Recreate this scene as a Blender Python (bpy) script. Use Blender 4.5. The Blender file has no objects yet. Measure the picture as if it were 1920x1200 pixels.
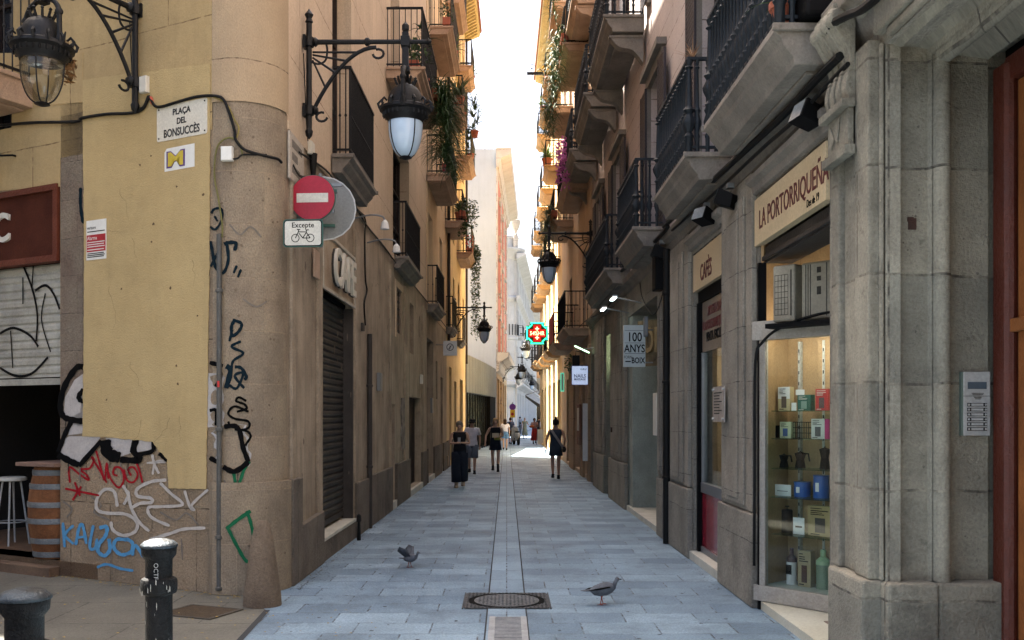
import bpy, math, random
from mathutils import Matrix, Vector
R = math.radians
random.seed(7)
C = bpy.context.scene
COL = C.collection
# ------------------------------------------------------------ camera, sky, sun
FPX, VX, VY, CH = 1800.0, 950.0, 778.0, 1.75      # focal length in photo pixels, vanishing point, eye height
cam = bpy.data.cameras.new('camera'); cam_o = bpy.data.objects.new('camera', cam); COL.objects.link(cam_o)
cam_o.location = (0, 0, CH); cam_o.rotation_euler = (R(90), 0, 0)
cam.sensor_width = 36; cam.lens = 36 * FPX / 1920; cam.shift_x = (960 - VX) / 1920; cam.shift_y = (VY - 600) / 1920
cam.clip_end = 2000; cam.clip_start = .05
C.camera = cam_o
SUN_EL, SUN_AZ = 60.0, 50.0       # azimuth measured from straight ahead towards the left
w = bpy.data.worlds.new("World"); C.world = w; w.use_nodes = True
nt = w.node_tree; nt.nodes.clear()
sky = nt.nodes.new('ShaderNodeTexSky'); sky.sky_type = 'NISHITA'; sky.sun_disc = False
sky.sun_elevation = R(SUN_EL); sky.sun_rotation = R(-SUN_AZ); sky.air_density = 1.0; sky.dust_density = 8.0; sky.ozone_density = 1.2
bg = nt.nodes.new('ShaderNodeBackground'); bg.inputs[1].default_value = .05
wo = nt.nodes.new('ShaderNodeOutputWorld')
nt.links.new(sky.outputs[0], bg.inputs[0]); nt.links.new(bg.outputs[0], wo.inputs[0])
sl = bpy.data.lights.new('sun', 'SUN'); sl.energy = 4.2; sl.angle = R(.5); sl.color = (1, .93, .82)
so = bpy.data.objects.new('sun', sl); COL.objects.link(so)
d = Vector((-math.sin(R(SUN_AZ)) * math.cos(R(SUN_EL)), math.cos(R(SUN_AZ)) * math.cos(R(SUN_EL)), math.sin(R(SUN_EL))))
so.rotation_euler = d.to_track_quat('Z', 'Y').to_euler(); so.location = (0, 0, 60)
C.view_settings.view_transform = 'Standard'; C.view_settings.look = 'None'
C.view_settings.exposure = 3.55; C.view_settings.gamma = 1.0
try:
    C.cycles.max_bounces = 8; C.cycles.diffuse_bounces = 5; C.cycles.transparent_max_bounces = 16
except Exception: pass

# ------------------------------------------------------------ materials
MATS = {}
def mat(name, c1, c2=None, scale=2.5, rough=.85, bump=.25, bscale=45, metal=0, streak=0, brick=None, coord='Object',
        emit=None, spec=.4, dirt=0, fine=.18, contrast=1.0, jit=0):
    if name in MATS: return MATS[name]
    m = bpy.data.materials.new(name); m.use_nodes = True; MATS[name] = m
    t = m.node_tree; N = t.nodes; L = t.links; N.clear()
    out = N.new('ShaderNodeOutputMaterial'); b = N.new('ShaderNodeBsdfPrincipled'); L.new(b.outputs[0], out.inputs[0])
    b.inputs['Roughness'].default_value = rough; b.inputs['Metallic'].default_value = metal
    b.inputs['Specular IOR Level'].default_value = spec
    tc = N.new('ShaderNodeTexCoord'); V = tc.outputs[coord]
    def noise(sc, det=5, rg=.6, vec=None, lo=.3, hi=.7):
        n = N.new('ShaderNodeTexNoise'); n.inputs['Scale'].default_value = sc; n.inputs['Detail'].default_value = det
        n.inputs['Roughness'].default_value = rg; L.new(vec or V, n.inputs['Vector'])
        r = N.new('ShaderNodeMapRange'); r.inputs[1].default_value = lo; r.inputs[2].default_value = hi
        L.new(n.outputs[0], r.inputs[0]); return r.outputs[0]
    def mix(f, a, c, mode='MIX'):
        x = N.new('ShaderNodeMix'); x.data_type = 'RGBA'; x.blend_type = mode
        for s_, v in ((x.inputs[0], f), (x.inputs[6], a), (x.inputs[7], c)):
            if hasattr(v, 'links'): L.new(v, s_)
            elif isinstance(v, tuple): s_.default_value = (*v, 1)
            else: s_.default_value = v
        return x.outputs[2]
    def mul(a, k):
        x = N.new('ShaderNodeMath'); x.operation = 'MULTIPLY'; L.new(a, x.inputs[0]); x.inputs[1].default_value = k; return x.outputs[0]
    c2 = c2 or tuple(v * .72 for v in c1)
    col = mix(mul(noise(scale), contrast), c1, c2)
    h = None
    if brick:      # (width, height, mortar, mortar colour, variation, offset)
        bw, bh, mo, mc, var, off = brick
        sp = N.new('ShaderNodeSeparateXYZ'); L.new(V, sp.inputs[0]); cb = N.new('ShaderNodeCombineXYZ')
        wob = N.new('ShaderNodeTexNoise'); wob.inputs['Scale'].default_value = 1.7; L.new(V, wob.inputs['Vector'])
        wm = N.new('ShaderNodeMath'); wm.operation = 'MULTIPLY_ADD'; L.new(wob.outputs[0], wm.inputs[0]); wm.inputs[1].default_value = .05 + jit
        L.new(sp.outputs[0], cb.inputs[0]); L.new(sp.outputs[1 if coord == 'UV' or name.startswith('pave') else 2], wm.inputs[2]); L.new(wm.outputs[0], cb.inputs[1])
        br = N.new('ShaderNodeTexBrick'); L.new(cb.outputs[0], br.inputs['Vector']); br.inputs['Scale'].default_value = 1
        br.inputs['Brick Width'].default_value = bw; br.inputs['Row Height'].default_value = bh; br.inputs['Mortar Size'].default_value = mo
        br.inputs['Mortar Smooth'].default_value = .25; br.offset = off; br.inputs['Bias'].default_value = 0
        br.inputs['Color1'].default_value = (1 - var, 1 - var * .9, 1 - var * .8, 1); br.inputs['Color2'].default_value = (1, 1, 1, 1)
        br.inputs['Mortar'].default_value = (1, 1, 1, 1)
        col = mix(1.0, col, br.outputs[0], 'MULTIPLY')
        nz = noise(9, 3, .6, None, .35, .6)
        mm = N.new('ShaderNodeMath'); mm.operation = 'MULTIPLY'; L.new(br.outputs[1], mm.inputs[0]); L.new(nz, mm.inputs[1])
        col = mix(mm.outputs[0], col, mc)
        h = mul(br.outputs[1], -1.4)
    if streak:
        mp = N.new('ShaderNodeMapping'); mp.inputs['Scale'].default_value = (7, 7, .55); L.new(V, mp.inputs[0])
        col = mix(mul(noise(1, 6, .65, mp.outputs[0], .5, .78), streak), col, tuple(v * .42 for v in c1))
        mp2 = N.new('ShaderNodeMapping'); mp2.inputs['Scale'].default_value = (3, 3, .35); mp2.inputs['Location'].default_value = (3, 1, 5); L.new(V, mp2.inputs[0])
        col = mix(mul(noise(1, 4, .6, mp2.outputs[0], .52, .8), streak * .5), col, tuple(min(1, v * 1.5 + .03) for v in c1))
    if dirt:
        col = mix(mul(noise(1.1, 7, .7, None, .52, .72), dirt), col, tuple(v * .4 for v in c2))
        col = mix(mul(noise(6.5, 7, .75, None, .6, .74), dirt), col, tuple(v * .35 for v in c2))
    fn = noise(bscale, 4, .7)
    g = N.new('ShaderNodeMapRange'); g.inputs[3].default_value = 1 - fine; g.inputs[4].default_value = 1 + fine * .6; L.new(fn, g.inputs[0])
    vm = N.new('ShaderNodeVectorMath'); vm.operation = 'SCALE'; L.new(col, vm.inputs[0]); L.new(g.outputs[0], vm.inputs[3])
    L.new(vm.outputs[0], b.inputs['Base Color'])
    if bump or h:
        bp = N.new('ShaderNodeBump'); bp.inputs['Strength'].default_value = min(1, bump * 1.6); bp.inputs['Distance'].default_value = .012
        hh = fn
        big = noise(7, 5, .7); ad = N.new('ShaderNodeMath'); ad.operation = 'MULTIPLY_ADD'; L.new(big, ad.inputs[0]); ad.inputs[1].default_value = 1.4; L.new(fn, ad.inputs[2]); hh = ad.outputs[0]
        if h:
            a2 = N.new('ShaderNodeMath'); a2.operation = 'ADD'; L.new(hh, a2.inputs[0]); L.new(mul(h, 2.2), a2.inputs[1]); hh = a2.outputs[0]
        L.new(hh, bp.inputs['Height']); L.new(bp.outputs[0], b.inputs['Normal'])
    if emit:
        b.inputs['Emission Color'].default_value = (*emit[:3], 1); b.inputs['Emission Strength'].default_value = emit[3]
    return m
SPOT = 1
def flat(name, c, rough=.5, metal=0, emit=None, spec=.4):
    return mat(name, c, tuple(v * .88 for v in c), scale=14, rough=rough, metal=metal, bump=.03, bscale=80, fine=.05, emit=emit, spec=spec)
def glass(name, tint=(.8, .9, .9), alpha=.82, rough=.03):
    if name in MATS: return MATS[name]
    m = bpy.data.materials.new(name); m.use_nodes = True; MATS[name] = m
    t = m.node_tree; N = t.nodes; L = t.links; N.clear()
    out = N.new('ShaderNodeOutputMaterial'); tr = N.new('ShaderNodeBsdfTransparent'); gl = N.new('ShaderNodeBsdfGlossy')
    tr.inputs[0].default_value = (*tint, 1); gl.inputs['Roughness'].default_value = rough
    fr = N.new('ShaderNodeFresnel'); fr.inputs[0].default_value = 1.5
    mp = N.new('ShaderNodeMath'); mp.operation = 'MULTIPLY_ADD'; L.new(fr.outputs[0], mp.inputs[0]); mp.inputs[1].default_value = .5; mp.inputs[2].default_value = (1 - alpha) * .15
    mx = N.new('ShaderNodeMixShader'); L.new(mp.outputs[0], mx.inputs[0]); L.new(tr.outputs[0], mx.inputs[1]); L.new(gl.outputs[0], mx.inputs[2])
    L.new(mx.outputs[0], out.inputs[0]); return m

STONE_C, STONE_D = (.235, .16, .095), (.15, .10, .062)
m_yel = mat('yellow_plaster', (.44, .32, .155), (.34, .245, .12), 1.3, streak=.3, dirt=.3, bump=.12, brick=(2.1, .95, .008, (.16, .10, .045), .03, .3), fine=.1)
m_patch = mat('repainted_plaster', (.48, .36, .175), (.40, .295, .14), 1.3, dirt=.22, streak=.12, bump=.2, bscale=60, fine=.07)
m_base = mat('base_stone', (.37, .275, .18), (.24, .175, .115), 1.6, dirt=.55, brick=(.62, .84, .007, (.10, .07, .045), .16, .4), bump=.45, fine=.3)
m_col = mat('column_stone', (.40, .315, .215), (.25, .19, .135), 1.9, dirt=.5, brick=(.85, .52, .006, (.34, .26, .18), .2, .5), bump=.4, coord='UV', fine=.3)
m_colp = mat('column_plaster', (.42, .315, .20), (.35, .26, .165), 1.5, dirt=.2, bump=.15, brick=(3.1, 1.05, .007, (.12, .08, .05), .05, .5), coord='UV')
m_street = mat('street_plaster', (.43, .35, .26), (.24, .19, .14), 1.5, streak=.95, dirt=.6, bump=.25, fine=.22)
m_upper = mat('upper_plaster', (.60, .47, .335), (.50, .385, .275), .8, streak=.3, dirt=.15, bump=.12, brick=(2.6, 1.1, .008, (.16, .10, .06), .04, .5))
m_plinth = mat('plinth_stone', (.20, .165, .13), (.12, .098, .078), 2.2, dirt=.5, bump=.5, brick=(.95, 2, .01, (.05, .04, .03), .2, .5), fine=.3)
m_orange = mat('orange_plaster', (.66, .50, .32), (.56, .42, .265), .9, streak=.35, dirt=.12, bump=.12)
m_cream = mat('cream_plaster', (.66, .49, .25), (.56, .41, .2), .9, streak=.25, dirt=.1, bump=.1)
m_rstone = mat('right_stone', (.33, .30, .245), (.20, .18, .148), 1.7, dirt=.55, bump=.5, brick=(1.7, .62, .005, (.07, .06, .05), .14, .5), fine=.3)
m_rport = mat('portal_stone', (.33, .30, .235), (.18, .16, .125), 1.9, dirt=.9, streak=.35, bump=.4, brick=(1.1, .66, .009, (.11, .095, .075), .28, .5), fine=.25)
m_rpink = mat('pink_plaster', (.54, .45, .41), (.44, .37, .34), .9, streak=.25, dirt=.15, bump=.12, brick=(6.0, .34, .008, (.14, .09, .075), .05, .5))
m_rbrown = mat('brown_plaster', (.58, .43, .295), (.46, .33, .225), 1.0, streak=.4, dirt=.2, bump=.15)
m_rcream = mat('pale_cream_plaster', (.72, .52, .27), (.62, .44, .22), 1.0, streak=.25, dirt=.1, bump=.1)
m_white_wall = mat('white_party_wall', (.45, .49, .53), (.40, .435, .47), .25, streak=.18, dirt=.12, bump=.08)
m_redwall = mat('red_render', (.58, .22, .14), (.50, .18, .115), 1.0, bump=.1)
m_palestone = mat('pale_stone', (.62, .56, .47), (.50, .44, .36), .9, dirt=.15, brick=(.9, .5, .02, (.28, .22, .17), .06, .5), bump=.2)
m_ornate = mat('white_carved_stone', (.52, .53, .53), (.41, .415, .41), .9, dirt=.12, bump=.15)
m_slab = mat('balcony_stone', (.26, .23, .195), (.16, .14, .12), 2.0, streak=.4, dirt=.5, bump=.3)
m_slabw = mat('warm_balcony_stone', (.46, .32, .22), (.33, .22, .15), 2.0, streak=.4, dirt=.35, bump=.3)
m_iron = mat('black_iron', (.006, .0066, .0078), (.010, .0105, .012), 9, rough=.5, bump=.1, spec=.22)
m_irong = mat('dark_green_iron', (.016, .022, .028), (.009, .013, .018), 9, rough=.55, bump=.1, spec=.25)
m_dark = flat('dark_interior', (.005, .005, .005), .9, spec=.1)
m_darkwood = mat('dark_shutter_wood', (.03, .018, .015), (.018, .011, .01), 4, rough=.6, spec=.25)
m_rubber = flat('black_cable', (.007, .007, .007), .6, spec=.2)
m_grey = flat('grey_metal', (.22, .23, .24), .45, .6)
m_white = flat('white_paint', (.72, .72, .69), .5)
m_offw = flat('off_white', (.62, .60, .53), .5)
m_black = flat('black_paint', (.003, .003, .0035), .65, spec=.12)
m_shut = mat('dirty_shutter_metal', (.06, .052, .048), (.03, .026, .024), 3, rough=.55, metal=.3, streak=.4, dirt=.5, bump=.15)
m_shutp = mat('pale_shutter_metal', (.50, .49, .43), (.30, .29, .25), 3, rough=.5, metal=.15, dirt=.5, bump=.1, streak=.3)
m_mar = mat('sill_marble', (.62, .60, .52), (.42, .40, .33), 2.2, rough=.45, bump=.05)
m_leaf = mat('leaf_green', (.055, .105, .03), (.025, .055, .018), 6, rough=.55, bump=0)
m_leafl = mat('leaf_light_green', (.14, .24, .05), (.07, .13, .03), 6, rough=.55, bump=0)
m_leafd = mat('leaf_dry', (.20, .10, .035), (.11, .06, .02), 6, rough=.7, bump=0)
m_flower = mat('pink_flower', (.55, .14, .40), (.40, .09, .30), 6, rough=.7, bump=0)
m_terra = mat('terracotta', (.38, .11, .06), (.28, .08, .045), 5, rough=.8)
m_steel = mat('brushed_steel', (.44, .45, .45), (.36, .37, .37), 12, rough=.4, metal=.3, bump=.03)
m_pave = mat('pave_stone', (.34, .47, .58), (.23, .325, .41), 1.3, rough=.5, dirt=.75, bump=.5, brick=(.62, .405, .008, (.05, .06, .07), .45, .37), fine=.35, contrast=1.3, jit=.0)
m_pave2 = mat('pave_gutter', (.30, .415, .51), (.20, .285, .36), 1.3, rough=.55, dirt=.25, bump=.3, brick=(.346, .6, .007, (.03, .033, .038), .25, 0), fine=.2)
m_plaza = mat('pave_plaza', (.17, .165, .135), (.105, .10, .085), 1.0, rough=.65, dirt=.35, bump=.3, brick=(1.3, .9, .009, (.035, .033, .03), .15, .4), fine=.3)
g_shop = glass('shop_glass', (.95, .985, .97), .98)
g_dark = mat('dark_window_glass', (.03, .035, .042), (.02, .022, .028), 2, rough=.08, bump=0, spec=.8, fine=0)
g_lamp = mat('frosted_lamp_glass', (.50, .64, .80), (.42, .55, .70), 3, rough=.12, bump=0, spec=.6, fine=0)

# ------------------------------------------------------------ mesh builder
class MB:
    def __init__(s): s.v = []; s.f = []; s.ix = []
    def add(s, vs, fs):
        o = len(s.v); s.ix.append((o, len(s.f))); s.v += [tuple(p) for p in vs]; s.f += [tuple(i + o for i in f) for f in fs]; return o
    def box(s, x0, x1, y0, y1, z0, z1):
        x0, x1 = sorted((x0, x1)); y0, y1 = sorted((y0, y1)); z0, z1 = sorted((z0, z1))
        s.add([(x0, y0, z0), (x1, y0, z0), (x1, y1, z0), (x0, y1, z0), (x0, y0, z1), (x1, y0, z1), (x1, y1, z1), (x0, y1, z1)],
              [(0, 3, 2, 1), (4, 5, 6, 7), (0, 1, 5, 4), (1, 2, 6, 5), (2, 3, 7, 6), (3, 0, 4, 7)]); return s
    def cbox(s, c, sz): return s.box(c[0] - sz[0] / 2, c[0] + sz[0] / 2, c[1] - sz[1] / 2, c[1] + sz[1] / 2, c[2] - sz[2] / 2, c[2] + sz[2] / 2)
    def quad(s, a, b, c, d): s.add([a, b, c, d], [(0, 1, 2, 3)]); return s
    def tube(s, pts, r, n=8, cap=True):
        pts = [Vector(p) for p in pts]
        rs = r if isinstance(r, (list, tuple)) else [r] * len(pts)
        up = None; rings = []
        for i, p in enumerate(pts):
            t = (pts[min(i + 1, len(pts) - 1)] - pts[max(i - 1, 0)])
            if t.length < 1e-9: t = Vector((0, 0, 1))
            t.normalize()
            if up is None: up = Vector((0, 0, 1)) if abs(t.z) < .9 else Vector((1, 0, 0))
            a = (up - t * up.dot(t)); a = a.normalized() if a.length > 1e-6 else t.orthogonal().normalized()
            up = a; b = t.cross(a)
            rings.append([p + (a * math.cos(2 * math.pi * k / n) + b * math.sin(2 * math.pi * k / n)) * rs[i] for k in range(n)])
        vs = [q for rg in rings for q in rg]; fs = []
        for i in range(len(pts) - 1):
            for k in range(n):
                k2 = (k + 1) % n; fs.append((i * n + k, i * n + k2, (i + 1) * n + k2, (i + 1) * n + k))
        if cap: fs += [tuple(range(n - 1, -1, -1)), tuple(range((len(pts) - 1) * n, len(pts) * n))]
        s.add(vs, fs); return s
    def lathe(s, prof, c=(0, 0, 0), n=16, sx=1, sy=1, axis='z'):
        vs = []; fs = []
        for (r, z) in prof:
            for k in range(n):
                a = 2 * math.pi * k / n; x = math.cos(a) * r * sx; y = math.sin(a) * r * sy
                q = (x, y, z) if axis == 'z' else ((x, z, y) if axis == 'y' else (z, x, y))
                vs.append((q[0] + c[0], q[1] + c[1], q[2] + c[2]))
        for i in range(len(prof) - 1):
            for k in range(n):
                k2 = (k + 1) % n; fs.append((i * n + k, i * n + k2, (i + 1) * n + k2, (i + 1) * n + k))
        fs += [tuple(range(n - 1, -1, -1)), tuple(range((len(prof) - 1) * n, len(prof) * n))]
        s.add(vs, fs); return s
    def loft(s, rings, n=14):      # rings: (center, rx, ry) in horizontal ellipses
        vs = []; fs = []
        for c, rx, ry in rings:
            for k in range(n):
                a = 2 * math.pi * k / n; vs.append((c[0] + math.cos(a) * rx, c[1] + math.sin(a) * ry, c[2]))
        for i in range(len(rings) - 1):
            for k in range(n):
                k2 = (k + 1) % n; fs.append((i * n + k, i * n + k2, (i + 1) * n + k2, (i + 1) * n + k))
        fs += [tuple(range(n - 1, -1, -1)), tuple(range((len(rings) - 1) * n, len(rings) * n))]
        s.add(vs, fs); return s
    def prism(s, poly, y0, y1):     # poly in (x,z), extruded along y
        n = len(poly); vs = [(x, y0, z) for x, z in poly] + [(x, y1, z) for x, z in poly]
        fs = [tuple(range(n)), tuple(range(2 * n - 1, n - 1, -1))] + [(i, i + n, (i + 1) % n + n, (i + 1) % n) for i in range(n)]
        s.add(vs, fs); return s
    def xprism(s, poly, x0, x1):    # poly in (y,z), extruded along x
        n = len(poly); vs = [(x0, y, z) for y, z in poly] + [(x1, y, z) for y, z in poly]
        fs = [tuple(range(n)), tuple(range(2 * n - 1, n - 1, -1))] + [(i, i + n, (i + 1) % n + n, (i + 1) % n) for i in range(n)]
        s.add(vs, fs); return s
    def disc(s, c, r, t, n=28):     # disc facing -y
        s.lathe([(r, -t / 2), (r, t / 2)], c, n, axis='y'); return s
    def build(s, name, m, parent=None, M=None, smooth=False, bevel=0, kind=None):
        me = bpy.data.meshes.new(name); me.from_pydata(s.v, [], s.f); me.materials.append(m)
        import bmesh
        bm = bmesh.new(); bm.from_mesh(me); bmesh.ops.recalc_face_normals(bm, faces=bm.faces); bm.to_mesh(me); bm.free()
        if smooth:
            for p in me.polygons: p.use_smooth = True
        o = bpy.data.objects.new(name, me); COL.objects.link(o)
        if smooth == 'edge':
            try: me.set_sharp_from_angle(angle=R(38))
            except Exception: pass
        if bevel:
            b = o.modifiers.new('bevel', 'BEVEL'); b.width = bevel; b.segments = 2; b.limit_method = 'ANGLE'; b.angle_limit = R(50)
        place(o, parent, M)
        if kind: o['kind'] = kind
        return o
    def pieces(s, name, m, parent=None, M=None, per=1, **k):      # one object for every `per` shapes added
        ix = s.ix + [(len(s.v), len(s.f))]; r = []
        for i in range(0, len(ix) - 1, per):
            j = min(i + per, len(ix) - 1); q = MB(); q.v = s.v[ix[i][0]:ix[j][0]]; q.f = [tuple(a - ix[i][0] for a in f) for f in s.f[ix[i][1]:ix[j][1]]]
            r.append(q.build(name, m, parent, M, **k))
        return r
WM = {}
def place(o, parent=None, M=None):
    if M is None: M = WM[parent.name] if parent else Matrix.Identity(4)
    WM[o.name] = M
    if parent:
        o.parent = parent; o.matrix_local = WM[parent.name].inverted() @ M
    else: o.matrix_world = M
def tag(o, label, cat, group=None):
    o['label'] = label; o['category'] = cat
    if group: o['group'] = group
    return o
def thing(name, label, cat, M, group=None):
    o = bpy.data.objects.new(name, None); COL.objects.link(o); o.empty_display_size = .1
    place(o, None, M); return tag(o, label, cat, group)
def dup(root, M, label, group=None):
    r = root.copy(); COL.objects.link(r); r.matrix_world = M; WM[r.name] = M; r['label'] = label
    if group: r['group'] = group
    for ch in list(root.children):
        c = ch.copy(); COL.objects.link(c); c.parent = r
        for g in list(ch.children):
            e = g.copy(); COL.objects.link(e); e.parent = c
    return r
def T(x, y, z, rz=0, sc=1): return Matrix.Translation((x, y, z)) @ Matrix.Rotation(rz, 4, 'Z') @ Matrix.Scale(sc, 4)
class Frame:        # a vertical plane: x along it (to the right seen from outside), y into the wall, z up
    def __init__(s, o, u):
        s.o = Vector(o); s.u = Vector(u).normalized(); s.v = Vector((-s.u.y, s.u.x)); s.ang = math.atan2(s.u.y, s.u.x)
        s.M = T(s.o.x, s.o.y, 0, s.ang)
    def px(s, px, py, d=0):
        r = Vector(((px - VX) / FPX, 1)); O = s.o + s.v * d; t = O.dot(s.v) / r.dot(s.v)
        P = r * t; return ((P - s.o).dot(s.u), CH + t * (VY - py) / FPX)
    def at(s, a, h, d=0): p = s.o + s.u * a + s.v * d; return T(p.x, p.y, h, s.ang)
    def w(s, a, h, d=0): p = s.o + s.u * a + s.v * d; return Vector((p.x, p.y, h))
def gpx(px, py, h=0):     # point of the ground (or of height h) seen at a pixel
    z = (CH - h) * FPX / (py - VY); return ((px - VX) / FPX * z, z)
def at_depth(px, py, z): return ((px - VX) / FPX * z, z, CH + (VY - py) / FPX * z)

def wall(name, m, root, fr, s0, s1, h0, h1, holes=(), t=.25, d=0, edges=True):
    mb = MB(); xs = sorted({s0, s1, *[v for a in holes for v in a[:2]]}); zs = sorted({h0, h1, *[v for a in holes for v in a[2:4]]})
    xs = [x for x in xs if s0 <= x <= s1]; zs = [z for z in zs if h0 <= z <= h1]
    for i in range(len(xs) - 1):
        for j in range(len(zs) - 1):
            cx, cz = (xs[i] + xs[i + 1]) / 2, (zs[j] + zs[j + 1]) / 2
            if any(a[0] < cx < a[1] and a[2] < cz < a[3] for a in holes): continue
            mb.quad((xs[i], d, zs[j]), (xs[i + 1], d, zs[j]), (xs[i + 1], d, zs[j + 1]), (xs[i], d, zs[j + 1]))
    for a in holes:
        x0, x1, z0, z1 = a[:4]; y0, y1 = d, d + t
        mb.quad((x0, y0, z0), (x0, y1, z0), (x0, y1, z1), (x0, y0, z1)); mb.quad((x1, y0, z0), (x1, y0, z1), (x1, y1, z1), (x1, y1, z0))
        mb.quad((x0, y0, z1), (x0, y1, z1), (x1, y1, z1), (x1, y0, z1)); mb.quad((x0, y0, z0), (x1, y0, z0), (x1, y1, z0), (x0, y1, z0))
    if edges:
        y1 = d + t + .4
        for x in (s0, s1): mb.quad((x, d, h0), (x, y1, h0), (x, y1, h1), (x, d, h1))
        mb.quad((s0, d, h1), (s1, d, h1), (s1, y1, h1), (s0, y1, h1))
    return mb.build(name, m, root, fr.M)
def window(root, fr, x0, x1, z0, z1, d=.2, fm=None, louvre=False, shutters=None, name='window'):
    fm = fm or m_darkwood; mb = MB(); w_ = .06
    mb.box(x0, x0 + w_, d - .03, d + .04, z0, z1); mb.box(x1 - w_, x1, d - .03, d + .04, z0, z1)
    mb.box(x0, x1, d - .028, d + .038, z1 - w_, z1); mb.box(x0, x1, d - .028, d + .038, z0, z0 + w_)
    xm = (x0 + x1) / 2; mb.box(xm - .04, xm + .04, d - .035, d + .03, z0, z1)
    for k in (.33, .66): zz = z0 + (z1 - z0) * k; mb.box(x0, x1, d - .02, d + .02, zz - .02, zz + .02)
    if louvre:
        n = int((z1 - z0) / .07)
        for k in range(n): zz = z0 + (k + .5) * (z1 - z0) / n; mb.add([(x0, d - .03, zz - .03), (x1, d - .03, zz - .03), (x1, d + .01, zz + .03), (x0, d + .01, zz + .03)], [(0, 1, 2, 3)])
    o = mb.build(name, fm, root, fr.M)
    MB().box(x0 + .02, x1 - .02, d + .045, d + .06, z0 + .02, z1 - .02).build('pane', g_dark, o)
    if shutters:
        s_ = MB(); 
        for sx, dr in ((x0, -1), (x1, 1)):
            wd = (x1 - x0) * .46; a, b = sorted((sx, sx + dr * wd)); s_.box(a, a + .05, -.05, -.012, z0, z1); s_.box(b - .05, b, -.05, -.012, z0, z1)
            n = int((z1 - z0) / .06)
            for k in range(n): zz = z0 + (k + .5) * (z1 - z0) / n; s_.box(a + .04, b - .04, -.045, -.02, zz - .022, zz + .022)
        s_.build('shutter', shutters, o)
    return o
BAL = [(.022, 0), (.022, .16), (.03, .18), (.016, .22), (.038, .30), (.042, .34), (.02, .42), (.036, .46), (.02, .5), (.018, .6), (.013, .9), (.026, .92), (.013, .94), (.022, 1.0)]
def balcony(root, fr, s0, s1, h, dep, rail=1.0, style='bar', sm=None, im=None, t=.16, step=.11, corb=0, cloth=None):
    sm = sm or m_slab; im = im or m_iron
    mb = MB(); prof = [(0.0, h - t - .02), (-dep + .14, h - t - .02), (-dep + .13, h - t + .03), (-dep + .06, h - t * .55), (-dep + .05, h - t * .4), (-dep, h - .05), (-dep, h), (0.0, h)]
    mb.xprism(prof, s0, s1)
    for e0, e1 in ((s0 - .035, s0 - .001), (s1 + .001, s1 + .035)): mb.box(e0, e1, -dep - .02, -.002, h - .055, h - .004)
    mb.box(s0 + .12, s1 - .12, -dep + .25, -.03, h - t - .045, h - t - .021)
    if corb:
        for k in range(corb):
            cx = s0 + .18 + (s1 - s0 - .36) * (k / (corb - 1) if corb > 1 else .5)
            pts = []
            for q in range(11): a = q / 10; pts.append((-dep * .82 * (1 - a) ** 1.0 - .03, h - t - .047 - .42 * a - .06 * math.sin(a * 6.28)))
            mb.xprism([(0, h - t - .047)] + pts + [(0, h - t - .5)], cx - .09, cx + .09)
            mb.box(cx - .11, cx + .11, -dep * .86, -.001, h - t - .09, h - t - .0465)
    o = mb.build('balcony', sm, root, fr.M, bevel=.008)
    rb = MB(); y = -dep + .05; z1 = h + rail
    rb.box(s0 + .03, s1 - .03, y - .022, y + .022, z1 - .03, z1); rb.box(s0 + .03, s0 + .074, y + .022, 0, z1 - .03, z1); rb.box(s1 - .074, s1 - .03, y + .022, 0, z1 - .03, z1)
    rb.box(s0 + .03, s1 - .03, y - .015, y + .015, h + .05, h + .075); rb.box(s0 + .037, s0 + .067, y + .015, 0, h + .05, h + .075); rb.box(s1 - .067, s1 - .037, y + .015, 0, h + .05, h + .075)
    def bar(x, yy, post=False):
        if style == 'baluster':
            k = 1.75 if post else 1.0
            rb.lathe([(r * k, h + .0 + z * (rail - .03)) for r, z in BAL], (x, yy, 0), 8)
        else:
            rb.tube([(x, yy, h + .0), (x, yy, z1 - .02)], .014 if post else .0085, 5)
            if not post: rb.lathe([(.01, h + .48), (.02, h + .5), (.01, h + .52)], (x, yy, 0), 5)
    n = max(2, int((s1 - s0 - .1) / step))
    for k in range(n + 1): bar(s0 + .052 + (s1 - s0 - .104) * k / n, y, k in (0, n))
    m_ = max(1, int(dep / step))
    for k in range(1, m_ + 1):
        yy = y + (dep - .05) * k / m_ - .02
        for x in (s0 + .052, s1 - .052): bar(x, yy)
    r_ = rb.build('railing', im, o, smooth='edge')
    if cloth: 
        cb = MB(); nn = 18
        for q in range(nn): 
            xa, xb = s0 + (s1 - s0) * q / nn, s0 + (s1 - s0) * (q + 1) / nn; ya = y - .03 - .01 * math.sin(q * 2.1); yb = y - .03 - .01 * math.sin((q + 1) * 2.1)
            cb.quad((xa, ya, h + .08), (xb, yb, h + .08), (xb, yb, z1 - .02), (xa, ya, z1 - .02))
            cb.quad((xa, ya + .006, h + .08), (xb, yb + .006, h + .08), (xb, yb + .006, z1 - .02), (xa, ya + .006, z1 - .02))
        cb.build('railing_cloth', cloth, o)
    return o
def text(s, m, parent, M, size, cond=1.0, ext=.004, off=0.0, name='lettering', align='LEFT', space=1.0):
    cu = bpy.data.curves.new('t', 'FONT'); cu.body = s; cu.size = size; cu.extrude = ext; cu.offset = off; cu.align_x = align; cu.space_character = space
    cu.resolution_u = 3
    o = bpy.data.objects.new('t', cu); COL.objects.link(o); bpy.context.view_layer.update()
    me = bpy.data.meshes.new_from_object(o.evaluated_get(bpy.context.evaluated_depsgraph_get()))
    bpy.data.objects.remove(o); bpy.data.curves.remove(cu)
    me.name = name; me.materials.clear(); me.materials.append(m)
    for v in me.vertices: x, y, z = v.co; v.co = (x * cond, -z, y)
    o = bpy.data.objects.new(name, me); COL.objects.link(o); place(o, parent, M); return o
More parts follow.
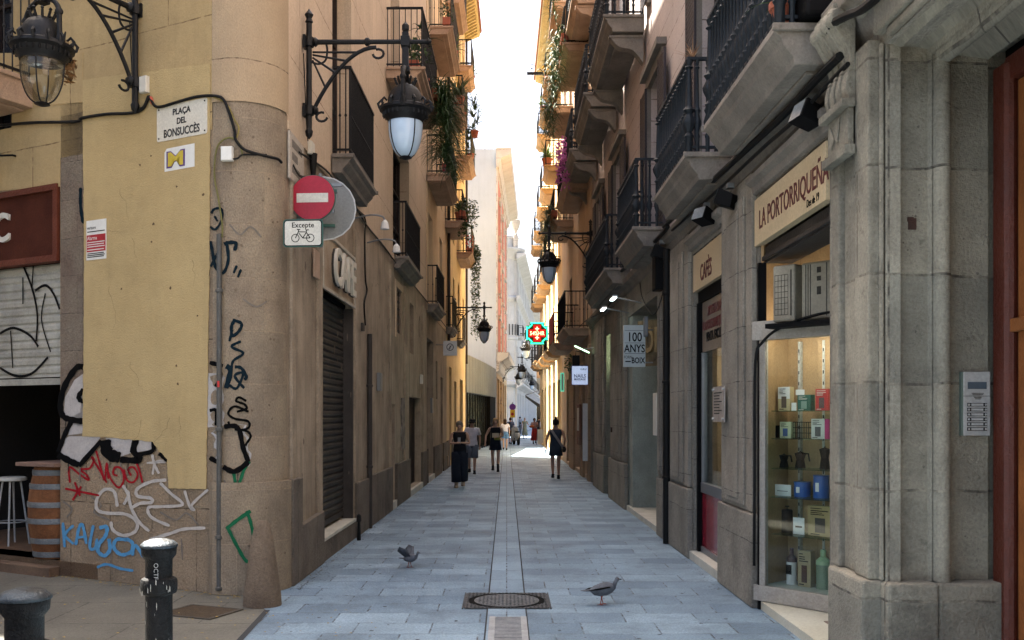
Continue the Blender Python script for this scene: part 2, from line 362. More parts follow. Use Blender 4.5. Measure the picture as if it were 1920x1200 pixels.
def smooth_pts(pts, sub=6):
    P = [Vector(p) for p in pts]; 
    if len(P) < 3: return P
    out = []
    for i in range(len(P) - 1):
        p0, p1, p2, p3 = P[max(i - 1, 0)], P[i], P[i + 1], P[min(i + 2, len(P) - 1)]
        for k in range(sub):
            t = k / sub; out.append(.5 * ((2 * p1) + (p2 - p0) * t + (2 * p0 - 5 * p1 + 4 * p2 - p3) * t * t + (3 * p1 - p0 - 3 * p2 + p3) * t ** 3))
    return out + [P[-1]]
# ------------------------------------------------------------ frames of the street
FL = Frame((-2.36, 0), (.0125, 1)); FR = Frame((2.33, 0), (.005, -1)); FF = Frame((-2.857, 9.4), (.8825, -.47))
def XL(y): return -2.36 + .0125 * y
def XR(y): return 2.33 - .005 * y
def sL(px): return FL.px(px, VY)[0]
def hL(px, py): return FL.px(px, py)[1]
def sR(px): return FR.px(px, VY)[0]
def hR(px, py): return FR.px(px, py)[1]
def zR(px): return -sR(px)

# ------------------------------------------------------------ ground
def sheet(name, m, x0, x1, y0, y1, z):
    o = MB().quad((x0, y0, z), (x1, y0, z), (x1, y1, z), (x0, y1, z)).build(name, m); o['kind'] = 'structure'; return o
sheet('ground', m_plaza, -150, 150, -60, 300, -.004)
g = MB(); P = [(-1.58, 5.5), (3.4, 5.5), (3.4, 20), (2.6, 58), (6, 62), (10, 150), (2, 150), (-.5, 80), (-3.5, 60), (-3.5, 42), (-2.1, 40), (-2.5, 9.2), (-1.98, 8.55)]
P[0] = (-1.66, 1.5); P[1] = (3.4, 1.5); P[-1] = (-2.15, 8.6)
g.add([(x, y, .0) for x, y in P], [tuple(range(len(P)))]); o = g.build('street_paving', m_pave); o['kind'] = 'structure'
x0, x1 = -.173, .173
g = MB(); g.quad((x0, 1.5, .004), (x1, 1.5, .004), (x1, 58, .004), (x0, 58, .004)); o = g.build('gutter_paving', m_pave2); o['kind'] = 'structure'
g = MB()
for x in (x0, x1): g.quad((x - .007, 1.5, .0065), (x + .007, 1.5, .0065), (x + .007, 58, .0065), (x - .007, 58, .0065))
m_joint = flat('joint_dirt', (.03, .034, .038), .9)
o = g.build('gutter_joints', m_joint); o['kind'] = 'structure'
g = MB(); g.add([(-1.72, 1.5, .003), (-1.66, 1.5, .003), (-2.12, 8.6, .003), (-2.17, 8.6, .003)], [(0, 1, 2, 3)]); o = g.build('pavement_joint', m_joint); o['kind'] = 'structure'
# manhole
m_cast = mat('cast_iron_cover', (.13, .135, .14), (.06, .06, .062), 14, rough=.5, metal=.4, bump=.8, bscale=55, dirt=.4, fine=.5)
xa, ya = gpx(868, 1142.5); xb, yb = gpx(1032, 1142.5); yc = gpx(950, 1113)[1]
mx, my, ms = (xa + xb) / 2, (ya + yc) / 2, (xb - xa) / 2
MHH = (yc - ya) / 2
t = thing('manhole_cover', 'square framed cast iron manhole cover with a round lid in the middle of the paving', 'manhole cover', T(mx, my, 0))
def ridges(mb, r, z, half=None):
    st = .036; n = int(r / st)
    for i in range(-n, n + 1):
        for j in range(-n, n + 1):
            x, y = i * st, j * st
            if half: 
                if max(abs(x) / half[0], abs(y) / half[1]) > .95 or math.hypot(x, y) < half[2]: continue
            elif math.hypot(x, y) > r: continue
            a = .011; b = .004
            if (i + j) % 2: a, b = b, a
            mb.box(x - a, x + a, y - b, y + b, z, z + .004)
m_ = MB()
N_ = 48
vs = []; fs = []
for k in range(N_):
    a = 2 * math.pi * k / N_; vs.append((math.cos(a) * .365, math.sin(a) * .365, .009))
    c_, s_ = math.cos(a), math.sin(a); q = 1 / max(abs(c_) / ms, abs(s_) / MHH); vs.append((c_ * q, s_ * q, .009))
for k in range(N_): k2 = (k + 1) % N_; fs.append((2 * k, 2 * k + 1, 2 * k2 + 1, 2 * k2))
m_.add(vs, fs); 
for cx, cy in ((-ms, -MHH), (ms, -MHH), (ms, MHH), (-ms, MHH)):
    pass
ridges(m_, ms * 1.2, .009, (ms, MHH, .36)); m_.box(-ms - .012, -ms, -MHH, MHH, 0, .012); m_.box(ms, ms + .012, -MHH, MHH, 0, .012)
m_.build('frame', m_cast, t)
MB().lathe([(.365, .0072), (.365, .0078)], (0, 0, 0), 40).build('gap_ring', m_dark, t)
l_ = MB().lathe([(.305, .008), (.305, .0105), (.29, .0115), (.0, .0115)][:3], (0, 0, 0), 40); ridges(l_, .285, .0115); l_.build('lid', mat('lid_iron', (.19, .20, .21), (.10, .105, .11), 10, rough=.5, metal=.4, bump=.6, dirt=.4, fine=.4), t)
# gutter grate
gx0, gy0 = gpx(918, 1160); gx1 = gpx(987, 1160)[0]
t = thing('gutter_grate', 'slotted steel drain grate in the central gutter, just below the manhole cover', 'drain grate', T(0, 5.5, 0))
b_ = MB(); m_gr = mat('galvanised_grate', (.40, .41, .42), (.26, .27, .28), 8, rough=.4, metal=.6, bump=.1, dirt=.3)
y = gy0; k = 0
while y > 4.2:
    for xa in (gx0 + .0, gx1 - .05): b_.box(xa, xa + .05, y - .49 - 5.5, y - 5.5, .008, .02)
    for q in range(20): yy = y - .012 - q * .0245 - 5.5; b_.box(gx0 + .05, gx1 - .05, yy - .012, yy, .008, .02 - .003 * (q % 2))
    y -= .5
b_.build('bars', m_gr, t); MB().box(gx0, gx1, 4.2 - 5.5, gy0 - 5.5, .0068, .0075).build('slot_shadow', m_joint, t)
# square soil grate near the corner
t = thing('square_drain_cover', 'dirty square sunken drain cover full of leaves beside the guard stone', 'drain cover', T(-2.72, 8.52, 0, R(-22)))
b_ = MB().box(-.27, .27, -.21, .21, -.003, .005); b_.build('cover', mat('rusty_cover', (.05, .035, .022), (.09, .06, .03), 20, dirt=.6, bump=.6), t)
b_ = MB(); [b_.box(-.29 + (.55 if i else 0), -.26 + (.55 if i else 0), -.23, .23, -.003, .009) for i in (0, 1)]; [b_.box(-.26, .26, -.23 + .44 * i, -.21 + .44 * i, -.003, .009) for i in (0, 1)]
b_.build('rim', mat('rim_stone', (.09, .08, .065), dirt=.3), t)
# fallen leaves (stuff)
lf = MB(); rnd = random.Random(3)
for k in range(420):
    if k < 190: x = rnd.uniform(-4.6, -1.0); y = rnd.uniform(5.2, 8.6 if x > -2.6 else 9.3 - (x + 2.8) * .5)
    elif k < 330:
        s = rnd.uniform(-2.6, .4); p = FF.w(s, 0, -abs(rnd.gauss(0, .09)) - .02); x, y = p.x, p.y
    else: y = rnd.uniform(9.5, 22); x = XL(y) + abs(rnd.gauss(0, .1)) + .03
    a = rnd.uniform(0, 6.28); l = rnd.uniform(.010, .022); wd = l * .5; z = .006 + rnd.random() * .006; up = rnd.uniform(0, .006)
    ca, sa = math.cos(a), math.sin(a)
    if k > 330: l *= .6; wd *= .6
    lf.add([(x - ca * l, y - sa * l, z), (x + sa * wd, y - ca * wd, z + up), (x + ca * l, y + sa * l, z), (x - sa * wd, y + ca * wd, z + .002)], [(0, 1, 2, 3)])
o = lf.build('fallen_leaves', mat('yellow_leaf', (.50, .36, .10), (.22, .14, .05), 5)); o['kind'] = 'stuff'; o['label'] = 'small yellow fallen leaves scattered on the pavement'; o['category'] = 'leaves'

# ------------------------------------------------------------ corner building (left)
tF = .72; det = FF.u.x * FL.u.y - FF.u.y * FL.u.x
dO = FL.o - FF.o; sK = (dO.x * FL.u.y - dO.y * FL.u.x) / det; K = FF.o + FF.u * sK
turn = math.acos(max(-1, min(1, FF.u.dot(FL.u)))); RC = tF / math.tan(turn / 2); CC = K - FF.u * tF + FF.v * RC
s_end = sK - tF; sLK = (K - FL.o).dot(FL.u); sL0 = sLK + tF
root = thing('corner_building', 'ochre plastered corner building with a rounded stone corner and graffiti at its foot', 'building', T(K.x, K.y, 0))
A0 = math.atan2(-FF.v.y, -FF.v.x); A1 = A0 + turn
def corner(name, m, r, h0, h1, parent, top=False):
    n = 26; mb = MB(); uv = []
    for k in range(n + 1):
        a = A0 + (A1 - A0) * k / n; x, y = CC.x + math.cos(a) * r, CC.y + math.sin(a) * r
        mb.v += [(x, y, h0), (x, y, h1), (CC.x + math.cos(a) * (r - .2), CC.y + math.sin(a) * (r - .2), h1)]
    for k in range(n): i = 3 * k; mb.f.append((i, i + 3, i + 4, i + 1)); mb.f.append((i + 1, i + 4, i + 5, i + 2))
    o = mb.build(name, m, parent, Matrix.Identity(4), smooth='edge'); me = o.data; uvl = me.uv_layers.new(name='UVMap')
    for lp in me.loops:
        v = me.vertices[lp.vertex_index].co; a = math.atan2(v.y - CC.y, v.x - CC.x); a = (a - A0) % (2 * math.pi)
        uvl.data[lp.index].uv = (a * RC * 1.6, v.z)
    return o
hcs = FF.px(403, 192)[1]
corner('corner_column', m_col, RC, 0, hcs, root); corner('corner_plaster', m_colp, RC + .012, hcs, 18, root)
corner('corner_plinth', m_col, RC + .045, 0, 1.09, root)
# facade on the square
o0s, o0h = FF.px(0, 352); so1 = FF.px(113, 600)[0]; hst = FF.px(100, 1060)[1]
def hF(px, py): return FF.px(px, py)[1]
def sF(px): return FF.px(px, 600)[0]
h_sign0 = hF(60, 352); h_sign1 = hF(60, 495); h_sh = hF(60, 718); h_floor = .16
bal_s0, bal_s1 = FF.px(-160, 300)[0], FF.px(38, 300)[0]
wall('front_wall', m_base, root, FF, -22, s_end, 0, 4.55, [(-5.5, so1, h_floor, h_sign0)], t=.3)
wall('front_wall_upper', m_yel, root, FF, -22, s_end, 4.55, 18, [(-4.2, -3.1, 5.0, 7.3)], t=.3, d=-.006, edges=False)
window(root, FF, -4.2, -3.1, 5.0, 7.3)
# yellow render patches as 8 mm coats
def rough_edge(pts, j=.8):
    rr_ = random.Random(5); out = []
    for i in range(len(pts)):
        a, b = pts[i], pts[(i + 1) % len(pts)]; n = max(1, int(math.hypot(b[0] - a[0], b[1] - a[1]) / 7))
        for k in range(n): q = k / n; out.append((a[0] + (b[0] - a[0]) * q + rr_.uniform(-j, j), a[1] + (b[1] - a[1]) * q + rr_.uniform(-j, j)))
    return out
def coat(name, m, pts, d, th=.008):
    mb = MB(); mb.prism([FF.px(*p) for p in (rough_edge(pts) if name == 'render_coat' else pts)], d - th, d - .0005); return mb.build(name, m, root, FF.M)
coat('render_coat', m_patch, [(157, 150), (396, 120), (394, 500), (388, 917), (318, 915), (315, 862), (306, 850), (300, 846), (288, 828), (200, 820), (157, 818), (160, 500)], -.0065)
coat('upper_coat', m_yel, [(-40, 205), (40, 203), (157, 192), (157, 100), (-40, 100)], -.0065, .006)
coat('lintel_coat', m_yel, [(-60, 282), (10, 277), (114, 274), (113, 350), (-60, 362)], -.0005, .006)
# raised stone band around the opening
mb = MB()
for a, b in (((115, 192), (157, 1000)),): 
    s_, e_ = sF(115), sF(156)
    mb.box(s_, e_, -.006, -.0005, hF(136, 820), hF(136, 193))
mb.build('opening_surround', mat('surround_stone', (.235, .195, .145), (.17, .115, .085), 2.2, dirt=.5, brick=(2, .41, .006, (.09, .07, .05), .2, .5), bump=.4, fine=.3), root, FF.M)
# sign board of the bar
mb = MB().box(-5.3, sF(104), .02, .06, h_sign1 + .06, h_sign0 - .06); wd = mat('mahogany_board', (.085, .024, .013), (.05, .013, .008), 3, rough=.75, streak=.2, bump=.1, spec=.12)
sb = mb.build('sign_board', wd, root, FF.M)
mb = MB(); a = sF(110); mb.box(-5.3, a, -.03, .08, h_sign0 - .07, h_sign0 - .004); mb.box(-5.3, a, -.03, .08, h_sign1, h_sign1 + .07); mb.box(a - .07, a, -.025, .075, h_sign1 + .07, h_sign0 - .07)
mb.build('sign_frame', mat('mahogany_frame', (.14, .036, .018), (.09, .022, .012), 3, rough=.6, spec=.2), sb)
sc, hc = FF.px(-13, 455); text('C', m_offw, sb, FF.at(sc - .02, hc, .01), .46, .98, .018, .008)
# roller shutter
def shutter(name, m, parent, fr, x0, x1, z0, z1, d, pitch=.075, M=None, amp=.014):
    mb = MB(); n = int((z1 - z0) / pitch); vs = []; fs = []; prof = []
    for k in range(n + 1):
        z = z1 - k * pitch
        for q, dz in ((0, 0), (1, .25), (1, .7), (0, .9)):
            zz = z - dz * pitch
            if zz >= z0: prof.append((d - amp * q, zz))
    for y, z in prof: vs += [(x0, y, z), (x1, y, z)]
    for i in range(len(prof) - 1): fs.append((2 * i, 2 * i + 1, 2 * i + 3, 2 * i + 2))
    mb.add(vs, fs); mb.box(x0, x1, d - .02, d + .01, z0 - .07, z0 + .002); return mb.build(name, m, parent, fr.M)
shp = shutter('roller_shutter', m_shutp, root, FF, -5.45, so1 - .01, h_sh + .05, h_sign1, .12, .095)
# interior of the bar
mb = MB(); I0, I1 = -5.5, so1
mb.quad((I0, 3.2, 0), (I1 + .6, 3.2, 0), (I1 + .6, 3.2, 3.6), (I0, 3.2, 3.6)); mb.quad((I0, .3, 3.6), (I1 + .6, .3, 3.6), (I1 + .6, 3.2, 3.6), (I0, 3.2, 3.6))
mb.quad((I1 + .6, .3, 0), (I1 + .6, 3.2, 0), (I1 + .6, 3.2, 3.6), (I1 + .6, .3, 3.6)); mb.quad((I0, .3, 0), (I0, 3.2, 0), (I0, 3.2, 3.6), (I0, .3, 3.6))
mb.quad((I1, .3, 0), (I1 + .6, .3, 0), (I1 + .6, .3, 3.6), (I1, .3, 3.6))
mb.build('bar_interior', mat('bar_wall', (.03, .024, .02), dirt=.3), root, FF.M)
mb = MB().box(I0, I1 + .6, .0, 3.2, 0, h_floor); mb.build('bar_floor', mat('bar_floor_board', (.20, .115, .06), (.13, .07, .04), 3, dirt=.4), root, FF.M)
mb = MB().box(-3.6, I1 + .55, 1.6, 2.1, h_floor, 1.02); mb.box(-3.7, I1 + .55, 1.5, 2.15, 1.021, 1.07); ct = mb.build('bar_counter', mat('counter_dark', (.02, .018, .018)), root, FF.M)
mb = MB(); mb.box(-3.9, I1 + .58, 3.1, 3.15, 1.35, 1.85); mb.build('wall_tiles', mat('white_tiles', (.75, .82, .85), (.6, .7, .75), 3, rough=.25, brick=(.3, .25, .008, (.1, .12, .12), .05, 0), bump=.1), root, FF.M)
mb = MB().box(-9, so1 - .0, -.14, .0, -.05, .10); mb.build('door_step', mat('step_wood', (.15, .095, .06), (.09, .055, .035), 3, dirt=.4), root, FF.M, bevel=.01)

# ---- street side wall
SE = sL(800)                       # end of the first building along the street
a1, a2 = sL(600), sL(661); hA = 3.25
slot1 = (sL(731), sL(740), .14, 1.95); gr1 = (sL(742), sL(753), 3.35, 4.22); gr2 = (sL(768), sL(775.5), 3.1, 4.2)
dr2 = (sL(765), sL(789), .14, 2.15); dr3 = (sL(797), sL(812), .14, 3.75); sm_ = (sL(786), sL(788.5), 3.6, 4.1)
H5 = 4.72
holes = [(a1, a2, .28, 3.98), slot1, gr1, gr2, sm_, dr2]
wall('street_wall_lower', m_street, root, FL, sL0, SE, 0, H5, holes, t=.22)
w1 = (sL(622) + .1, sL(660), 5.08, 7.9); w2 = (sL(738), sL(768), 4.85, 7.2); w3 = (sL(735) - .1, sL(735) + 1.2, 8.0, 10.4)
wall('street_wall_upper', m_upper, root, FL, sL0, SE, H5, 18, [w1, w2, w3, (12.2, 13.4, 8.2, 10.4)], t=.3, d=.012, edges=False)
for w_ in (w1, w2, w3, (12.2, 13.4, 8.2, 10.4)): window(root, FL, *w_, d=.24)
# course line / pilaster strips
mb = MB().box(sL0, SE, -.02, .010, H5 - .05, H5 + .04); mb.build('string_course', m_upper, root, FL.M)
mb = MB()
for p0, p1 in ((542, 549), (592, 600), (662, 672), (729.5, 731), (757, 764), (790, 797)):
    mb.box(sL(p0), sL(p1), -.035, -.0005, .0, 4.4)
mb.pieces('wall_strip', m_street, root, FL.M, bevel=.006)
mb = MB(); mb.prism([(sL(556), .0), (sL(598), 0), (sL(598), .62), (sL(556), .58)], -.07, -.001); mb.box(sL0 - .01, sL(556), -.072, -.001, 0, 1.09)
for p0, p1, h in ((662, 686, .78), (690, 731, .80), (740, 765, .82), (789, 797, .85)): mb.box(sL(p0), sL(p1), -.06, -.001, 0, h)
mb.pieces('plinth', m_plinth, root, FL.M, bevel=.012)
# step & shutter door
mb = MB().box(a1 + .0, a2, -.045, .16, -.02, .24); st = mb.build('door_sill', m_plinth, root, FL.M, bevel=.008); MB().box(a1, a2, -.055, .16, .241, .285).build('sill_edge', m_mar, st, bevel=.006)
shutter('roller_shutter', m_shut, root, FL, a1 + .02, a2 - .02, .40, hA, .14, .085, amp=.02)
mb = MB(); 
for x in (a1, a2 - .045): mb.box(x, x + .045, -.01, .15, .286, 3.25)
mb.pieces('shutter_guide', m_shut, root, FL.M)
MB().box(a1 + .02, a2 - .02, .1, .16, 3.251, 3.30).build('shutter_lintel', m_dark, root, FL.M)
m_cafe = mat('peeling_board', (.52, .44, .33), (.22, .12, .06), 1.6, rough=.4, dirt=.4, streak=.35, bump=.2)
sg = thing('cafe_sign', 'weathered wooden fascia sign reading CAFE above the roller shutter', 'shop sign', FL.at((a1 + a2) / 2, 3.62))
L_ = (a2 - a1) / 2
MB().box(-L_, L_, -.02, .02, -.32, .35).build('board', m_cafe, sg)
mb = MB(); mb.box(-L_, L_, -.045, -.021, .32, .36); mb.box(-L_, L_, -.045, -.021, -.36, -.32); mb.box(-L_, -L_ + .04, -.043, -.021, -.32, .32); mb.box(L_ - .04, L_, -.043, -.021, -.32, .32)
mb.build('trim', mat('pale_trim', (.55, .50, .42), dirt=.4), sg)
text('CAFE', m_offw, sg, sg.matrix_world @ T(-.55, -.055, -.21), .66, .98, .03, .012); text('CAFE', mat('letter_side', (.05, .045, .04)), sg, sg.matrix_world @ T(-.55, -.03, -.21), .66, .98, .02, .014, name='letter_backing')
# slots, grilles and small doors
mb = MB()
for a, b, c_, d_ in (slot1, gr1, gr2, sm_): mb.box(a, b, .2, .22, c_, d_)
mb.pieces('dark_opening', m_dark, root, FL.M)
gm = MB(); a, b, c_, d_ = gr1
for k in range(6): zz = c_ + (d_ - c_) * (k + .5) / 6; gm.box(a, b, .04, .055, zz - .02, zz + .02)
for k in range(3): xx = a + (b - a) * (k + .5) / 3; gm.box(xx - .012, xx + .012, .03, .045, c_, d_)
gm.build('vent_grille', m_shut, root, FL.M)
gf = MB(); gf.box(a - .12, a, -.02, -.001, c_ - .1, d_ + .12); gf.box(a, b + .1, -.02, -.001, d_, d_ + .12); gf.build('grille_surround', m_upper, root, FL.M)
shutter('roller_shutter', m_shut, root, FL, dr2[0] + .02, dr2[0] + 1.35, .2, 2.13, .18, .08)
MB().box(dr2[0] + 1.36, dr2[1], .15, .21, .14, 2.15).build('door', m_darkwood, root, FL.M)
MB().box(dr2[0], dr2[1], -.06, .15, 0, .139).build('door_sill', m_mar, root, FL.M, bevel=.006); MB().box(slot1[0], slot1[1], -.05, .15, 0, .139).build('slot_sill', m_mar, root, FL.M)
mb = MB(); a = sL(751); pts = []
for k in range(9): pts.append((a + .05 * math.sin(k * 1.9), 1.05 + k * .13))
mb.prism(pts + [(a + .55 + .04 * math.cos(k * 2.3), 2.1 - k * .13) for k in range(9)], -.03, -.002); mb.build('torn_poster', mat('torn_paper', (.30, .26, .22), (.06, .05, .05), 5, dirt=.5), root, FL.M)
# shallow first-floor balconies
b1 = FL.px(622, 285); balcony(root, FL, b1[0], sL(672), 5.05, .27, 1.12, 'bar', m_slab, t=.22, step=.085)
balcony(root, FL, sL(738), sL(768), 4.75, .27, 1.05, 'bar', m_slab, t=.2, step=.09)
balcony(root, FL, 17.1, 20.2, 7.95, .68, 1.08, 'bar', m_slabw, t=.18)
# --- second building (orange) and third (cream)
S1, S2, S3 = SE, 31.4, 42.5
r2 = thing('orange_building', 'orange plastered building with planted balconies on the left side of the street', 'building', FL.at(S1, 0))
hh = [dr3 if dr3[0] > S1 - .01 else (S1 + .05, dr3[1], .14, 3.75), (sL(817), sL(820), 2.2, 3.3), (sL(826), sL(830), .2, 2.9)]
up = []
for h in (4.75, 8.0, 12.1): up += [(25.0, 26.2, h, h + 2.3), (28.5, 29.6, h, h + 2.3)]
wall('front_wall', m_street, r2, FL, S1, S2, 0, 4.45, hh, t=.3, edges=False)
wall('front_wall_upper', m_orange, r2, FL, S1, S2, 4.45, 18, up, t=.3, d=-.01)
for u_ in up: window(r2, FL, *u_, d=.22)
for a, b, c_, d_ in hh: MB().box(a, b, .25, .28, c_, d_).build('door', m_darkwood, r2, FL.M)
mb = MB(); [mb.box(a, b, -.05, -.001, 0, .88) for a, b in ((S1 + .0, hh[0][0]), (hh[0][1], sL(826)), (sL(830), S2))if b > a]; mb.pieces('plinth', m_plinth, r2, FL.M, bevel=.01)
MB().box(hh[0][0], hh[0][1], -.05, .2, 0, .139).build('door_sill', m_mar, r2, FL.M)
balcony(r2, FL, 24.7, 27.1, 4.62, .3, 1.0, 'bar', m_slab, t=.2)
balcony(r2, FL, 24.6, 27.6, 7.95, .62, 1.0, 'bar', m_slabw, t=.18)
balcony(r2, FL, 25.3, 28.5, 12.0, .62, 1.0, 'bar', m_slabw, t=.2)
r3 = thing('cream_building', 'cream yellow building with an overhanging eave on the left of the street', 'building', FL.at(S2, 0))
hh = [(32.6, 33.7, .15, 3.4), (35.2, 36.4, .15, 3.0), (38.4, 40.6, .15, 3.2)]; up = []
for h in (4.6, 7.95, 11.6, 15.05): up += [(31.6, 32.6, h, h + 2.3), (34.4, 35.3, h, h + 2.1), (37.2, 38.2, h, h + 2.3), (40.4, 41.3, h, h + 2.1)]
wall('front_wall', m_cream, r3, FL, S2, S3, 0, 18.6, hh + up, t=.3)
for u_ in up: window(r3, FL, *u_, d=.2)
for a, b, c_, d_ in hh: MB().box(a, b, .22, .25, c_, d_).build('door', m_darkwood, r3, FL.M)
mb = MB(); [mb.box(a, b, -.04, -.001, 0, .9) for a, b in ((S2, 32.6), (33.7, 35.2), (36.4, 38.4), (40.6, S3))]; mb.pieces('plinth', m_plinth, r3, FL.M)
for (a, b, h) in ((30.6, 32.8, 7.95), (30.6, 32.8, 11.6), (30.6, 33.2, 15.1), (36.5, 39.2, 7.95), (36.4, 39.4, 11.6), (36.5, 39.0, 15.05)):
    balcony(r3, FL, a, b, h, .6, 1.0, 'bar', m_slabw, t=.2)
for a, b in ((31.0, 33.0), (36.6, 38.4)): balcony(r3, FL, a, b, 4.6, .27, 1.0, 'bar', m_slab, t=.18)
m_eave = mat('eave_timber', (.50, .40, .18), (.36, .28, .12), 5, streak=.2)
mb = MB(); mb.xprism([(0, 18.35), (-.62, 18.6), (-.66, 18.75), (0, 18.75)], S2, S3 + .3)
k = S2
while k < S3: mb.xprism([(-.01, 18.2), (-.55, 18.5), (-.55, 18.6), (-.01, 18.4)], k, k + .09); k += .32
ev = mb.build('eave', m_eave, r3, FL.M)
mb = MB(); k = S2
while k < S3 + .2: mb.tube([(k, -.72, 18.78), (k, 1.5, 19.1)], .09, 6); k += .22
mb.build('roof_tiles', mat('roof_tile', (.30, .13, .07), dirt=.4), ev)
mb = MB(); mb.tube([(31.5, -.07, 4), (31.5, -.07, 18.3)], .05, 8); mb.tube([(42.3, -.07, 4), (42.3, -.07, 18.3)], .05, 8); mb.pieces('drainpipe', m_shut, r3, FL.M)
# ------------------------------------------------------------ far left: party wall building with glass annex
FA = Frame((-1.78, 42.6), (1.16, 14.4)); FP = Frame((-9, 57.2), (1, 0)); Fs = Frame((-.62, 57.2), (.62, 18))
Fs_len = math.hypot(.62, 18)
r4 = thing('party_wall_building', 'tall building with a blank white party wall, brick red side and a glass ground floor', 'building', T(-.62, 57.2, 0))
wall('party_wall', m_white_wall, r4, FP, 0, 8.38, 0, 17.6, t=.3)
hs = []
for h in (5.6, 9.4, 13.0): hs += [(3.2, 4.6, h, h + 2.2), (8.2, 9.6, h, h + 2.2), (13.0, 14.4, h, h + 2.2)]
wall('side_wall', m_redwall, r4, Fs, 0, Fs_len, 4.6, 16.4, hs, t=.25, edges=False); 
for u_ in hs: 
    window(r4, Fs, *u_, d=.15, fm=m_palestone)
    mb = MB(); a, b, c_, d_ = u_; mb.box(a - .2, b + .2, -.12, .0, d_, d_ + .2); mb.box(a - .2, b + .2, -.15, 0, c_ - .15, c_); mb.build('window_hood', m_palestone, r4, Fs.M)
gh = [(1.6, 4.4, .2, 4.0), (5.6, 8.4, .2, 4.0), (9.6, 12.4, .2, 4.0), (13.4, 16.4, .2, 4.0)]
m_tan = mat('tan_stone', (.50, .33, .16), (.40, .26, .13), 1, dirt=.15, brick=(1.2, .5, .015, (.25, .16, .09), .06, .5))
wall('ground_floor_wall', m_tan, r4, Fs, 0, Fs_len, 0, 4.6, gh, t=.3, edges=False)
for u_ in gh: window(r4, Fs, *u_, d=.2, name='shop_window')
mb = MB()
for a, b in ((0, 1.0), (6.3, 7.0), (11.3, 12.0), (17.0, Fs_len)): mb.box(a, b, -.06, -.001, 4.6, 16.4)
mb.pieces('quoins', m_palestone, r4, Fs.M)
mb = MB(); mb.xprism([(0, 16.4), (-.15, 16.5), (-.3, 17.0), (-.85, 17.2), (-.9, 17.6), (0, 17.6)], -.3, Fs_len + .5); mb.xprism([(0, 4.3), (-.15, 4.4), (-.2, 4.9), (-.7, 5.2), (-.75, 5.5), (0, 5.5)], 0, Fs_len * .8)
mb.pieces('cornice', m_palestone, r4, Fs.M)
mb = MB(); 
for k in range(9): x = 3.5 + k * .6; mb.tube([(x, .3, 17.6), (x, .3, 18.4)], .025, 4)
mb.tube([(3.4, .3, 18.4), (8.35, .3, 18.4)], .03, 4); mb.tube([(3.4, .3, 18.0), (8.35, .3, 18.0)], .02, 4); mb.build('roof_railing', m_grey, r4, FP.M)
mb = MB(); [mb.disc((x, -.02, 9.35), .09, .04, 14) for x in (5.15, 5.75)]; mb.disc((6.2, -.02, 16.95), .1, .04, 14); mb.build('wall_vents', m_black, r4, FP.M)
# glass annex, slightly curved
m_fascia = mat('reflective_fascia', (.17, .20, .215), (.07, .085, .092), 1.2, rough=.3, metal=0, bump=.05, streak=.8, spec=.35, fine=.1)
La = 14.45; n = 14; mb = MB(); mg = MB(); mfr = MB(); 
def bow(s): return .0 - .08 * math.sin(math.pi * s / La)
for k in range(n):
    a, b = La * k / n, La * (k + 1) / n - .03; ya, yb = bow(a), bow(b)
    mb.add([(a, ya, 2.78), (b, yb, 2.78), (b, yb, 4.45), (a, ya, 4.45), (a, ya + .05, 2.78), (b, yb + .05, 2.78), (b, yb + .05, 4.45), (a, ya + .05, 4.45)], [(0, 1, 2, 3), (7, 6, 5, 4), (0, 4, 5, 1), (3, 2, 6, 7), (0, 3, 7, 4), (1, 5, 6, 2)])
    mg.quad((a, ya + .3, .1), (b + .03, yb + .3, .1), (b + .03, yb + .3, 2.78), (a, ya + .3, 2.78))
    mfr.box(a - .04, a + .04, ya + .22, ya + .3, 0, 2.78)
mb.build('fascia_panels', m_fascia, r4, FA.M); gl = mg.build('shopfront_glass', mat('shopfront_reflection_glass', (.20, .25, .24), (.05, .07, .06), 1.6, rough=.08, bump=0, spec=1, fine=0), r4, FA.M); mfr.build('mullions', m_black, r4, FA.M)  # pale green mottling in the glass colour stands in for reflections
mb = MB().quad((0, 0, 2.775), (La, 0, 2.775), (La, 4, 2.775), (0, 4, 2.775)); mb.quad((0, .05, 4.4), (La, .05, 4.4), (La, 4, 4.4), (0, 4, 4.4)); mb.quad((0, 0, 0), (0, 5, 0), (0, 5, 4.4), (0, 0, 4.4)); mb.build('annex_roof', m_grey, r4, FA.M)
MB().box(La - 4.0, La - .8, -.03, .28, .1, 2.77).build('dark_entrance', m_dark, r4, FA.M)
# ------------------------------------------------------------ ornate white building beyond the bend
Fo = Frame((.9, 84.5), (3.6, 60)); Fp = Frame((-6, 84), (1, 0))
r5 = thing('ornate_white_building', 'pale carved stone corner building with balustrade at the end of the street', 'building', T(.6, 84, 0))
H_ = 16.2
hs = []
for i in range(14):
    for h in (.3, 5.0, 8.8, 12.4): hs.append((1.6 + i * 4.1, 2.9 + i * 4.1, h, h + (3.4 if h < 1 else 2.4)))
wall('side_wall', m_ornate, r5, Fo, 0, 60, 0, H_, hs, t=.3)
for i, u_ in enumerate(hs):
    window(r5, Fo, *u_, d=.2, fm=m_white)
for h, pr in ((4.4, .55), (12.0, .35), (H_ - .5, .8)): MB().xprism([(0, h - .35), (-pr * .4, h - .2), (-pr, h), (-pr, h + .18), (0, h + .18)], -.8, 60).build('cornice', m_ornate, r5, Fo.M)
for i in range(12):
    balcony(r5, Fo, 1.2 + i * 4.1, 3.3 + i * 4.1, 5.0, .7, .95, 'bar', m_ornate, t=.25, step=.3, corb=2)
    if i % 2 == 0: balcony(r5, Fo, 1.2 + i * 4.1, 3.3 + i * 4.1, 8.8, .5, .95, 'bar', m_ornate, t=.2, step=.3)
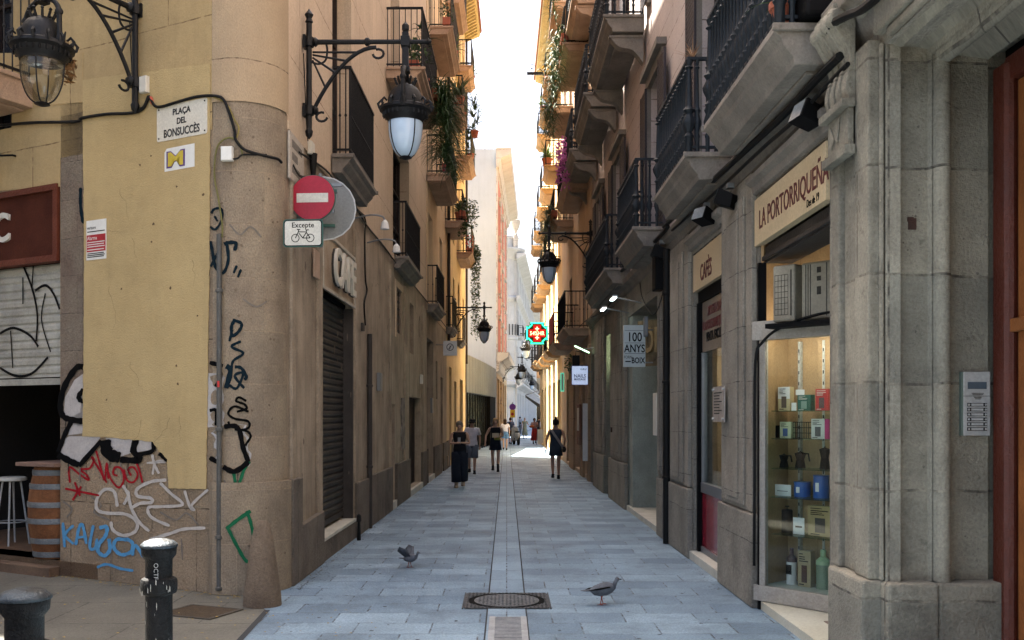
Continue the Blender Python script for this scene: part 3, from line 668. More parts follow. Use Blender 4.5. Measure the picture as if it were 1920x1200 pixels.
# rounded tower corner
TC = (-.15, 85.0); TR = 1.05
mb = MB(); mb.lathe([(TR, 0), (TR, 4.2), (TR + .35, 4.4), (TR + .35, 4.7), (TR, 4.8), (TR, 8.3), (TR + .1, 8.4), (TR + .1, 8.6), (TR, 8.7), (TR, 11.7), (TR + .2, 11.9), (TR + .2, 12.1), (TR, 12.2), (TR, 15.4), (TR + .5, 15.9), (TR + .75, 16.2), (TR + .75, 16.35), (TR + .1, 16.4), (TR + .1, 17.2), (TR + .2, 17.25), (TR + .2, 17.4), (TR * .3, 17.4)], (TC[0], TC[1], 0), 28)
mb.build('corner_tower', m_ornate, r5, Matrix.Identity(4), smooth='edge')
mb = MB(); 
for k in range(22):
    a = 2 * math.pi * k / 22; 
    if k % 4 == 0:
        for zz in (4.9, 8.8, 12.3): mb.box(TC[0] + math.cos(a) * (TR + .02) - .06, TC[0] + math.cos(a) * (TR + .02) + .06, TC[1] + math.sin(a) * (TR + .02) - .06, TC[1] + math.sin(a) * (TR + .02) + .06, zz, zz + 2.9)
mb.build('pilasters', m_ornate, r5, Matrix.Identity(4))
for zz, hh_ in ((.4, 3.2), (5.2, 2.4), (9.0, 2.2), (12.6, 2.0)):
    a = R(-98); mb = MB(); mb.box(-.34, .34, -.04, .06, zz, zz + hh_); mb.build('tower_window', mat('pale_glass', (.40, .44, .48), (.3, .34, .38), 2, rough=.1, bump=0), r5, T(TC[0] + math.cos(a) * TR, TC[1] + math.sin(a) * TR, 0, R(-8)))
mb = MB(); 
for k in range(12): a = R(-170 + k * 14); mb.tube([(TC[0] + math.cos(a) * (TR + .2), TC[1] + math.sin(a) * (TR + .2), 8.75), (TC[0] + math.cos(a) * (TR + .2), TC[1] + math.sin(a) * (TR + .2), 9.7)], .04, 4)
mb.build('tower_railing', m_iron, r5, Matrix.Identity(4))
wall('front_wall', m_ornate, r5, Fp, -8, 5.4, 0, H_, [(2.5, 3.7, 5, 7.6), (2.5, 3.7, 9, 11.4)], t=.3)
mb = MB(); mb.xprism([(0, H_ - .5), (-.6, H_ - .1), (-.6, H_ + .1), (0, H_ + .1)], -8, 5.2); mb.xprism([(0, 4.1), (-.4, 4.3), (-.4, 4.6), (0, 4.6)], -8, 5.2); mb.box(-8, 5.2, 0, .2, H_ + .1, H_ + 1.0); mb.build('parapet', m_ornate, r5, Fp.M)
mb = MB(); [mb.box(x, x + .16, -.02, .22, H_ + .25, H_ + .8) for x in [k * .35 for k in range(-5, 15)]]; mb.build('balusters', m_palestone, r5, Fp.M)
mb = MB().lathe([(.16, 17.4), (.2, 17.5), (.1, 17.62), (.12, 17.75), (.3, 18.1), (.42, 18.5), (.44, 18.75), (.28, 18.85), (.14, 19.0), (.1, 19.15), (.2, 19.3), (.12, 19.5), (.02, 19.6)], (.78, 84.0, 0), 16)
mb.lathe([(.22, 16.4), (.22, 17.4)], (.78, 84, 0), 8); mb.build('stone_urn', m_palestone, r5, Matrix.Identity(4), smooth='edge')
# awning on the ornate building's shop
# ------------------------------------------------------------ right side buildings
def rr(a, b): return (-b, -a)      # depth interval to s interval
zp0, zp1 = 4.1, 5.95               # doorway of the stone portal (depths)
r6 = thing('stone_portal_building', 'grey carved stone building with shop bays and cast iron balconies on the right', 'building', FR.at(-6, 0))
zA = (zR(1556), zR(1424)); zB = (zR(1358), zR(1300)); zC = (zR(1240), zR(1178)); zD = (zR(1147), zR(1137)); ZE = 25.2
zE_ = (zR(1120), zR(1108))
holes = [rr(zA[0], zA[1] + .6) + (.0, 3.74), rr(*zB) + (.0, 3.70), rr(*zC) + (.0, 3.55), (-(zR(1137)), -(zR(1146)), .0, 3.5), (-zR(1109), -zR(1117), 0, 3.3), rr(zp0, zp1 + .1) + (0, 4.0)]
wall('ground_floor_wall', m_rstone, r6, FR, -ZE, 4, 0, 4.15, holes, t=.45)
H1, H2_ = 4.42, 8.3
up = []
for a, b in ((7.2, 8.4), (10.2, 11.4), (14.1, 15.3), (18.6, 20.0), (22.4, 23.6)):
    for h in (4.45, 8.35, 12.0): up.append(rr(a, b) + (h, h + 2.5))
wall('upper_wall', m_rpink, r6, FR, -ZE, 4, 4.15, 18, up, t=.25, d=.05)
m_sh = mat('dark_louvre_wood', (.045, .035, .04), (.03, .024, .028), 6, rough=.6)
for i, u_ in enumerate(up):
    a, b, c_, d_ = u_; fr_ = MB(); fr_.box(a - .16, a, -.02, .049, c_ - .02, d_ + .16); fr_.box(b, b + .16, -.02, .049, c_ - .02, d_ + .16); fr_.box(a, b, -.018, .051, d_, d_ + .16); fr_.box(a - .25, b + .25, -.1, .049, d_ + .161, d_ + .26)
    fr_.build('window_surround', m_slab, r6, FR.M)
    window(r6, FR, *u_, d=.22, louvre=True, shutters=m_sh if i > 2 else None)
mb = MB(); mb.xprism([(0.05, 3.98), (-.03, 4.0), (-.05, 4.08), (-.12, 4.12), (-.14, 4.2), (.05, 4.2)], -ZE, -zR(1556) + .0); mb.xprism([(0.0, 4.12), (-.05, 4.2), (-.09, 4.28), (-.2, 4.32), (-.22, 4.40), (0, 4.44)], -zR(1600) , 4)
mb.pieces('cornice', m_slab, r6, FR.M, bevel=.008)
for (a, b) in ((6.55, 8.85), (9.75, 11.75), (13.6, 15.7), (17.4, 21.6)):
    balcony(r6, FR, -b, -a, H1, .47, .98, 'baluster', m_slab, m_irong, t=.26, step=.115)
for (a, b) in ((15.7, 18.7), (19.5, 22.5), (23.6, 26.6)):
    balcony(r6, FR, -b, -a, H2_, .66, 1.0, 'baluster', m_slab, m_irong, t=.26, step=.14, corb=2)
    balcony(r6, FR, -b, -a, 12.1, .6, 1.0, 'bar', m_slabw, m_irong, t=.2, corb=2)
# pilasters with plinth
mb = MB(); pl = MB()
for p0, p1 in ((1424, 1358), (1300, 1258), (1251, 1240), (1178, 1147), (1137, 1117)):
    a, b = -zR(p1), -zR(p0); a, b = sorted((a, b)); L = b - a
    mb.box(a + L * .06, b - L * .06, -.05, -.001, .86, 3.97); mb.box(a + L * .22, b - L * .22, -.075, -.051, .9, 3.8); mb.box(a + L * .34, b - L * .34, -.09, -.076, .95, 3.7)
    pl.box(a - .005, b + .005, -.075, -.001, 0, .85)
mb.pieces('pilaster', mat('pilaster_stone', (.34, .305, .25), (.21, .185, .15), 2, dirt=.5, bump=.4, brick=(3, .52, .005, (.07, .06, .05), .14, .5), fine=.25), r6, FR.M, per=3, bevel=.012); pl.pieces('plinth', m_rstone, r6, FR.M, bevel=.015)
MB().box(-zA[1] - .6, -zA[1], -.0005, .03, 0, 3.74).build('pier_face', m_rstone, r6, FR.M)
# moulded lintels over the bays
mb = MB()
for zz in (zA, zB):
    a, b = -zz[1], -zz[0]; mb.xprism([(0, 3.745), (-.04, 3.76), (-.05, 3.82), (-.1, 3.85), (-.1, 3.9), (0, 3.93)], a - .1, b + .1)
    mb.box(a, b, .06, .3, 3.70, 3.744)
mb.pieces('bay_lintel', m_slab, r6, FR.M, per=2, bevel=.006)
# ---- carved portal
def XD(z, d): return FR.w(-z, 0, d)
a = FR.px(1558, 700, -.10)[0]
mb = MB()
mb.box(a + .0, -zR(1600), -.10, -.001, .74, 4.1)          # outer pilaster
mb.box(-zR(1600) + .001, -zR(1628), -.06, -.001, .74, 4.05); mb.box(-zR(1628) + .001, -zR(1655), -.09, -.001, .74, 4.05)
zj = zR(1660)
mb.box(-zR(1655) + .001, -zj, -.03, -.001, .74, 4.02)
mb.build('portal_pilaster', m_rport, r6, FR.M, bevel=.02)
# jamb facing the camera, splayed: profile in plan (depth z, inward d)
jp = [(zj, 0.0), (zj - .02, .06), (zj - .03, .08), (zj + .03, .10), (zj + .03, .27), (zj - .0, .285)]
for k in range(9): an = math.pi * k / 8; jp.append((zj + .02 - .075 * math.sin(an), .29 + .055 * (1 - math.cos(an))))
jp += [(zj + .04, .415), (zj + .05, .43), (zj + .05, .65), (zj + .12, .665), (zj + .12, 1.0)]
def jamb(name, h0, h1, off=0.0, m=None):
    mb = MB(); 
    for i, (z, d) in enumerate(jp): mb.v += [(-z + off, d, h0), (-z + off, d, h1)]
    for i in range(len(jp) - 1): mb.f.append((2 * i, 2 * i + 2, 2 * i + 3, 2 * i + 1))
    return mb.build(name, m or m_rport2, r6, FR.M, smooth='edge')
m_rport2 = mat('portal_jamb_stone', (.35, .32, .25), (.19, .17, .135), 1.7, dirt=.9, bump=.35, coord='UV', brick=(.83, .655, .009, (.07, .063, .052), .32, .0), fine=.25)
def uvz(o):
    uvl = o.data.uv_layers.new(name='UVMap')
    for lp in o.data.loops: v = o.data.vertices[lp.vertex_index].co; uvl.data[lp.index].uv = (v.x + v.y, v.z)
uvz(jamb('portal_jamb', .74, 4.1)); 
mb = MB(); mb.box(-zj - .4, -zj + .09, -.02, .29, 0, .74); mb.box(-zj - .4, -zj + .075, .29, 1.0, 0, .738); mb.box(FR.px(1551, 700, -.14)[0], -zj - .021, -.14, -.001, 0, .74)
uvz(mb.build('portal_plinth', m_rport2, r6, FR.M, bevel=.02))
# head of the doorway: same mouldings run along the soffit towards the camera
mb = MB(); n0 = len(jp); 
for (z, d) in jp:
    dz = z - zj; hh_ = 4.02 - min(.14, d * .25) - .0 + dz * 1.0
    mb.v += [(-zj - .15, d, hh_), (-3.3, d, hh_)]
for i in range(len(jp) - 1): mb.f.append((2 * i, 2 * i + 2, 2 * i + 3, 2 * i + 1))
uvz(mb.build('portal_head', m_rport2, r6, FR.M, smooth='edge'))
mb = MB(); mb.box(-zj - .02, -3.3, -.07, -.001, 4.06, 4.35); mb.box(-zR(1640), -3.3, -.12, -.071, 4.22, 4.34); mb.box(-zj + .12, -3.2, -.045, -.001, 4.0, 4.055); mb.build('portal_architrave', m_rport, r6, FR.M, bevel=.015)
# scroll corbel + carved capital
c0, c1 = -zR(1596), -zR(1622)
mb = MB(); pts = []
for k in range(15):
    q = k / 14; pts.append((-.115 - .115 * (1 - q) ** 1.3 - .03 * math.sin(q * 9), 4.36 - .62 * q))
mb.xprism([(-.09, 4.36)] + pts + [(-.09, 3.74)], c0 - .06, c1 + .08)
for k in range(3): x = c0 - .03 + k * .11; mb.xprism([(p[0] - .015, p[1]) for p in pts[3:]] + [(-.1, 3.76), (-.1, 4.2)], x, x + .05)
mb.lathe([(.05, -.2), (.065, -.17), (.05, -.1), (.07, -.06), (.05, 0), (.07, .06), (.05, .1), (.065, .17), (.05, .2)], ((c0 + c1) / 2 + .02, -.205, 4.27), 16, axis='x')
mb.box(c0 - .09, c1 + .11, -.17, -.101, 3.40, 3.46); mb.box(c0 - .09, c1 + .11, -.19, -.101, 3.70, 3.75); mb.box(c0 - .05, c1 + .08, -.14, -.101, 3.46, 3.70)
mb.prism([(c0 + .02, 3.66), (c0 + .1, 3.56), (c0 + .04, 3.5), (c0, 3.56)], -.152, -.141); mb.prism([(c0 + .12, 3.66), (c0 + .2, 3.68), (c0 + .16, 3.52), (c0 + .11, 3.55)], -.152, -.141)
mb.build('scroll_corbel', m_rport, r6, FR.M, bevel=.01)
# wooden door in the portal
m_door = mat('varnished_door_wood', (.25, .09, .026), (.14, .048, .015), 2.5, rough=.4, streak=.35, bump=.15, spec=.5)
m_doorf = mat('red_door_frame', (.09, .02, .011), (.06, .013, .008), 3, rough=.4, streak=.2)
dd = .675; mb = MB(); dg = MB()
x1_ = -zj - .05; x1_ = -zj - .05
mb.box(-zj - .04, -zj + .10, dd, dd + .1, 0, 3.86); mb.tube([(-zj + .12, dd + .02, 0), (-zj + .12, dd + .02, 3.84)], .045, 10); mb.box(-zj + .1, -3.4, dd, dd + .1, 3.74, 3.88)
mb.build('door_frame', m_doorf, r6, FR.M, bevel=.006)
mb = MB(); x0_ = -zj + .17; x9 = x0_ + .95
def panel(xa, xb, za, zb, y, fm=.06):
    mb.box(xa, xb, y - .02, y + .01, zb - fm, zb); mb.box(xa, xb, y - .02, y + .01, za, za + fm); mb.box(xa, xa + fm, y - .022, y + .012, za + fm, zb - fm); mb.box(xb - fm, xb, y - .022, y + .012, za + fm, zb - fm)
    mb.box(xa + fm, xb - fm, y - .008, y + .01, za + fm, zb - fm) if zb < 2.2 else None
mb.box(x0_, x0_ + .17, dd + .04, dd + .1, .05, 3.73); mb.box(x9 - .15, x9, dd + .04, dd + .1, .05, 3.73)
for z in (.05, .88, 2.22, 3.62): mb.box(x0_ + .17, x9 - .15, dd + .042, dd + .098, z, z + .14)
panel(x0_ + .17, x9 - .15, .19, .88, dd + .05, .05); panel(x0_ + .17, x9 - .15, 1.02, 2.22, dd + .05, .05); panel(x0_ + .17, x9 - .15, 2.36, 3.62, dd + .05, .07)
mb.box(x0_ + .165, x9 - .14, dd + .0, dd + .045, .86, .93); mb.box(x0_ - .02, x9, dd + .0, dd + .045, 2.24, 2.32)
mb.build('door', m_door, r6, FR.M, bevel=.008); MB().box(x0_ + .22, x9 - .2, dd + .075, dd + .085, 2.4, 3.6).build('door_pane', m_black, r6, FR.M)
MB().box(x9 + .001, x9 + .9, dd + .04, dd + .1, .05, 3.73).build('door_leaf', m_door, r6, FR.M)
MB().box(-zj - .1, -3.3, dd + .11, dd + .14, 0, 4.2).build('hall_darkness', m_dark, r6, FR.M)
# ---- shop bay with the display window
a0, a9 = -zA[1], -zA[0]
mb = MB(); mb.box(a0 + .001, a9 - .001, .8, .84, 2.45, 3.74); mb.build('bay_lining', mat('maroon_lining', (.035, .012, .014)), r6, FR.M)
Fw = Frame(tuple(XD(8.62, .03)[:2]), (XD(8.05, .52) - XD(8.62, .03))[:2])
h_b, h_t = .22, 2.42
W_ = 1.15
mb = MB(); mb.box(-.1, W_, -.03, .03, h_b - .14, h_b); mb.box(-.1, W_, -.05, .05, h_t, h_t + .17); mb.box(-.04, .02, -.028, .028, h_b, h_t); mb.box(W_ - .04, W_, -.028, .028, h_b, h_t)
mb.build('shop_window_frame', mat('grimy_aluminium', (.42, .39, .34), (.32, .29, .25), 4, rough=.45, metal=.2, dirt=.3), r6, Fw.M, bevel=.005)
MB().box(.02, W_ - .04, -.004, .004, h_b, h_t).build('shop_window_glass', g_shop, r6, Fw.M)
m_ply = mat('pine_panel', (.46, .30, .15), (.34, .21, .10), 2, rough=.5, streak=.3, brick=(.2, 4, .004, (.2, .11, .05), .12, .5), bump=.1)
mb = MB(); mb.box(-.05, W_ + .6, .42, .45, h_b, 3.3); mb.box(-.06, -.03, .03, .42, h_b, 3.3); mb.box(.30, .48, .38, .419, h_b, h_t); mb.build('display_back_panel', m_ply, r6, Fw.M)
MB().box(.1, W_, .06, .12, h_t + .02, h_t + .05).build('display_lamp', mat('display_lamp_lit', (.8, .8, .8), emit=(1, .93, .80, 2.6), bump=0), r6, Fw.M)
MB().box(.82, W_ + .6, .40, .418, h_b, h_t).build('display_mint_panel', flat('mint_panel', (.45, .56, .50)), r6, Fw.M); MB().box(-.05, W_ + .6, .03, .45, h_b - .14, h_b).build('display_floor', flat('display_floor_paint', (.42, .42, .38)), r6, Fw.M)
MB().box(a0, a9, .0, 1.6, -.01, .075).build('bay_floor', mat('bay_marble', (.60, .59, .50), (.46, .43, .33), 1.6, rough=.4, dirt=.2, bump=.05), r6, FR.M)
MB().box(a0 + .9, a9, .28, 1.5, .076, .079).build('bay_tiles', mat('pink_tile', (.26, .19, .16), dirt=.3), r6, FR.M)
mb = MB(); mb.box(a0, a9, .05, .30, 3.12, 3.27); mb.box(a0, a9, .02, .05, 3.14, 3.18)
mb.build('shutter_box', m_shut, r6, FR.M, bevel=.006)
MB().box(a0, a0 + .05, -.02, .05, 0, 3.12).build('shutter_guide', m_black, r6, FR.M)
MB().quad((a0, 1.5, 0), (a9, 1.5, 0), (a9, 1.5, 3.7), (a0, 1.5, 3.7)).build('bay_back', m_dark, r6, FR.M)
# shop sign boards
m_sgn = mat('cream_sign_panel', (.60, .47, .29), (.54, .42, .26), 1, rough=.45, bump=.03, dirt=.1)
m_sgt = flat('maroon_letters', (.10, .018, .02)); L = (a9 - a0)
sg = thing('shop_sign', 'long cream fascia sign with thin maroon capitals over the lit display window', 'shop sign', FR.at(a0, 3.28))
MB().box(-.06, L, -.03, .04, 0, .42).build('panel', m_sgn, sg, bevel=.004)
tx = text('LA PORTORRIQUEÑA', m_sgt, sg, sg.matrix_world @ T(.10, -.032, .13), .235, .80, .002, .0015)
text('Des de 19', m_black, sg, sg.matrix_world @ T(L - .42, -.032, .03), .085, .8, .002, .0, name='small_lettering')
# second bay: CAFES
b0, b9 = -zB[1], -zB[0]; L = b9 - b0
sg = thing('shop_sign', 'cream sign with dark letters CAFÈS partly hidden behind the stone pilaster', 'shop sign', FR.at(b0, 3.24))
MB().box(0, L, .0, .05, 0, .44).build('panel', m_sgn, sg); text('CAFÈS', m_sgt, sg, sg.matrix_world @ T(.42, -.002, .08), .27, .8, .003, .003)
mb = MB(); mb.box(b0, b9, .06, .2, 2.98 + .12, 3.235); mb.box(b0, b0 + .09, .04, .14, 0, 3.1); mb.box(b9 - .06, b9, .04, .14, 0, 3.1); mb.build('bay_frame', m_black, r6, FR.M)
sg = thing('window_sign', 'grey glass panel with three lines of letters above the second shop window', 'shop sign', FR.at(b0 + .1, 2.5))
m_gp = mat('grey_glass_panel', (.27, .22, .17), (.2, .165, .13), 1.5, rough=.2, bump=0, spec=.7); MB().box(0, L - .17, .09, .11, 0, .60).build('panel', m_gp, sg)
for s_, z_, mm_, x_ in (('XOCOLATES', .42, m_sgt, .3), ('LA PORTORRIQUEÑA', .26, m_sgt, .03), ('VENTA EXCLUSIVA', .12, m_black, .22)): text(s_, mm_, sg, sg.matrix_world @ T(x_, .088, z_), .145, .86, .002, .006)
mb = MB(); mb.box(b0 + .1, b9 - .06, .07, .15, .82, .94); mb.box(b0 + .1, b9 - .06, .07, .15, .1, .17); mb.box(b0 + .1, b0 + .14, .075, .145, .94, 2.5); mb.build('shop_window_frame', m_grey, r6, FR.M, bevel=.004)
MB().box(b0 + .14, b9 - .06, .10, .108, .94, 2.5).build('shop_window_glass', g_shop, r6, FR.M)
MB().box(b0 + .1, b9 - .06, .09, .13, .17, .82).build('red_panel', mat('red_lacquer_panel', (.28, .02, .035), (.2, .015, .03), 2, rough=.12, bump=0, spec=.8), r6, FR.M)
MB().box(b0, b9, -.05, .2, 0, .10).build('bay_sill', m_mar, r6, FR.M, bevel=.006)
MB().box(b0 + .1, b9 - .05, .9, .93, .1, 3.1).build('shop_back_wall', mat('shop_back', (.50, .43, .28), (.40, .34, .22), 1.5, brick=(2, .09, .006, (.2, .17, .1), .03, 0)), r6, FR.M)
MB().box(b0 + .14, b0 + .4, .2, .9, .1, 3.1).build('shop_side_panel', m_ply, r6, FR.M)
MB().box(b0 + .5, b9 - .1, .35, .5, 2.46, 2.49).build('ceiling_light', mat('lit_ceiling_lamp', (.8, .8, .8), emit=(1, .97, .88, 1.6), bump=0), r6, FR.M)
# bakery bay with recessed greenish entrance
c0_, c9_ = -zC[1], -zC[0]
m_mint = mat('mint_stone', (.36, .39, .34), (.24, .26, .225), 1.8, dirt=.4, bump=.3, streak=.3)
mb = MB(); mb.quad((c0_, .5, 0), (c9_, .95, 0), (c9_, .95, 3.6), (c0_, .5, 3.6)); mb.quad((c0_, .0, 0), (c0_, .5, 0), (c0_, .5, 3.6), (c0_, 0, 3.6)); mb.box(c0_ + .0, c0_ + .45, .02, .5, .0, 3.54); mb.build('bakery_entrance', m_mint, r6, FR.M)
MB().box(c0_ + 1.4, c9_, .6, .64, .1, 2.4).build('bakery_door', g_dark, r6, FR.M); MB().box(c0_, c9_, -.03, .9, 0, .09).build('bakery_step', m_mar, r6, FR.M)
MB().box(-zR(1137), -zR(1146), .2, .24, 0, 2.75).build('green_door', mat('green_paint', (.03, .30, .20), (.022, .24, .16), 3, rough=.5), r6, FR.M)
MB().box(-zR(1109), -zR(1117), .2, .24, 0, 3.3).build('dark_door', m_darkwood, r6, FR.M)
mb = MB().quad((-zR(1137), .3, 2.8), (-zR(1146), .3, 2.8), (-zR(1146), .3, 3.5), (-zR(1137), .3, 3.5)); mb.build('lit_transom', mat('transom_glass', (.3, .42, .3), emit=(.7, .9, .55, .5)), r6, FR.M)
MB().box(-zR(1178), -zR(1147), -.02, .2, 0, .08).build('door_sill', m_mar, r6, FR.M)
# ---- brown building with plants, cream building with tiled eave, last one
r7 = thing('brown_building', 'orange brown building with hanging plants on its balconies on the right side', 'building', FR.at(-ZE, 0))
Z7, Z8, Z9 = 37, 49, 58.5
hh = [rr(25.7, 26.9) + (.1, 3.0), rr(28.0, 30.5) + (.1, 3.1), rr(32.5, 34.5) + (.1, 3.0)]; up = []
for h in (4.05, 8.1, 11.8, 15.2): up += [rr(26.6, 27.7) + (h, h + 2.3), rr(31.9, 33.0) + (h, h + 2.3), rr(35.0, 35.9) + (h, h + 2.1)]
wall('front_wall', m_rbrown, r7, FR, -Z7, -ZE, 0, 18.3, hh + up, t=.3, d=.0)
for u_ in up: window(r7, FR, *u_, d=.2)
for u_ in hh: window(r7, FR, *u_, d=.2, name='shop_door')
m_red = mat('red_banner', (.38, .035, .05), (.3, .03, .04), 3)
for (a, b, h, cl) in ((25.8, 29.2, 4.1, None), (31.2, 34.2, 4.1, m_red), (25.9, 29.3, 8.1, None), (31.2, 34.2, 8.1, None), (25.9, 29.2, 11.8, None), (31.2, 34.2, 11.8, None), (26, 29, 15.2, None), (31.2, 34.2, 15.2, None)):
    balcony(r7, FR, -b, -a, h, .68, 1.0, 'bar', m_slabw, m_iron, t=.2, cloth=cl, corb=0)
mb = MB(); [mb.box(-b, -a, -.06, -.001, 0, h) for a, b, h in ((ZE + .0, 25.7, 3.6), (26.9, 28.0, 3.6), (30.5, 32.5, 3.6))]; mb.pieces('pilaster', mat('warm_block', (.42, .29, .18), (.31, .21, .13), 1.5, dirt=.3, brick=(2, .55, .01, (.14, .09, .06), .1, .5)), r7, FR.M)
r8 = thing('pale_cream_building', 'sunlit pale cream building with a tiled eave and many balconies on the right', 'building', FR.at(-Z7, 0))
hh = [rr(38, 40.4) + (.1, 3.2), rr(41.6, 44.2) + (.1, 3.2), rr(45.6, 48.2) + (.1, 3.2)]; up = []
for h in (4.3, 8.0, 11.7, 15.2): up += [rr(38.9, 39.9) + (h, h + 2.3), rr(42.8, 43.8) + (h, h + 2.3), rr(46.6, 47.6) + (h, h + 2.3)]
wall('front_wall', m_rcream, r8, FR, -Z8, -Z7, 0, 18.9, hh + up, t=.3)
for u_ in up: window(r8, FR, *u_, d=.2)
for u_ in hh: window(r8, FR, *u_, d=.2, name='shop_door')
for h in (4.3, 8.0, 11.7, 15.2):
    for a, b in ((38.2, 40.6), (42.1, 44.5), (45.9, 48.3)): balcony(r8, FR, -b, -a, h, .62, 1.0, 'bar', mat('ochre_balcony', (.42, .27, .13), (.32, .2, .1), 2, dirt=.3), m_iron, t=.22, step=.14)
mb = MB(); mb.xprism([(0, 18.6), (-.6, 18.8), (-.64, 18.95), (0, 18.95)], -Z8 - .2, -Z7); mb.xprism([(0, 18.2), (-.25, 18.4), (-.3, 18.55), (0, 18.6)], -Z8, -Z7); ev = mb.build('eave', m_eave, r8, FR.M)
mb = MB(); k = -Z8 - .2
while k < -Z7: mb.tube([(k, -.7, 18.98), (k, 1.5, 19.4)], .09, 6); k += .2
mb.build('roof_tiles', mat('roof_tile', (.30, .13, .07)), ev)
r9 = thing('far_yellow_building', 'lower sunlit yellow building past the tiled eave at the far right of the street', 'building', FR.at(-Z8, 0))
up = []; hh = [rr(50, 52.5) + (.1, 3.2), rr(54, 56.8) + (.1, 3.2)]
for h in (4.6, 8.1, 11.4): up += [rr(51, 52) + (h, h + 2.2), rr(55.5, 56.5) + (h, h + 2.2)]
wall('front_wall', m_rcream, r9, FR, -Z9, -Z8, 0, 14.8, hh + up, t=.3)
for u_ in up: window(r9, FR, *u_, d=.2)
for u_ in hh: window(r9, FR, *u_, d=.2, name='shop_door')
for h in (4.6, 8.1, 11.4):
    for a, b in ((50.3, 52.7), (54.6, 57.2)): balcony(r9, FR, -b, -a, h, .62, 1.0, 'bar', MATS['ochre_balcony'], m_iron, t=.22, step=.16)
Fz = Frame((2.05, 58.6), (1, 0)); wall('end_wall', m_rcream, r9, Fz, 0, 8, 0, 14.8, t=.3, edges=False)
# building closing the view at the bend
Fb = Frame((3.05, 102), (-.02, -1)); Fe = Frame((3.2, 100), (1, .1))
r10 = thing('distant_brown_building', 'distant brown shopfront building closing the view beyond the awning', 'building', T(3.4, 100, 0))
wall('front_wall', mat('distant_brown', (.42, .25, .12), (.3, .17, .09), 1), r10, Frame((6.2, 150), (-5, .2)), -4, 9, 0, 13, [(0.6, 2.2, .2, 3.5), (3.2, 4.8, .2, 3.5), (.6, 2.2, 5, 7.5), (3.2, 4.8, 5, 7.5)], t=.3)
wall('side_wall', m_rcream, r10, Frame((3.9, 66), (.8, 85)), 0, 1, 0, 13, t=.2)
# ------------------------------------------------------------ unseen roofs and rear walls, added to stop sun leaking through the shells
m_roof = mat('unseen_roof_covering', (.30, .16, .10), (.2, .11, .07), 1, dirt=.3)
def hull(root, pts, h, skip=0, st=1):      # pts: plan polygon, first edge is the street front (left open)
    mb = MB(); n = len(pts)
    mb.add([(x, y, h - .3) for x, y in pts] + [(x, y, h) for x, y in pts], [tuple(range(n)), tuple(range(2 * n - 1, n - 1, -1))] + [(i, (i + 1) % n, (i + 1) % n + n, i + n) for i in range(n)])
    mb.build('unseen_roof', m_roof, root, Matrix.Identity(4))
    mb = MB()
    for i in range(st, n - skip): a, b = pts[i], pts[(i + 1) % n]; mb.quad((*a, 0), (*b, 0), (*b, h - .301), (*a, h - .301))
    mb.build('unseen_rear_wall', m_street, root, Matrix.Identity(4))
def back(fr, a, b, dep=11, e=.27): p, q, r_, s_ = fr.w(a, 0, e), fr.w(b, 0, e), fr.w(b, 0, dep), fr.w(a, 0, dep); return [tuple(v[:2]) for v in (p, q, r_, s_)]
pK = FL.w(sL0, 0, .03); pE = FL.w(SE - .01, 0, .2); fA = FF.w(s_end, 0, .03); fB = FF.w(-21.9, 0, .1)
hull(root, [(fA.x, fA.y), (pK.x, pK.y), (pE.x, pE.y), (pE.x - 18, pE.y), (fB.x, fB.y + 5), (fB.x, fB.y)], 17.9, 1, 2)
hull(r2, back(FL, S1 + .01, S2 - .01), 17.9); hull(r3, back(FL, S2, S3 - .02), 18.5)
hull(r4, [(-9, 57.5), (-.9, 57.5), (-.3, 75), (-9, 75)], 17.5); hull(r5, back(Fo, .05, 59, 9), 16.1)
hull(r6, back(FR, -ZE + .01, 4, 12), 17.9); hull(r7, back(FR, -Z7 + .01, -ZE - .01, 12), 18.2); hull(r8, back(FR, -Z8 + .02, -Z7 - .01, 12), 18.8); hull(r9, back(FR, -Z9 + .02, -Z8 - .01, 12), 14.7)

# tall unseen building added to block the sun, pale to return some light
m_sq = mat('sun_block_plaster', (.66, .60, .50), (.58, .52, .43), .8, streak=.3)
for lab, fr, L in (('tall unseen building added left of the square to block the sun', Frame((-13.0, 2), (.0, 1)), 12),):
    rs = thing('sun_block_building', lab, 'building', fr.at(0, 0)); hs = []
    for i in range(int(L / 3)):
        for h in (.2, 4.6, 8.2, 11.8): hs.append((1 + i * 3, 2.3 + i * 3, h, h + 2.5))
    HT = 28; wall('front_wall', m_sq, rs, fr, 0, L, 0, HT, hs, t=.3); MB().box(0, L, .35, 9, HT - .5, HT).build('unseen_roof', m_roof, rs, fr.M)
    mb = MB(); [mb.box(a, b, .2, .24, c_, d_) for a, b, c_, d_ in hs]; mb.pieces('window_pane', g_dark, rs, fr.M)
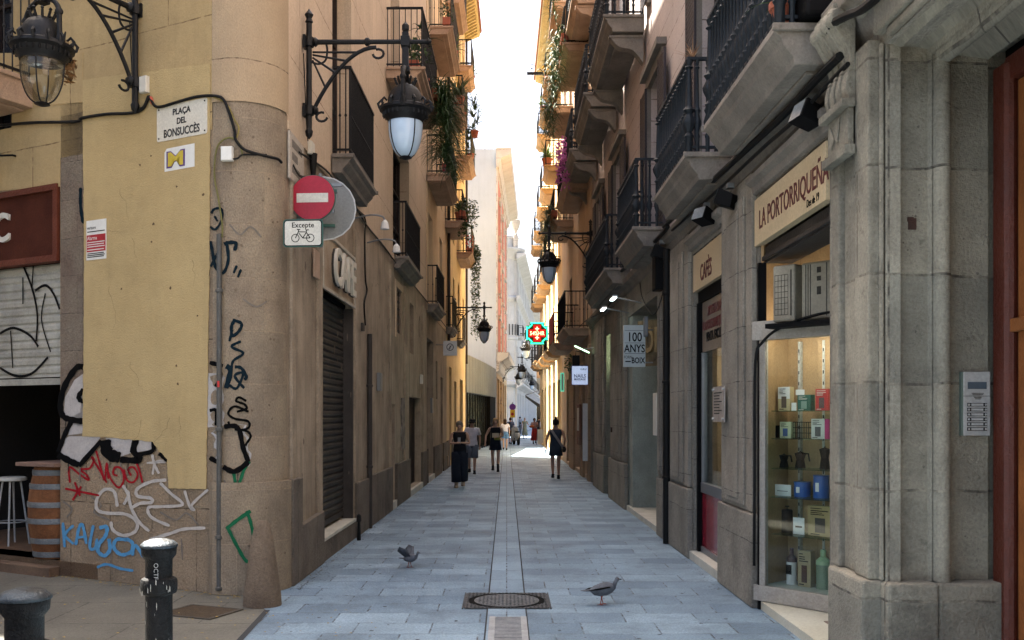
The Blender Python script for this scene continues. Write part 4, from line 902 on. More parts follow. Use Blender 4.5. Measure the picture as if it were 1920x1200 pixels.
# ------------------------------------------------------------ street lamps
def lamp(name, label, M, arm=1.12, bracket=True, post=(-.95, .2), group='iron bracket lamps along the street', hang=False):
    t = thing(name, label, 'street lamp', M, group)
    if bracket:
        b = MB(); z0, z1 = post
        b.tube([(0, -.06, z0), (0, -.06, z1)], .032, 8)
        b.lathe([(.02, 0), (.045, .02), (.03, .06), (.05, .1), (.02, .14), (.0, .17)], (0, -.06, z1), 8); b.lathe([(.0, -.12), (.035, -.08), (.045, -.03), (.03, 0)], (0, -.06, z0), 8)
        for z in (0, -.75): b.box(-.05, .05, -.03, 0, z - .07, z + .07); b.lathe([(.055, -.05), (.06, 0), (.055, .05)], (0, -.06, z), 8); b.lathe([(.03, -.16), (.055, -.13), (.03, -.1)][::1], (0, 0, z), 8, axis='y')
        b.tube([(0, -.03, 0), (0, -arm - .22, 0)], [.03, .024], 8)
        b.lathe([(.028, -.03), (.045, -.015), (.045, .015), (.028, .03)], (0, -arm + .42, 0), 10, axis='y'); b.lathe([(.0, -.07), (.04, -.03), (.026, 0)], (0, -arm - .22, 0), 8, axis='y')
        arc = []
        for k in range(13): a = R(90) * k / 12; arc.append((0, -.1 - (arm - .38) * math.sin(a) ** 1.0, -.76 + .72 * (1 - math.cos(a))))
        arc = [(0, -.10 - (arm - .42) * (k / 12) ** 1.15, -.78 + .72 * math.sin(R(90) * k / 12)) for k in range(13)]
        b.tube(arc, .022, 7)
        for k, (yy, zz) in enumerate(((-.22, -.44), (-.36, -.30), (-.50, -.19), (-.62, -.12))):
            j = arc[[3, 5, 7, 9][k]]; b.tube([(0, -.1, -.2 + k * .03), (0, j[1], j[2])], [.011, .014], 6)
        b.tube(smooth_pts([(0, -.09, -.22), (0, -.17, -.24), (0, -.24, -.2), (0, -.26, -.1), (0, -.25, -.02)]), .012, 6)
        for cy, cz, s_ in ((-.2, -.82, 1), (-arm + .30, -.13, -1)):
            b.tube([(0, cy + s_ * .06 * math.cos(q * .5), cz + .05 * math.sin(q * .5)) for q in range(-6, 5)], .014, 6)
        b.build('bracket', m_iron, t, smooth='edge')
    y = -arm
    s = MB(); s.box(-.035, .035, y - .035, y + .035, -.33, .1); s.box(-.05, .05, y - .05, y + .05, -.06, .05); s.lathe([(.02, .1), (.04, .13), (.04, .18), (.0, .22)], (0, y, 0), 8); s.box(-.05, .05, y - .05, y + .05, -.34, -.28)
    s.build('stem', m_iron, t, bevel=.004)
    h = MB(); pts = []
    for k in range(21): a = math.pi * k / 20; c_, s_ = math.cos(a), math.sin(a); pts.append((c_ * .235, y, -.47 + s_ * .17))
    pts = [(.245, y, -.72), (.24, y, -.6)] + pts + [(-.24, y, -.6), (-.245, y, -.72)]
    h.tube(pts, .024, 8); 
    for sx in (-1, 1): h.lathe([(.024, -.03), (.036, -.01), (.036, .01), (.024, .03)], (sx * .235, y, -.46), 8); h.lathe([(.03, -.06), (.045, -.02), (.03, .04)], (sx * .25, y, -.72), 8)
    h.build('hoop', m_iron, t, smooth='edge')
    d = MB(); d.lathe([(.07, -.475), (.11, -.5), (.13, -.515), (.165, -.56), (.19, -.63), (.20, -.7), (.235, -.715), (.275, -.735), (.28, -.765), (.245, -.79), (.235, -.83), (.2, -.86), (.195, -.885), (.17, -.885)], (0, y, 0), 24)
    for k in range(10):
        a = 2 * math.pi * k / 10; d.tube([(math.cos(a) * .085, y + math.sin(a) * .085, -.49), (math.cos(a) * .115, y + math.sin(a) * .115, -.43)], [.014, .012], 5); d.lathe([(.0, -.02), (.018, 0), (.0, .022)], (math.cos(a) * .118, y + math.sin(a) * .118, -.418), 6)
    for k in range(14):
        a = 2 * math.pi * k / 14; ca, sa = math.cos(a), math.sin(a)
        d.tube([(ca * .285, y + sa * .285, -.75), (ca * .3, y + sa * .3, -.70), (ca * .27, y + sa * .27, -.665), (ca * .235, y + sa * .235, -.69)], [.012, .016, .014, .01], 5)
    for k in range(26):
        a = 2 * math.pi * k / 26; d.cbox((math.cos(a) * .243, y + math.sin(a) * .243, -.81), (.014, .014, .045))
    for sx in (-1, 1): d.tube([(sx * .26, y, -.76), (sx * .30, y, -.72), (sx * .325, y, -.66)], [.02, .014, .006], 6)
    d.build('hood', m_iron, t, smooth='edge')
    g = MB(); prof = [(.188, -.886)] + [(.19 * math.cos(R(a)) ** .8, -.90 - .37 * math.sin(R(a))) for a in range(0, 84, 9)] + [(.02, -1.272)]
    go = g.build('glass_bowl', g_lamp, t) if False else MB().lathe(prof, (0, y, 0), 24).build('glass_bowl', g_lamp, t, smooth=True)
    r_ = MB()
    for k in range(4):
        a = R(38) + math.pi / 2 * k; r_.tube([(math.cos(a) * (p[0] + .003), y + math.sin(a) * (p[0] + .003), p[1]) for p in prof[:-1]], .007, 5)
    r_.lathe([(.06, -1.262), (.07, -1.275), (.03, -1.29), (.0, -1.295)], (0, y, 0), 12); r_.build('glass_ribs', m_iron, t, smooth='edge')
    return t
s_, h_ = FL.px(570, 75); s_ -= .02
L0 = lamp('street_lamp', 'large crowned iron bracket lamp with a bluish glass bowl over the no entry sign', FL.at(s_, 5.84))
s_, h_ = FF.px(268, 10); 
lamp('street_lamp', 'iron bracket lamp at the top left with dry weeds beside its clear glass bowl', FF.at(FF.px(262, 30)[0], FF.px(262, 22)[1]), group='iron bracket lamps along the street', post=(-.95, .3))
for o in bpy.data.objects:
    if o.name.startswith('glass_bowl') and o.parent and o.parent.name == 'street_lamp.001': o.data.materials[0] = glass('clear_lamp_glass', (.80, .78, .72), .8, .08)
dup(L0, FL.at(34.6, 5.62), 'small crowned lamp hanging in front of the white party wall')
dup(L0, Fs.at(9.5, 5.1), 'distant lamp on the brick red building above the purple sign')
dup(L0, FR.at(-24.6, 6.4), 'crowned lamp on the right wall above the massage sign')
dup(L0, FR.at(-49.0, 5.9), 'distant crowned lamp just below the pharmacy cross')
dup(L0, FR.at(-57.5, 5.2), 'faraway lamp on the last yellow building at the right')
dup(L0, Fo.at(6, 5.4), 'faraway lamp on the ornate white building near the awning')
# dry weeds by the first lamp
def blades(mb, c, n, l0, l1, spread, droop, wd, rnd, up=1.0, seg=4):
    for _ in range(n):
        a = rnd.uniform(0, 6.283); el = rnd.uniform(.15, 1.35) * up; l = rnd.uniform(l0, l1); ca, sa = math.cos(a), math.sin(a)
        pts = []; x = y = 0.0; z = 0.0; e = el
        for k in range(seg + 1):
            pts.append((c[0] + ca * x * spread, c[1] + sa * x * spread, c[2] + z)); x += math.cos(e) * l / seg; z += math.sin(e) * l / seg; e -= droop * rnd.uniform(.6, 1.4)
        vs = []; 
        for k, p in enumerate(pts):
            w_ = wd * (1 - (k / seg) ** 1.6) * .5 + .0008; vs += [(p[0] - sa * w_, p[1] + ca * w_, p[2]), (p[0] + sa * w_, p[1] - ca * w_, p[2])]
        mb.add(vs, [(2 * k, 2 * k + 1, 2 * k + 3, 2 * k + 2) for k in range(seg)])
def leaves(mb, c, r, n, sz, rnd, hang=0):
    for _ in range(n):
        while True:
            p = Vector((rnd.uniform(-1, 1), rnd.uniform(-1, 1), rnd.uniform(-1, 1)))
            if p.length <= 1: break
        p = Vector((c[0] + p.x * r[0], c[1] + p.y * r[1], c[2] + p.z * r[2] - hang * rnd.random() ** 2))
        u = Vector((rnd.gauss(0, 1), rnd.gauss(0, 1), rnd.gauss(0, .6))).normalized(); v = u.orthogonal().normalized(); v.rotate(Matrix.Rotation(rnd.uniform(0, 6.28), 3, u)); s = sz * rnd.uniform(.6, 1.3)
        mb.add([p - u * s, p + v * s * .38, p + u * s, p - v * s * .38], [(0, 1, 2, 3)])
rnd = random.Random(11)
P_ = Vector(at_depth(128, 95, 9.2)); t = thing('dry_weeds', 'dry reddish brown weeds tied beside the top left lamp', 'plant', T(*P_))
mb = MB(); leaves(mb, (0, 0, -.12), (.07, .07, .16), 150, .035, rnd, .1); leaves(mb, (-.18, 0, .05), (.08, .05, .14), 50, .03, rnd); 
mb.build('leaves', m_leafd, t); mb = MB(); 
for k in range(7): mb.tube([(-.2 + k * .01, 0, .12), (-.06 + k * .01, .0, .1), (.0 + k * .012, rnd.uniform(-.03, .03), -.1 - .03 * k)], .003, 4)
mb.build('stems', m_leafd, t)
# ------------------------------------------------------------ plants on the balconies
def planter(name, label, fr, s, h, d, kind, n=60, l=(.3, .6), pot=m_terra, potr=.13, seed=1, hang=0, group='plants on the balconies', mt=None, rx=.5):
    rnd = random.Random(seed); t = thing(name, label, 'plant', fr.at(s, h, d), group)
    if pot:
        if kind in ('trail', 'bush'): MB().box(-rx * .8, rx * .8, -.1, .1, .0, .2).build('pot', pot, t, bevel=.01)
        else: MB().lathe([(potr * .7, 0), (potr, potr * 1.6), (potr * 1.12, potr * 1.62), (potr * 1.12, potr * 1.9), (potr * .9, potr * 1.9)], (0, 0, 0), 12).build('pot', pot, t)
    mb = MB(); mt = mt or m_leaf
    if kind == 'spike': blades(mb, (0, 0, potr * 1.9), n, *l, 1, .28, .035, rnd)
    elif kind == 'tall':
        for k in range(4):
            zz = potr * 1.9 + .25 + k * .25; blades(mb, (rnd.uniform(-.12, .12), rnd.uniform(-.1, .1), zz), n // 4, *l, 1, .25, .035, rnd)
        mb.tube([(0, 0, .2), (.05, 0, 1.2)], .015, 5)
    elif kind == 'trail':
        for k in range(int(n)):
            x = rnd.uniform(-rx, rx); z = -rnd.random() ** 1.3 * hang + .3; yy = -.1 - .12 * rnd.random() - .05 * (1 if z < 0 else 0)
            blades(mb, (x, yy, z), 3, *l, 1, .45, .022, rnd, .7)
    elif kind == 'bush': leaves(mb, (0, 0, .42), (rx, .22, .32), n, .06, rnd, hang)
    mb.build('leaves', mt, t); return t
FLd = -.5
planter('trailing_plant', 'long trailing spider plants spilling from the balcony behind the big lamp', FL, 19.8, 8.05, -.66, 'trail', 420, (.35, .75), m_terra, hang=1.5, seed=2, rx=.9, mt=m_leaf)
for i, (s, h, kd, lb) in enumerate(((25.6, 12.05, 'bush', 'leafy pot on the third floor balcony above the striped screen'), (27.9, 12.05, 'spike', 'spiky pot at the far end of the highest orange balcony'), (26.8, 8.0, 'bush', 'bushy pot beside the red planter on the orange building'),
        (32.3, 11.65, 'spike', 'second yucca next to the bushy one on the cream building'), (37.9, 11.65, 'bush', 'bushy green pot on the farther third floor left balcony'), (38.6, 15.1, 'spike', 'spiky plant on the top left balcony under the eave'), (30.9, 8.0, 'spike', 'light green spiky plant over the drooping shrub'))):
    planter('balcony_plant', lb, FL, s, h, -.45, kd, 110 if kd == 'bush' else 60, (.35, .7), seed=60 + i, rx=.35, potr=.14, mt=m_leafl if i % 2 else m_leaf)
planter('potted_shrub', 'dark leafy shrub in a terracotta pot behind the lamp finial', FL, 17.7, 7.98, -.45, 'bush', 260, seed=3, rx=.4)
planter('potted_shrub', 'leafy tall shrub at the middle of the highest near balcony on the left', FL, 18.5, 7.98, -.5, 'tall', 60, (.2, .4), seed=4)
planter('trailing_plant', 'trailing plants over the balcony with the grey screen', FL, 24.9, 8.0, -.5, 'trail', 60, (.25, .5), flat('red_planter', (.22, .02, .03)), hang=.5, seed=5, rx=.4)
planter('yucca_plant', 'bushy yucca in a terracotta pot on a third floor left balcony', FL, 31.0, 11.62, -.4, 'spike', 110, (.7, 1.35), seed=6, potr=.2)
planter('yucca_plant', 'tall yucca leaning out over the street from the left', FL, 34.2, 11.62, -.8, 'tall', 110, (.5, .95), seed=7)
planter('yucca_plant', 'yucca in reddish planter on the farther left balcony', FL, 37.2, 11.62, -.5, 'tall', 100, (.4, .9), seed=8)
planter('hanging_shrub', 'dense drooping shrub covering the second floor balcony before the white wall', FL, 31.3, 8.1, -.55, 'bush', 500, seed=9, rx=.8, hang=.9)
planter('hanging_shrub', 'loose leafy branches poking past the second floor balcony edge', FL, 33.4, 8.6, -.75, 'bush', 300, seed=10, rx=.8, hang=.9, pot=None)
planter('ivy', 'long ivy strand hanging down in front of the white party wall', FL, 38.9, 7.95, -.62, 'bush', 1500, seed=12, rx=.25, hang=3.4, pot=None)
planter('flower_pot', 'small red flowering plant on the balcony above the hanging ivy', FL, 37.0, 7.95, -.5, 'bush', 90, seed=13, rx=.3, mt=flat('red_petals', (.5, .03, .03)))
for i, (s, h, hg, lb) in enumerate(((26.5, 11.9, 1.6, 'grey green trailing plant on the third floor of the brown building'), (28.3, 12.0, 2.4, 'dark veil of hanging plants high on the brown building'), (27.0, 15.3, 2.6, 'tangle of vines hanging from the top balcony of the brown building'),
        (32.0, 11.9, 1.2, 'hanging plant on the far third floor balcony of the brown building'), (31.6, 8.2, 1.0, 'silvery spider plants on the second floor balcony of the brown building'), (33.2, 8.2, 1.4, 'spider plants at the far end of the second floor balcony'))):
    planter('trailing_plant', lb, FR, -s, h, -.62, 'trail', 130, (.3, .65), m_terra, hang=hg, seed=20 + i, rx=.6, mt=m_leaf if i != 4 else mat('silver_leaf', (.12, .17, .11), (.07, .1, .06), 5, bump=0))
planter('flowering_creeper', 'pink flowering creeper on the second floor right balcony', FR, -25.3, 8.35, -.72, 'bush', 420, seed=31, rx=.35, hang=.9, pot=None, mt=m_flower)
planter('yucca_plant', 'bright sunlit yucca in a red pot high on the cream building at the right', FR, -38.9, 11.75, -.5, 'spike', 120, (.5, 1.0), seed=33, potr=.2, mt=m_leafl)
planter('potted_shrub', 'small green shrub on a top balcony of the cream building at the right', FR, -42.8, 15.25, -.5, 'bush', 120, seed=34, rx=.4, mt=m_leafl)
planter('flower_pot', 'yellow flowers on the highest right balcony rail', FR, -39.0, 15.3, -.5, 'bush', 60, seed=35, rx=.25, mt=flat('yellow_petals', (.7, .45, .03)))
planter('potted_plant', 'green plant by a shop door beyond the massage sign', FR, -31.2, 3.0, -.1, 'bush', 90, seed=36, rx=.2, pot=None)
# near right balcony: terracotta pot
s_, h_ = FR.px(1463, 20); t = thing('flower_pot', 'terracotta pot standing behind the balusters of the nearest balcony', 'flower pot', FR.at(-6.72, 4.43, -.36))
MB().lathe([(.06, 0), (.085, .15), (.1, .155), (.1, .2), (.085, .2)], (0, 0, 0), 14).build('pot', m_terra, t, smooth='edge'); mb = MB(); blades(mb, (0, 0, .2), 24, .15, .3, 1, .3, .02, random.Random(5)); mb.build('leaves', m_leaf, t)
t = thing('storage_box', 'dark plastic box next to the terracotta pot on the nearest balcony', 'box', FR.at(-6.62, 4.43, -.2)); MB().box(-.05, .2, -.1, .1, 0, .2).build('body', m_black, t, bevel=.03); MB().box(-.06, .21, -.11, .11, .201, .22).build('lid', m_black, t, bevel=.006)
P_ = FR.at(-9.9, 5.42, -.36); t = thing('dry_twigs', 'small bundle of dry twigs on the corner of the second balcony rail', 'twigs', P_); mb = MB(); blades(mb, (0, 0, 0), 34, .08, .24, 1, .1, .008, random.Random(8)); mb.build('twigs', mat('straw', (.45, .28, .16), (.3, .18, .1), 5), t)
# ------------------------------------------------------------ signs on the left
t = thing('street_sign', 'white enamel street sign reading PLAÇA DEL BONSUCCÈS', 'street sign', FF.at(*FF.px(297, 268), d=-.02)); s0_, h0_ = FF.px(297, 268); s1_, h1_ = FF.px(391, 200)
wS, hS = s1_ - s0_, FF.px(345, 197)[1] - FF.px(345, 263)[1]
mb = MB(); 
cr = .025; pts = []
for cx, cz, a0_ in ((wS - cr, hS - cr, 0), (cr, hS - cr, 90), (cr, cr, 180), (wS - cr, cr, 270)):
    for q in range(5): a = R(a0_ + q * 22.5); pts.append((cx + cr * math.cos(a), cz + cr * math.sin(a)))
mb.prism(pts, 0, .018); mb.build('plate', mat('enamel_white', (.66, .63, .55), (.58, .55, .47), 4, rough=.35, bump=.03, dirt=.15), t)
b_ = flat('enamel_black', (.02, .02, .022))
for s, z, sz, c_ in (('PLAÇA', .262, .085, .95), ('DEL', .165, .085, .9), ('BONSUCCÈS', .05, .112, .78)): text(s, b_, t, t.matrix_world @ T(wS * .5, -.002, z - .018), sz, c_, .001, .0025, align='CENTER')
mb = MB(); [mb.disc((x, -.003, z), .008, .006, 8) for x in (.03, wS - .03) for z in (.03, hS - .03)]; mb.build('screws', m_black, t)
s0_, h0_ = FF.px(311, 323); s1_, h1_ = FF.px(367, 275); t = thing('sticker', 'white paper sticker with a yellow and purple block letter M below the street sign', 'sticker', FF.at(s0_, h0_, -.0165))
ws, hs_ = s1_ - s0_, .235; m = MB(); m.prism([(0, 0), (ws, .005), (ws, hs_), (.03, hs_ - .005), (0, hs_ - .04)], 0, .001); m.build('paper', m_white, t)
text('M', flat('purple_print', (.10, .05, .20)), t, t.matrix_world @ T(.022, -.0015, .04), .215, 1.6, .0004, .012, name='letter_shadow'); text('M', flat('yellow_print', (.55, .42, .05)), t, t.matrix_world @ T(.036, -.0028, .05), .19, 1.6, .0004, .006)
s0_, h0_ = FF.px(165, 489); t = thing('alarm_sign', 'small red and white alarm company sign on the yellow wall', 'sign', FF.at(s0_, h0_, -.0165)); ws, hs_ = FF.px(202, 489)[0] - s0_, .42
MB().box(0, ws, -.004, .0, 0, hs_).build('plate', m_white, t); MB().box(.008, ws - .008, -.006, -.0042, .085, .265).build('red_field', flat('alarm_red', (.36, .02, .03)), t)
for nm_, mm, rows in (('red_field_print', m_white, (.182, .158, .134, .102)), ('small_print', m_black, (.295, .062, .044, .026))):
    q_ = MB(); [q_.box(.018, ws - .02 - .012 * (k % 2), -.0068, -.0062 if mm is m_white else -.0042, z, z + .009) for k, z in enumerate(rows)]; q_.build(nm_, mm, t)
for s, z, sz, mm, c_ in (('Alarma', .212, .058, m_white, .9), ('verisure', .325, .05, m_black, .82)):
    text(s, mm, t, t.matrix_world @ T(.016, -.0065, z), sz, c_, .0003, .0)
t = thing('stone_plaque', 'carved pale street name plaque on the side wall behind the corner column', 'plaque', FL.at(FL.px(537, 250)[0], FL.px(537, 330)[1], -.01)); L_ = FL.px(560, 250)[0] - FL.px(537, 250)[0]
L_ = .62; MB().box(0, L_, -.03, .0, -.02, .47).build('plate', mat('old_plaque', (.48, .43, .36), (.36, .31, .26), 4, dirt=.4), t, bevel=.008)
for k in range(3):
    q_ = MB(); [q_.box(L_ * (.14 + .08 * j), L_ * (.19 + .08 * j), -.032, -.0302, .32 - k * .13, .40 - k * .13) for j in range((9, 5, 7)[k])]; q_.build('worn_characters', mat('worn_paint', (.12, .11, .1)), t)
t = thing('wall_plate', 'small blank pinkish plate left of the CAFE shutter', 'plate', FL.at(FL.px(583, 490)[0], FL.px(583, 518)[1], -.04)); MB().box(0, .30, 0, .02, 0, .32).build('plate', mat('pink_plate', (.50, .36, .27), (.4, .28, .2), 4), t, bevel=.004)
# traffic signs
SP = at_depth(586, 371, 9.9); rt = R(-4)
t = thing('no_entry_sign', 'round red no entry sign fixed in front of the side wall', 'road sign', T(*SP, rt))
r0 = 42 / 1800 * 9.9; MB().disc((0, 0, 0), r0, .012, 40).build('disc', mat('sign_red', (.36, .012, .03), (.32, .012, .03), 3, rough=.35, bump=.01), t); MB().box(-.165, .165, -.009, -.0062, -.047, .047).build('white_bar', mat('sign_white', (.60, .59, .53), (.52, .51, .45), 6, rough=.4, bump=0), t)
MB().disc((0, .012, 0), r0 + .008, .012, 40).build('rim', flat('sign_green', (.03, .10, .08)), t); mb = MB(); mb.box(-.22, .22, .02, .05, -.15, -.11); mb.box(-.2, .3, .02, .05, .12, .15); mb.box(-.6, -.2, .03, .05, .02, .035); mb.build('clamp', m_grey, t)
P2 = at_depth(568, 437, 9.5); t = thing('road_sign_plate', 'white plate reading Excepte with a bicycle below the no entry sign', 'road sign', T(*P2, rt)); 
def rrect(w_, h_, cr): 
    pts = []
    for cx, cz, a0_ in ((w_ - cr, h_ - cr, 0), (cr - w_, h_ - cr, 90), (cr - w_, cr - h_, 180), (w_ - cr, cr - h_, 270)):
        for q in range(6): a = R(a0_ + q * 18); pts.append((cx + cr * math.cos(a), cz + cr * math.sin(a)))
    return pts
w9, h9 = .20, .138; MB().prism(rrect(w9, h9, .035), 0, .014).build('plate', MATS['sign_green'], t); MB().prism(rrect(w9 - .009, h9 - .009, .03), -.002, 0).build('black_edge', m_black, t); MB().prism(rrect(w9 - .018, h9 - .018, .025), -.004, -.002).build('white_field', MATS['sign_white'], t)
text('Excepte', m_black, t, t.matrix_world @ T(0, -.0045, .055), .072, .98, .0005, .001, align='CENTER')
mb = MB(); 
def ring(c, r, w_, y=-.0048):
    n = 20; mb.add([(c[0] + (r + (w_ if j else 0)) * math.cos(2 * math.pi * k / n), y, c[1] + (r + (w_ if j else 0)) * math.sin(2 * math.pi * k / n)) for k in range(n) for j in (0, 1)], [(2 * k, 2 * k + 1, (2 * k + 3) % (2 * n), (2 * k + 2) % (2 * n)) for k in range(n)])
def seg(a, b, w_=.007, y=-.0048):
    d_ = Vector((b[0] - a[0], b[1] - a[1])).normalized(); p = Vector((-d_.y, d_.x)) * w_ / 2; mb.quad((a[0] + p.x, y, a[1] + p.y), (b[0] + p.x, y, b[1] + p.y), (b[0] - p.x, y, b[1] - p.y), (a[0] - p.x, y, a[1] - p.y))
ring((-.075, -.05), .034, .008); ring((.075, -.05), .034, .008)
for a, b in (((-.075, -.05), (-.045, .012)), ((-.045, .012), (.03, .01)), ((-.04, -.0), (0, -.05)), ((0, -.05), (.035, .005)), ((0, -.05), (.075, -.05)), ((.075, -.05), (.035, .005)), ((.035, .005), (.04, .028)), ((.025, .03), (.06, .03)), ((-.045, .012), (-.042, .035)), ((-.06, .037), (-.025, .032))): seg(a, b, .009)
mb.build('bicycle_symbol', m_black, t)
P3 = at_depth(607, 391, 10.25); t = thing('round_sign_back', 'large grey back of a round road sign behind the no entry sign', 'road sign', T(*P3, R(8))); r0 = 60 / 1800 * 10.25 
MB().disc((0, 0, 0), r0 * .97, .01, 44).build('disc', mat('sign_back', (.20, .21, .21), (.15, .16, .16), 2, rough=.5, bump=.02, streak=.2), t); mb = MB()
n = 44; ring((0, 0), r0 * .965, .014, -.008); mb.build('rim', m_steel, t); mb = MB(); mb.box(-.1, .14, -.04, -.006, .17, .2); mb.box(-.1, .12, -.04, -.006, -.2, -.17); mb.build('clamp', MATS['sign_green'], t)
t = thing('sign_post', 'thin grey post carrying the traffic signs beside the wall', 'post', T(*at_depth(601, 437, 10.05), 0)); ph = at_depth(601, 437, 10.05)[2]
mb = MB().tube([(0, 0, -.15), (0, 0, .62)], .022, 10); mb.build('tube', m_grey, t); 
wall_x = XL(10.05) - SP[0]
mb = MB(); mb.tube([(0, 0, .1), (XL(10.05) - at_depth(601, 437, 10.05)[0], 0, .1)], .015, 6); mb.tube([(0, 0, .5), (XL(10.05) - at_depth(601, 437, 10.05)[0], 0, .5)], .015, 6); mb.build('wall_arms', m_grey, t)
# pedestrian sign square
P4 = at_depth(844, 653, 27.4); t = thing('projecting_sign', 'square white projecting sign with a black circled figure on the left', 'sign', T(*P4))
q = 13 / 1800 * 27.4; MB().box(-q, q, -.03, .03, -.21, .21).build('panel', m_white, t, bevel=.005); mb = MB(); ring((0, .03), .085, .018, -.032); seg((-.05, -.02), (.05, .08), .014, -.032); seg((0, .08), (.0, .0), .02, -.032); seg((0, .0), (-.03, -.04), .016, -.032); mb.build('symbol', m_black, t)
mb = MB(); mb.tube([(-q - .35, 0, .1), (q, 0, .1)], .012, 5); mb.build('arm', m_grey, t)
# spot lamps over the CAFE sign
for i, (px_, py_) in enumerate(((655, 430), (682, 475))):
    s_, h_ = FL.px(px_ + 6, py_ - 20); t = thing('sign_spotlight', ['white spotlight on an arm nearer the CAFE sign', 'white spotlight on the arm past the CAFE sign'][i], 'spotlight', FL.at(s_, h_), 'spotlights over the cafe sign')
    MB().tube(smooth_pts([(0, 0, 0), (0, -.25, .05), (0, -.42, .03), (0, -.46, -.03)]), .012, 6).build('arm', m_grey, t); MB().lathe([(.02, 0), (.05, -.04), (.065, -.13), (.06, -.13)], (0, -.46, -.02), 12).build('shade', m_white, t)
# ------------------------------------------------------------ cables, pipes, boxes
def cable(name, label, pts, r=.014, m=None, cat='cable'):
    o = MB().tube(smooth_pts(pts, 5), r, 7).build(name, m or m_rubber); return tag(o, label, cat)
def surf(px, py, off=.0):
    """world point on the facade plane / round corner / side wall seen at a pixel"""
    ray = Vector(((px - VX) / FPX, 1)); 
    r = RC + off + (.045 if False else 0); dd_ = ray.dot(ray); bb = ray.dot(CC); cc = CC.dot(CC) - r * r; disc = bb * bb - dd_ * cc
    s, h = FF.px(px, py, -off)
    if s <= s_end: return FF.w(s, h, -off)
    if disc > 0:
        t_ = (bb - math.sqrt(disc)) / dd_; p = ray * t_; a = (math.atan2(p.y - CC.y, p.x - CC.x) - A0) % (2 * math.pi)
        if a <= A1 - A0 + .02: return Vector((p.x, p.y, CH + t_ * (VY - py) / FPX))
    s, h = FL.px(px, py, -off); return FL.w(s, h, -off)
cable('cable_bundle', 'thick black cable running left across the front of the corner building', [surf(x, y, .035) for x, y in ((-60, 240), (0, 235), (60, 230), (140, 228), (155, 221), (200, 214), (245, 212), (268, 203), (279, 180))], .017)
cable('cable_bundle', 'yellow and black cable looping over the street sign to the column', [surf(x, y, .035) for x, y in ((279, 180), (290, 198), (302, 200), (330, 192), (370, 181), (405, 180), (420, 188), (430, 212), (440, 245), (442, 262), (455, 278), (470, 285), (500, 293), (520, 298), (528, 305))], .015)
cable('cable', 'thin yellow cable hanging beside the black loop on the column', [surf(x, y, .03) for x, y in ((398, 181), (425, 195), (440, 225), (448, 240), (444, 258))], .007, mat('yellow_cable', (.30, .24, .07)))
cable('cable', 'thin yellow green cable running down from the junction box to the conduit', [surf(x, y, .028) for x, y in ((455, 292), (448, 268), (430, 258), (412, 268), (404, 290), (402, 330), (408, 365), (413, 395), (417, 425), (416, 445))], .009, mat('green_cable', (.16, .15, .05)))
cable('cable', 'short black cable tail under the white junction box', [surf(x, y, .03) for x, y in ((432, 298), (445, 297), (455, 290), (480, 290), (500, 290))], .009)
cable('cable_bundle', 'black cables climbing along the side wall from the column past the CAFE sign', [FL.w(*FL.px(x, y, -.03), -.03) for x, y in ((548, 310), (556, 325), (566, 332), (600, 338), (630, 350), (668, 392), (683, 405))], .02)
cable('cable', 'long sagging cable along the string course of the side wall', [FL.w(*FL.px(x, y, -.04), -.04) for x, y in ((560, 285), (610, 318), (640, 355), (668, 390), (688, 423), (720, 462), (755, 510), (790, 552), (815, 585), (840, 618), (852, 632))], .012)
cable('cable', 'black cable dropping down the wall right of the CAFE shutter', [FL.w(*FL.px(x, y, -.03), -.03) for x, y in ((683, 405), (686, 420), (684, 440), (685, 520), (688, 545), (683, 570), (685, 610))], .013)
cable('lamp_cable', 'thin cable beside the post of the big lamp', [FL.w(*FL.px(x, y, -.02), -.02) for x, y in ((569, 100), (572, 170), (575, 240), (578, 268))], .006)
cable('lamp_cable', 'thin brown cable beside the top left lamp bracket', [FF.w(*FF.px(x, y, -.02), -.02) for x, y in ((243, 40), (247, 130), (250, 170), (254, 195), (262, 202), (272, 198))], .005)
def pipe(name, label, pts, r, m, rings=()):
    t = thing(name, label, 'pipe', Matrix.Translation(pts[-1])); o = MB().tube([Vector(p) - pts[-1] for p in pts], r, 10).build('tube', m, t, smooth='edge'); mb = MB()
    for z in rings: p = pts[0] - pts[-1]; mb.lathe([(r + .002, -.02), (r + .012, -.012), (r + .012, .012), (r + .002, .02)], (p.x, p.y, z), 10)
    mb.build('clamps', m, t); return t
p_ = surf(411, 470, .035); pb = surf(406, 1100, .035); pipe('conduit_pipe', 'grey metal conduit pipe running down the corner beside the graffiti', [Vector((p_.x, p_.y, hF(411, 440))), Vector((p_.x, p_.y, .06))], .026, mat('dull_pipe', (.10, .10, .095), (.06, .06, .055), 4, rough=.5, dirt=.4), (.5, 1.55, 2.9, -0.0))
tag(MB().tube([(p_.x - .0, p_.y - .027, z) for z in (2.02, 2.08)], .012, 8).build('red_sticker', flat('sticker_red', (.55, .03, .03))), 'tiny red sticker on the conduit pipe', 'sticker')
p_ = FL.w(sL(686), 0, -.06); pipe('drain_pipe', 'dark drain pipe standing right of the CAFE shutter', [Vector((p_.x, p_.y, 3.0)), Vector((p_.x, p_.y, .0))], .04, m_shut, (.95, 2.2))
def jbox(label, P, w_, h_, m, ang=0, dep=.05):
    t = thing('junction_box', label, 'junction box', P); MB().box(-w_ / 2, w_ / 2, -dep, 0, -h_ / 2, h_ / 2).build('case', m, t, bevel=.006); MB().box(-w_ / 2 + .006, w_ / 2 - .006, -dep - .006, -dep - .0005, -h_ / 2 + .006, h_ / 2 - .006).build('lid', m, t, bevel=.003)
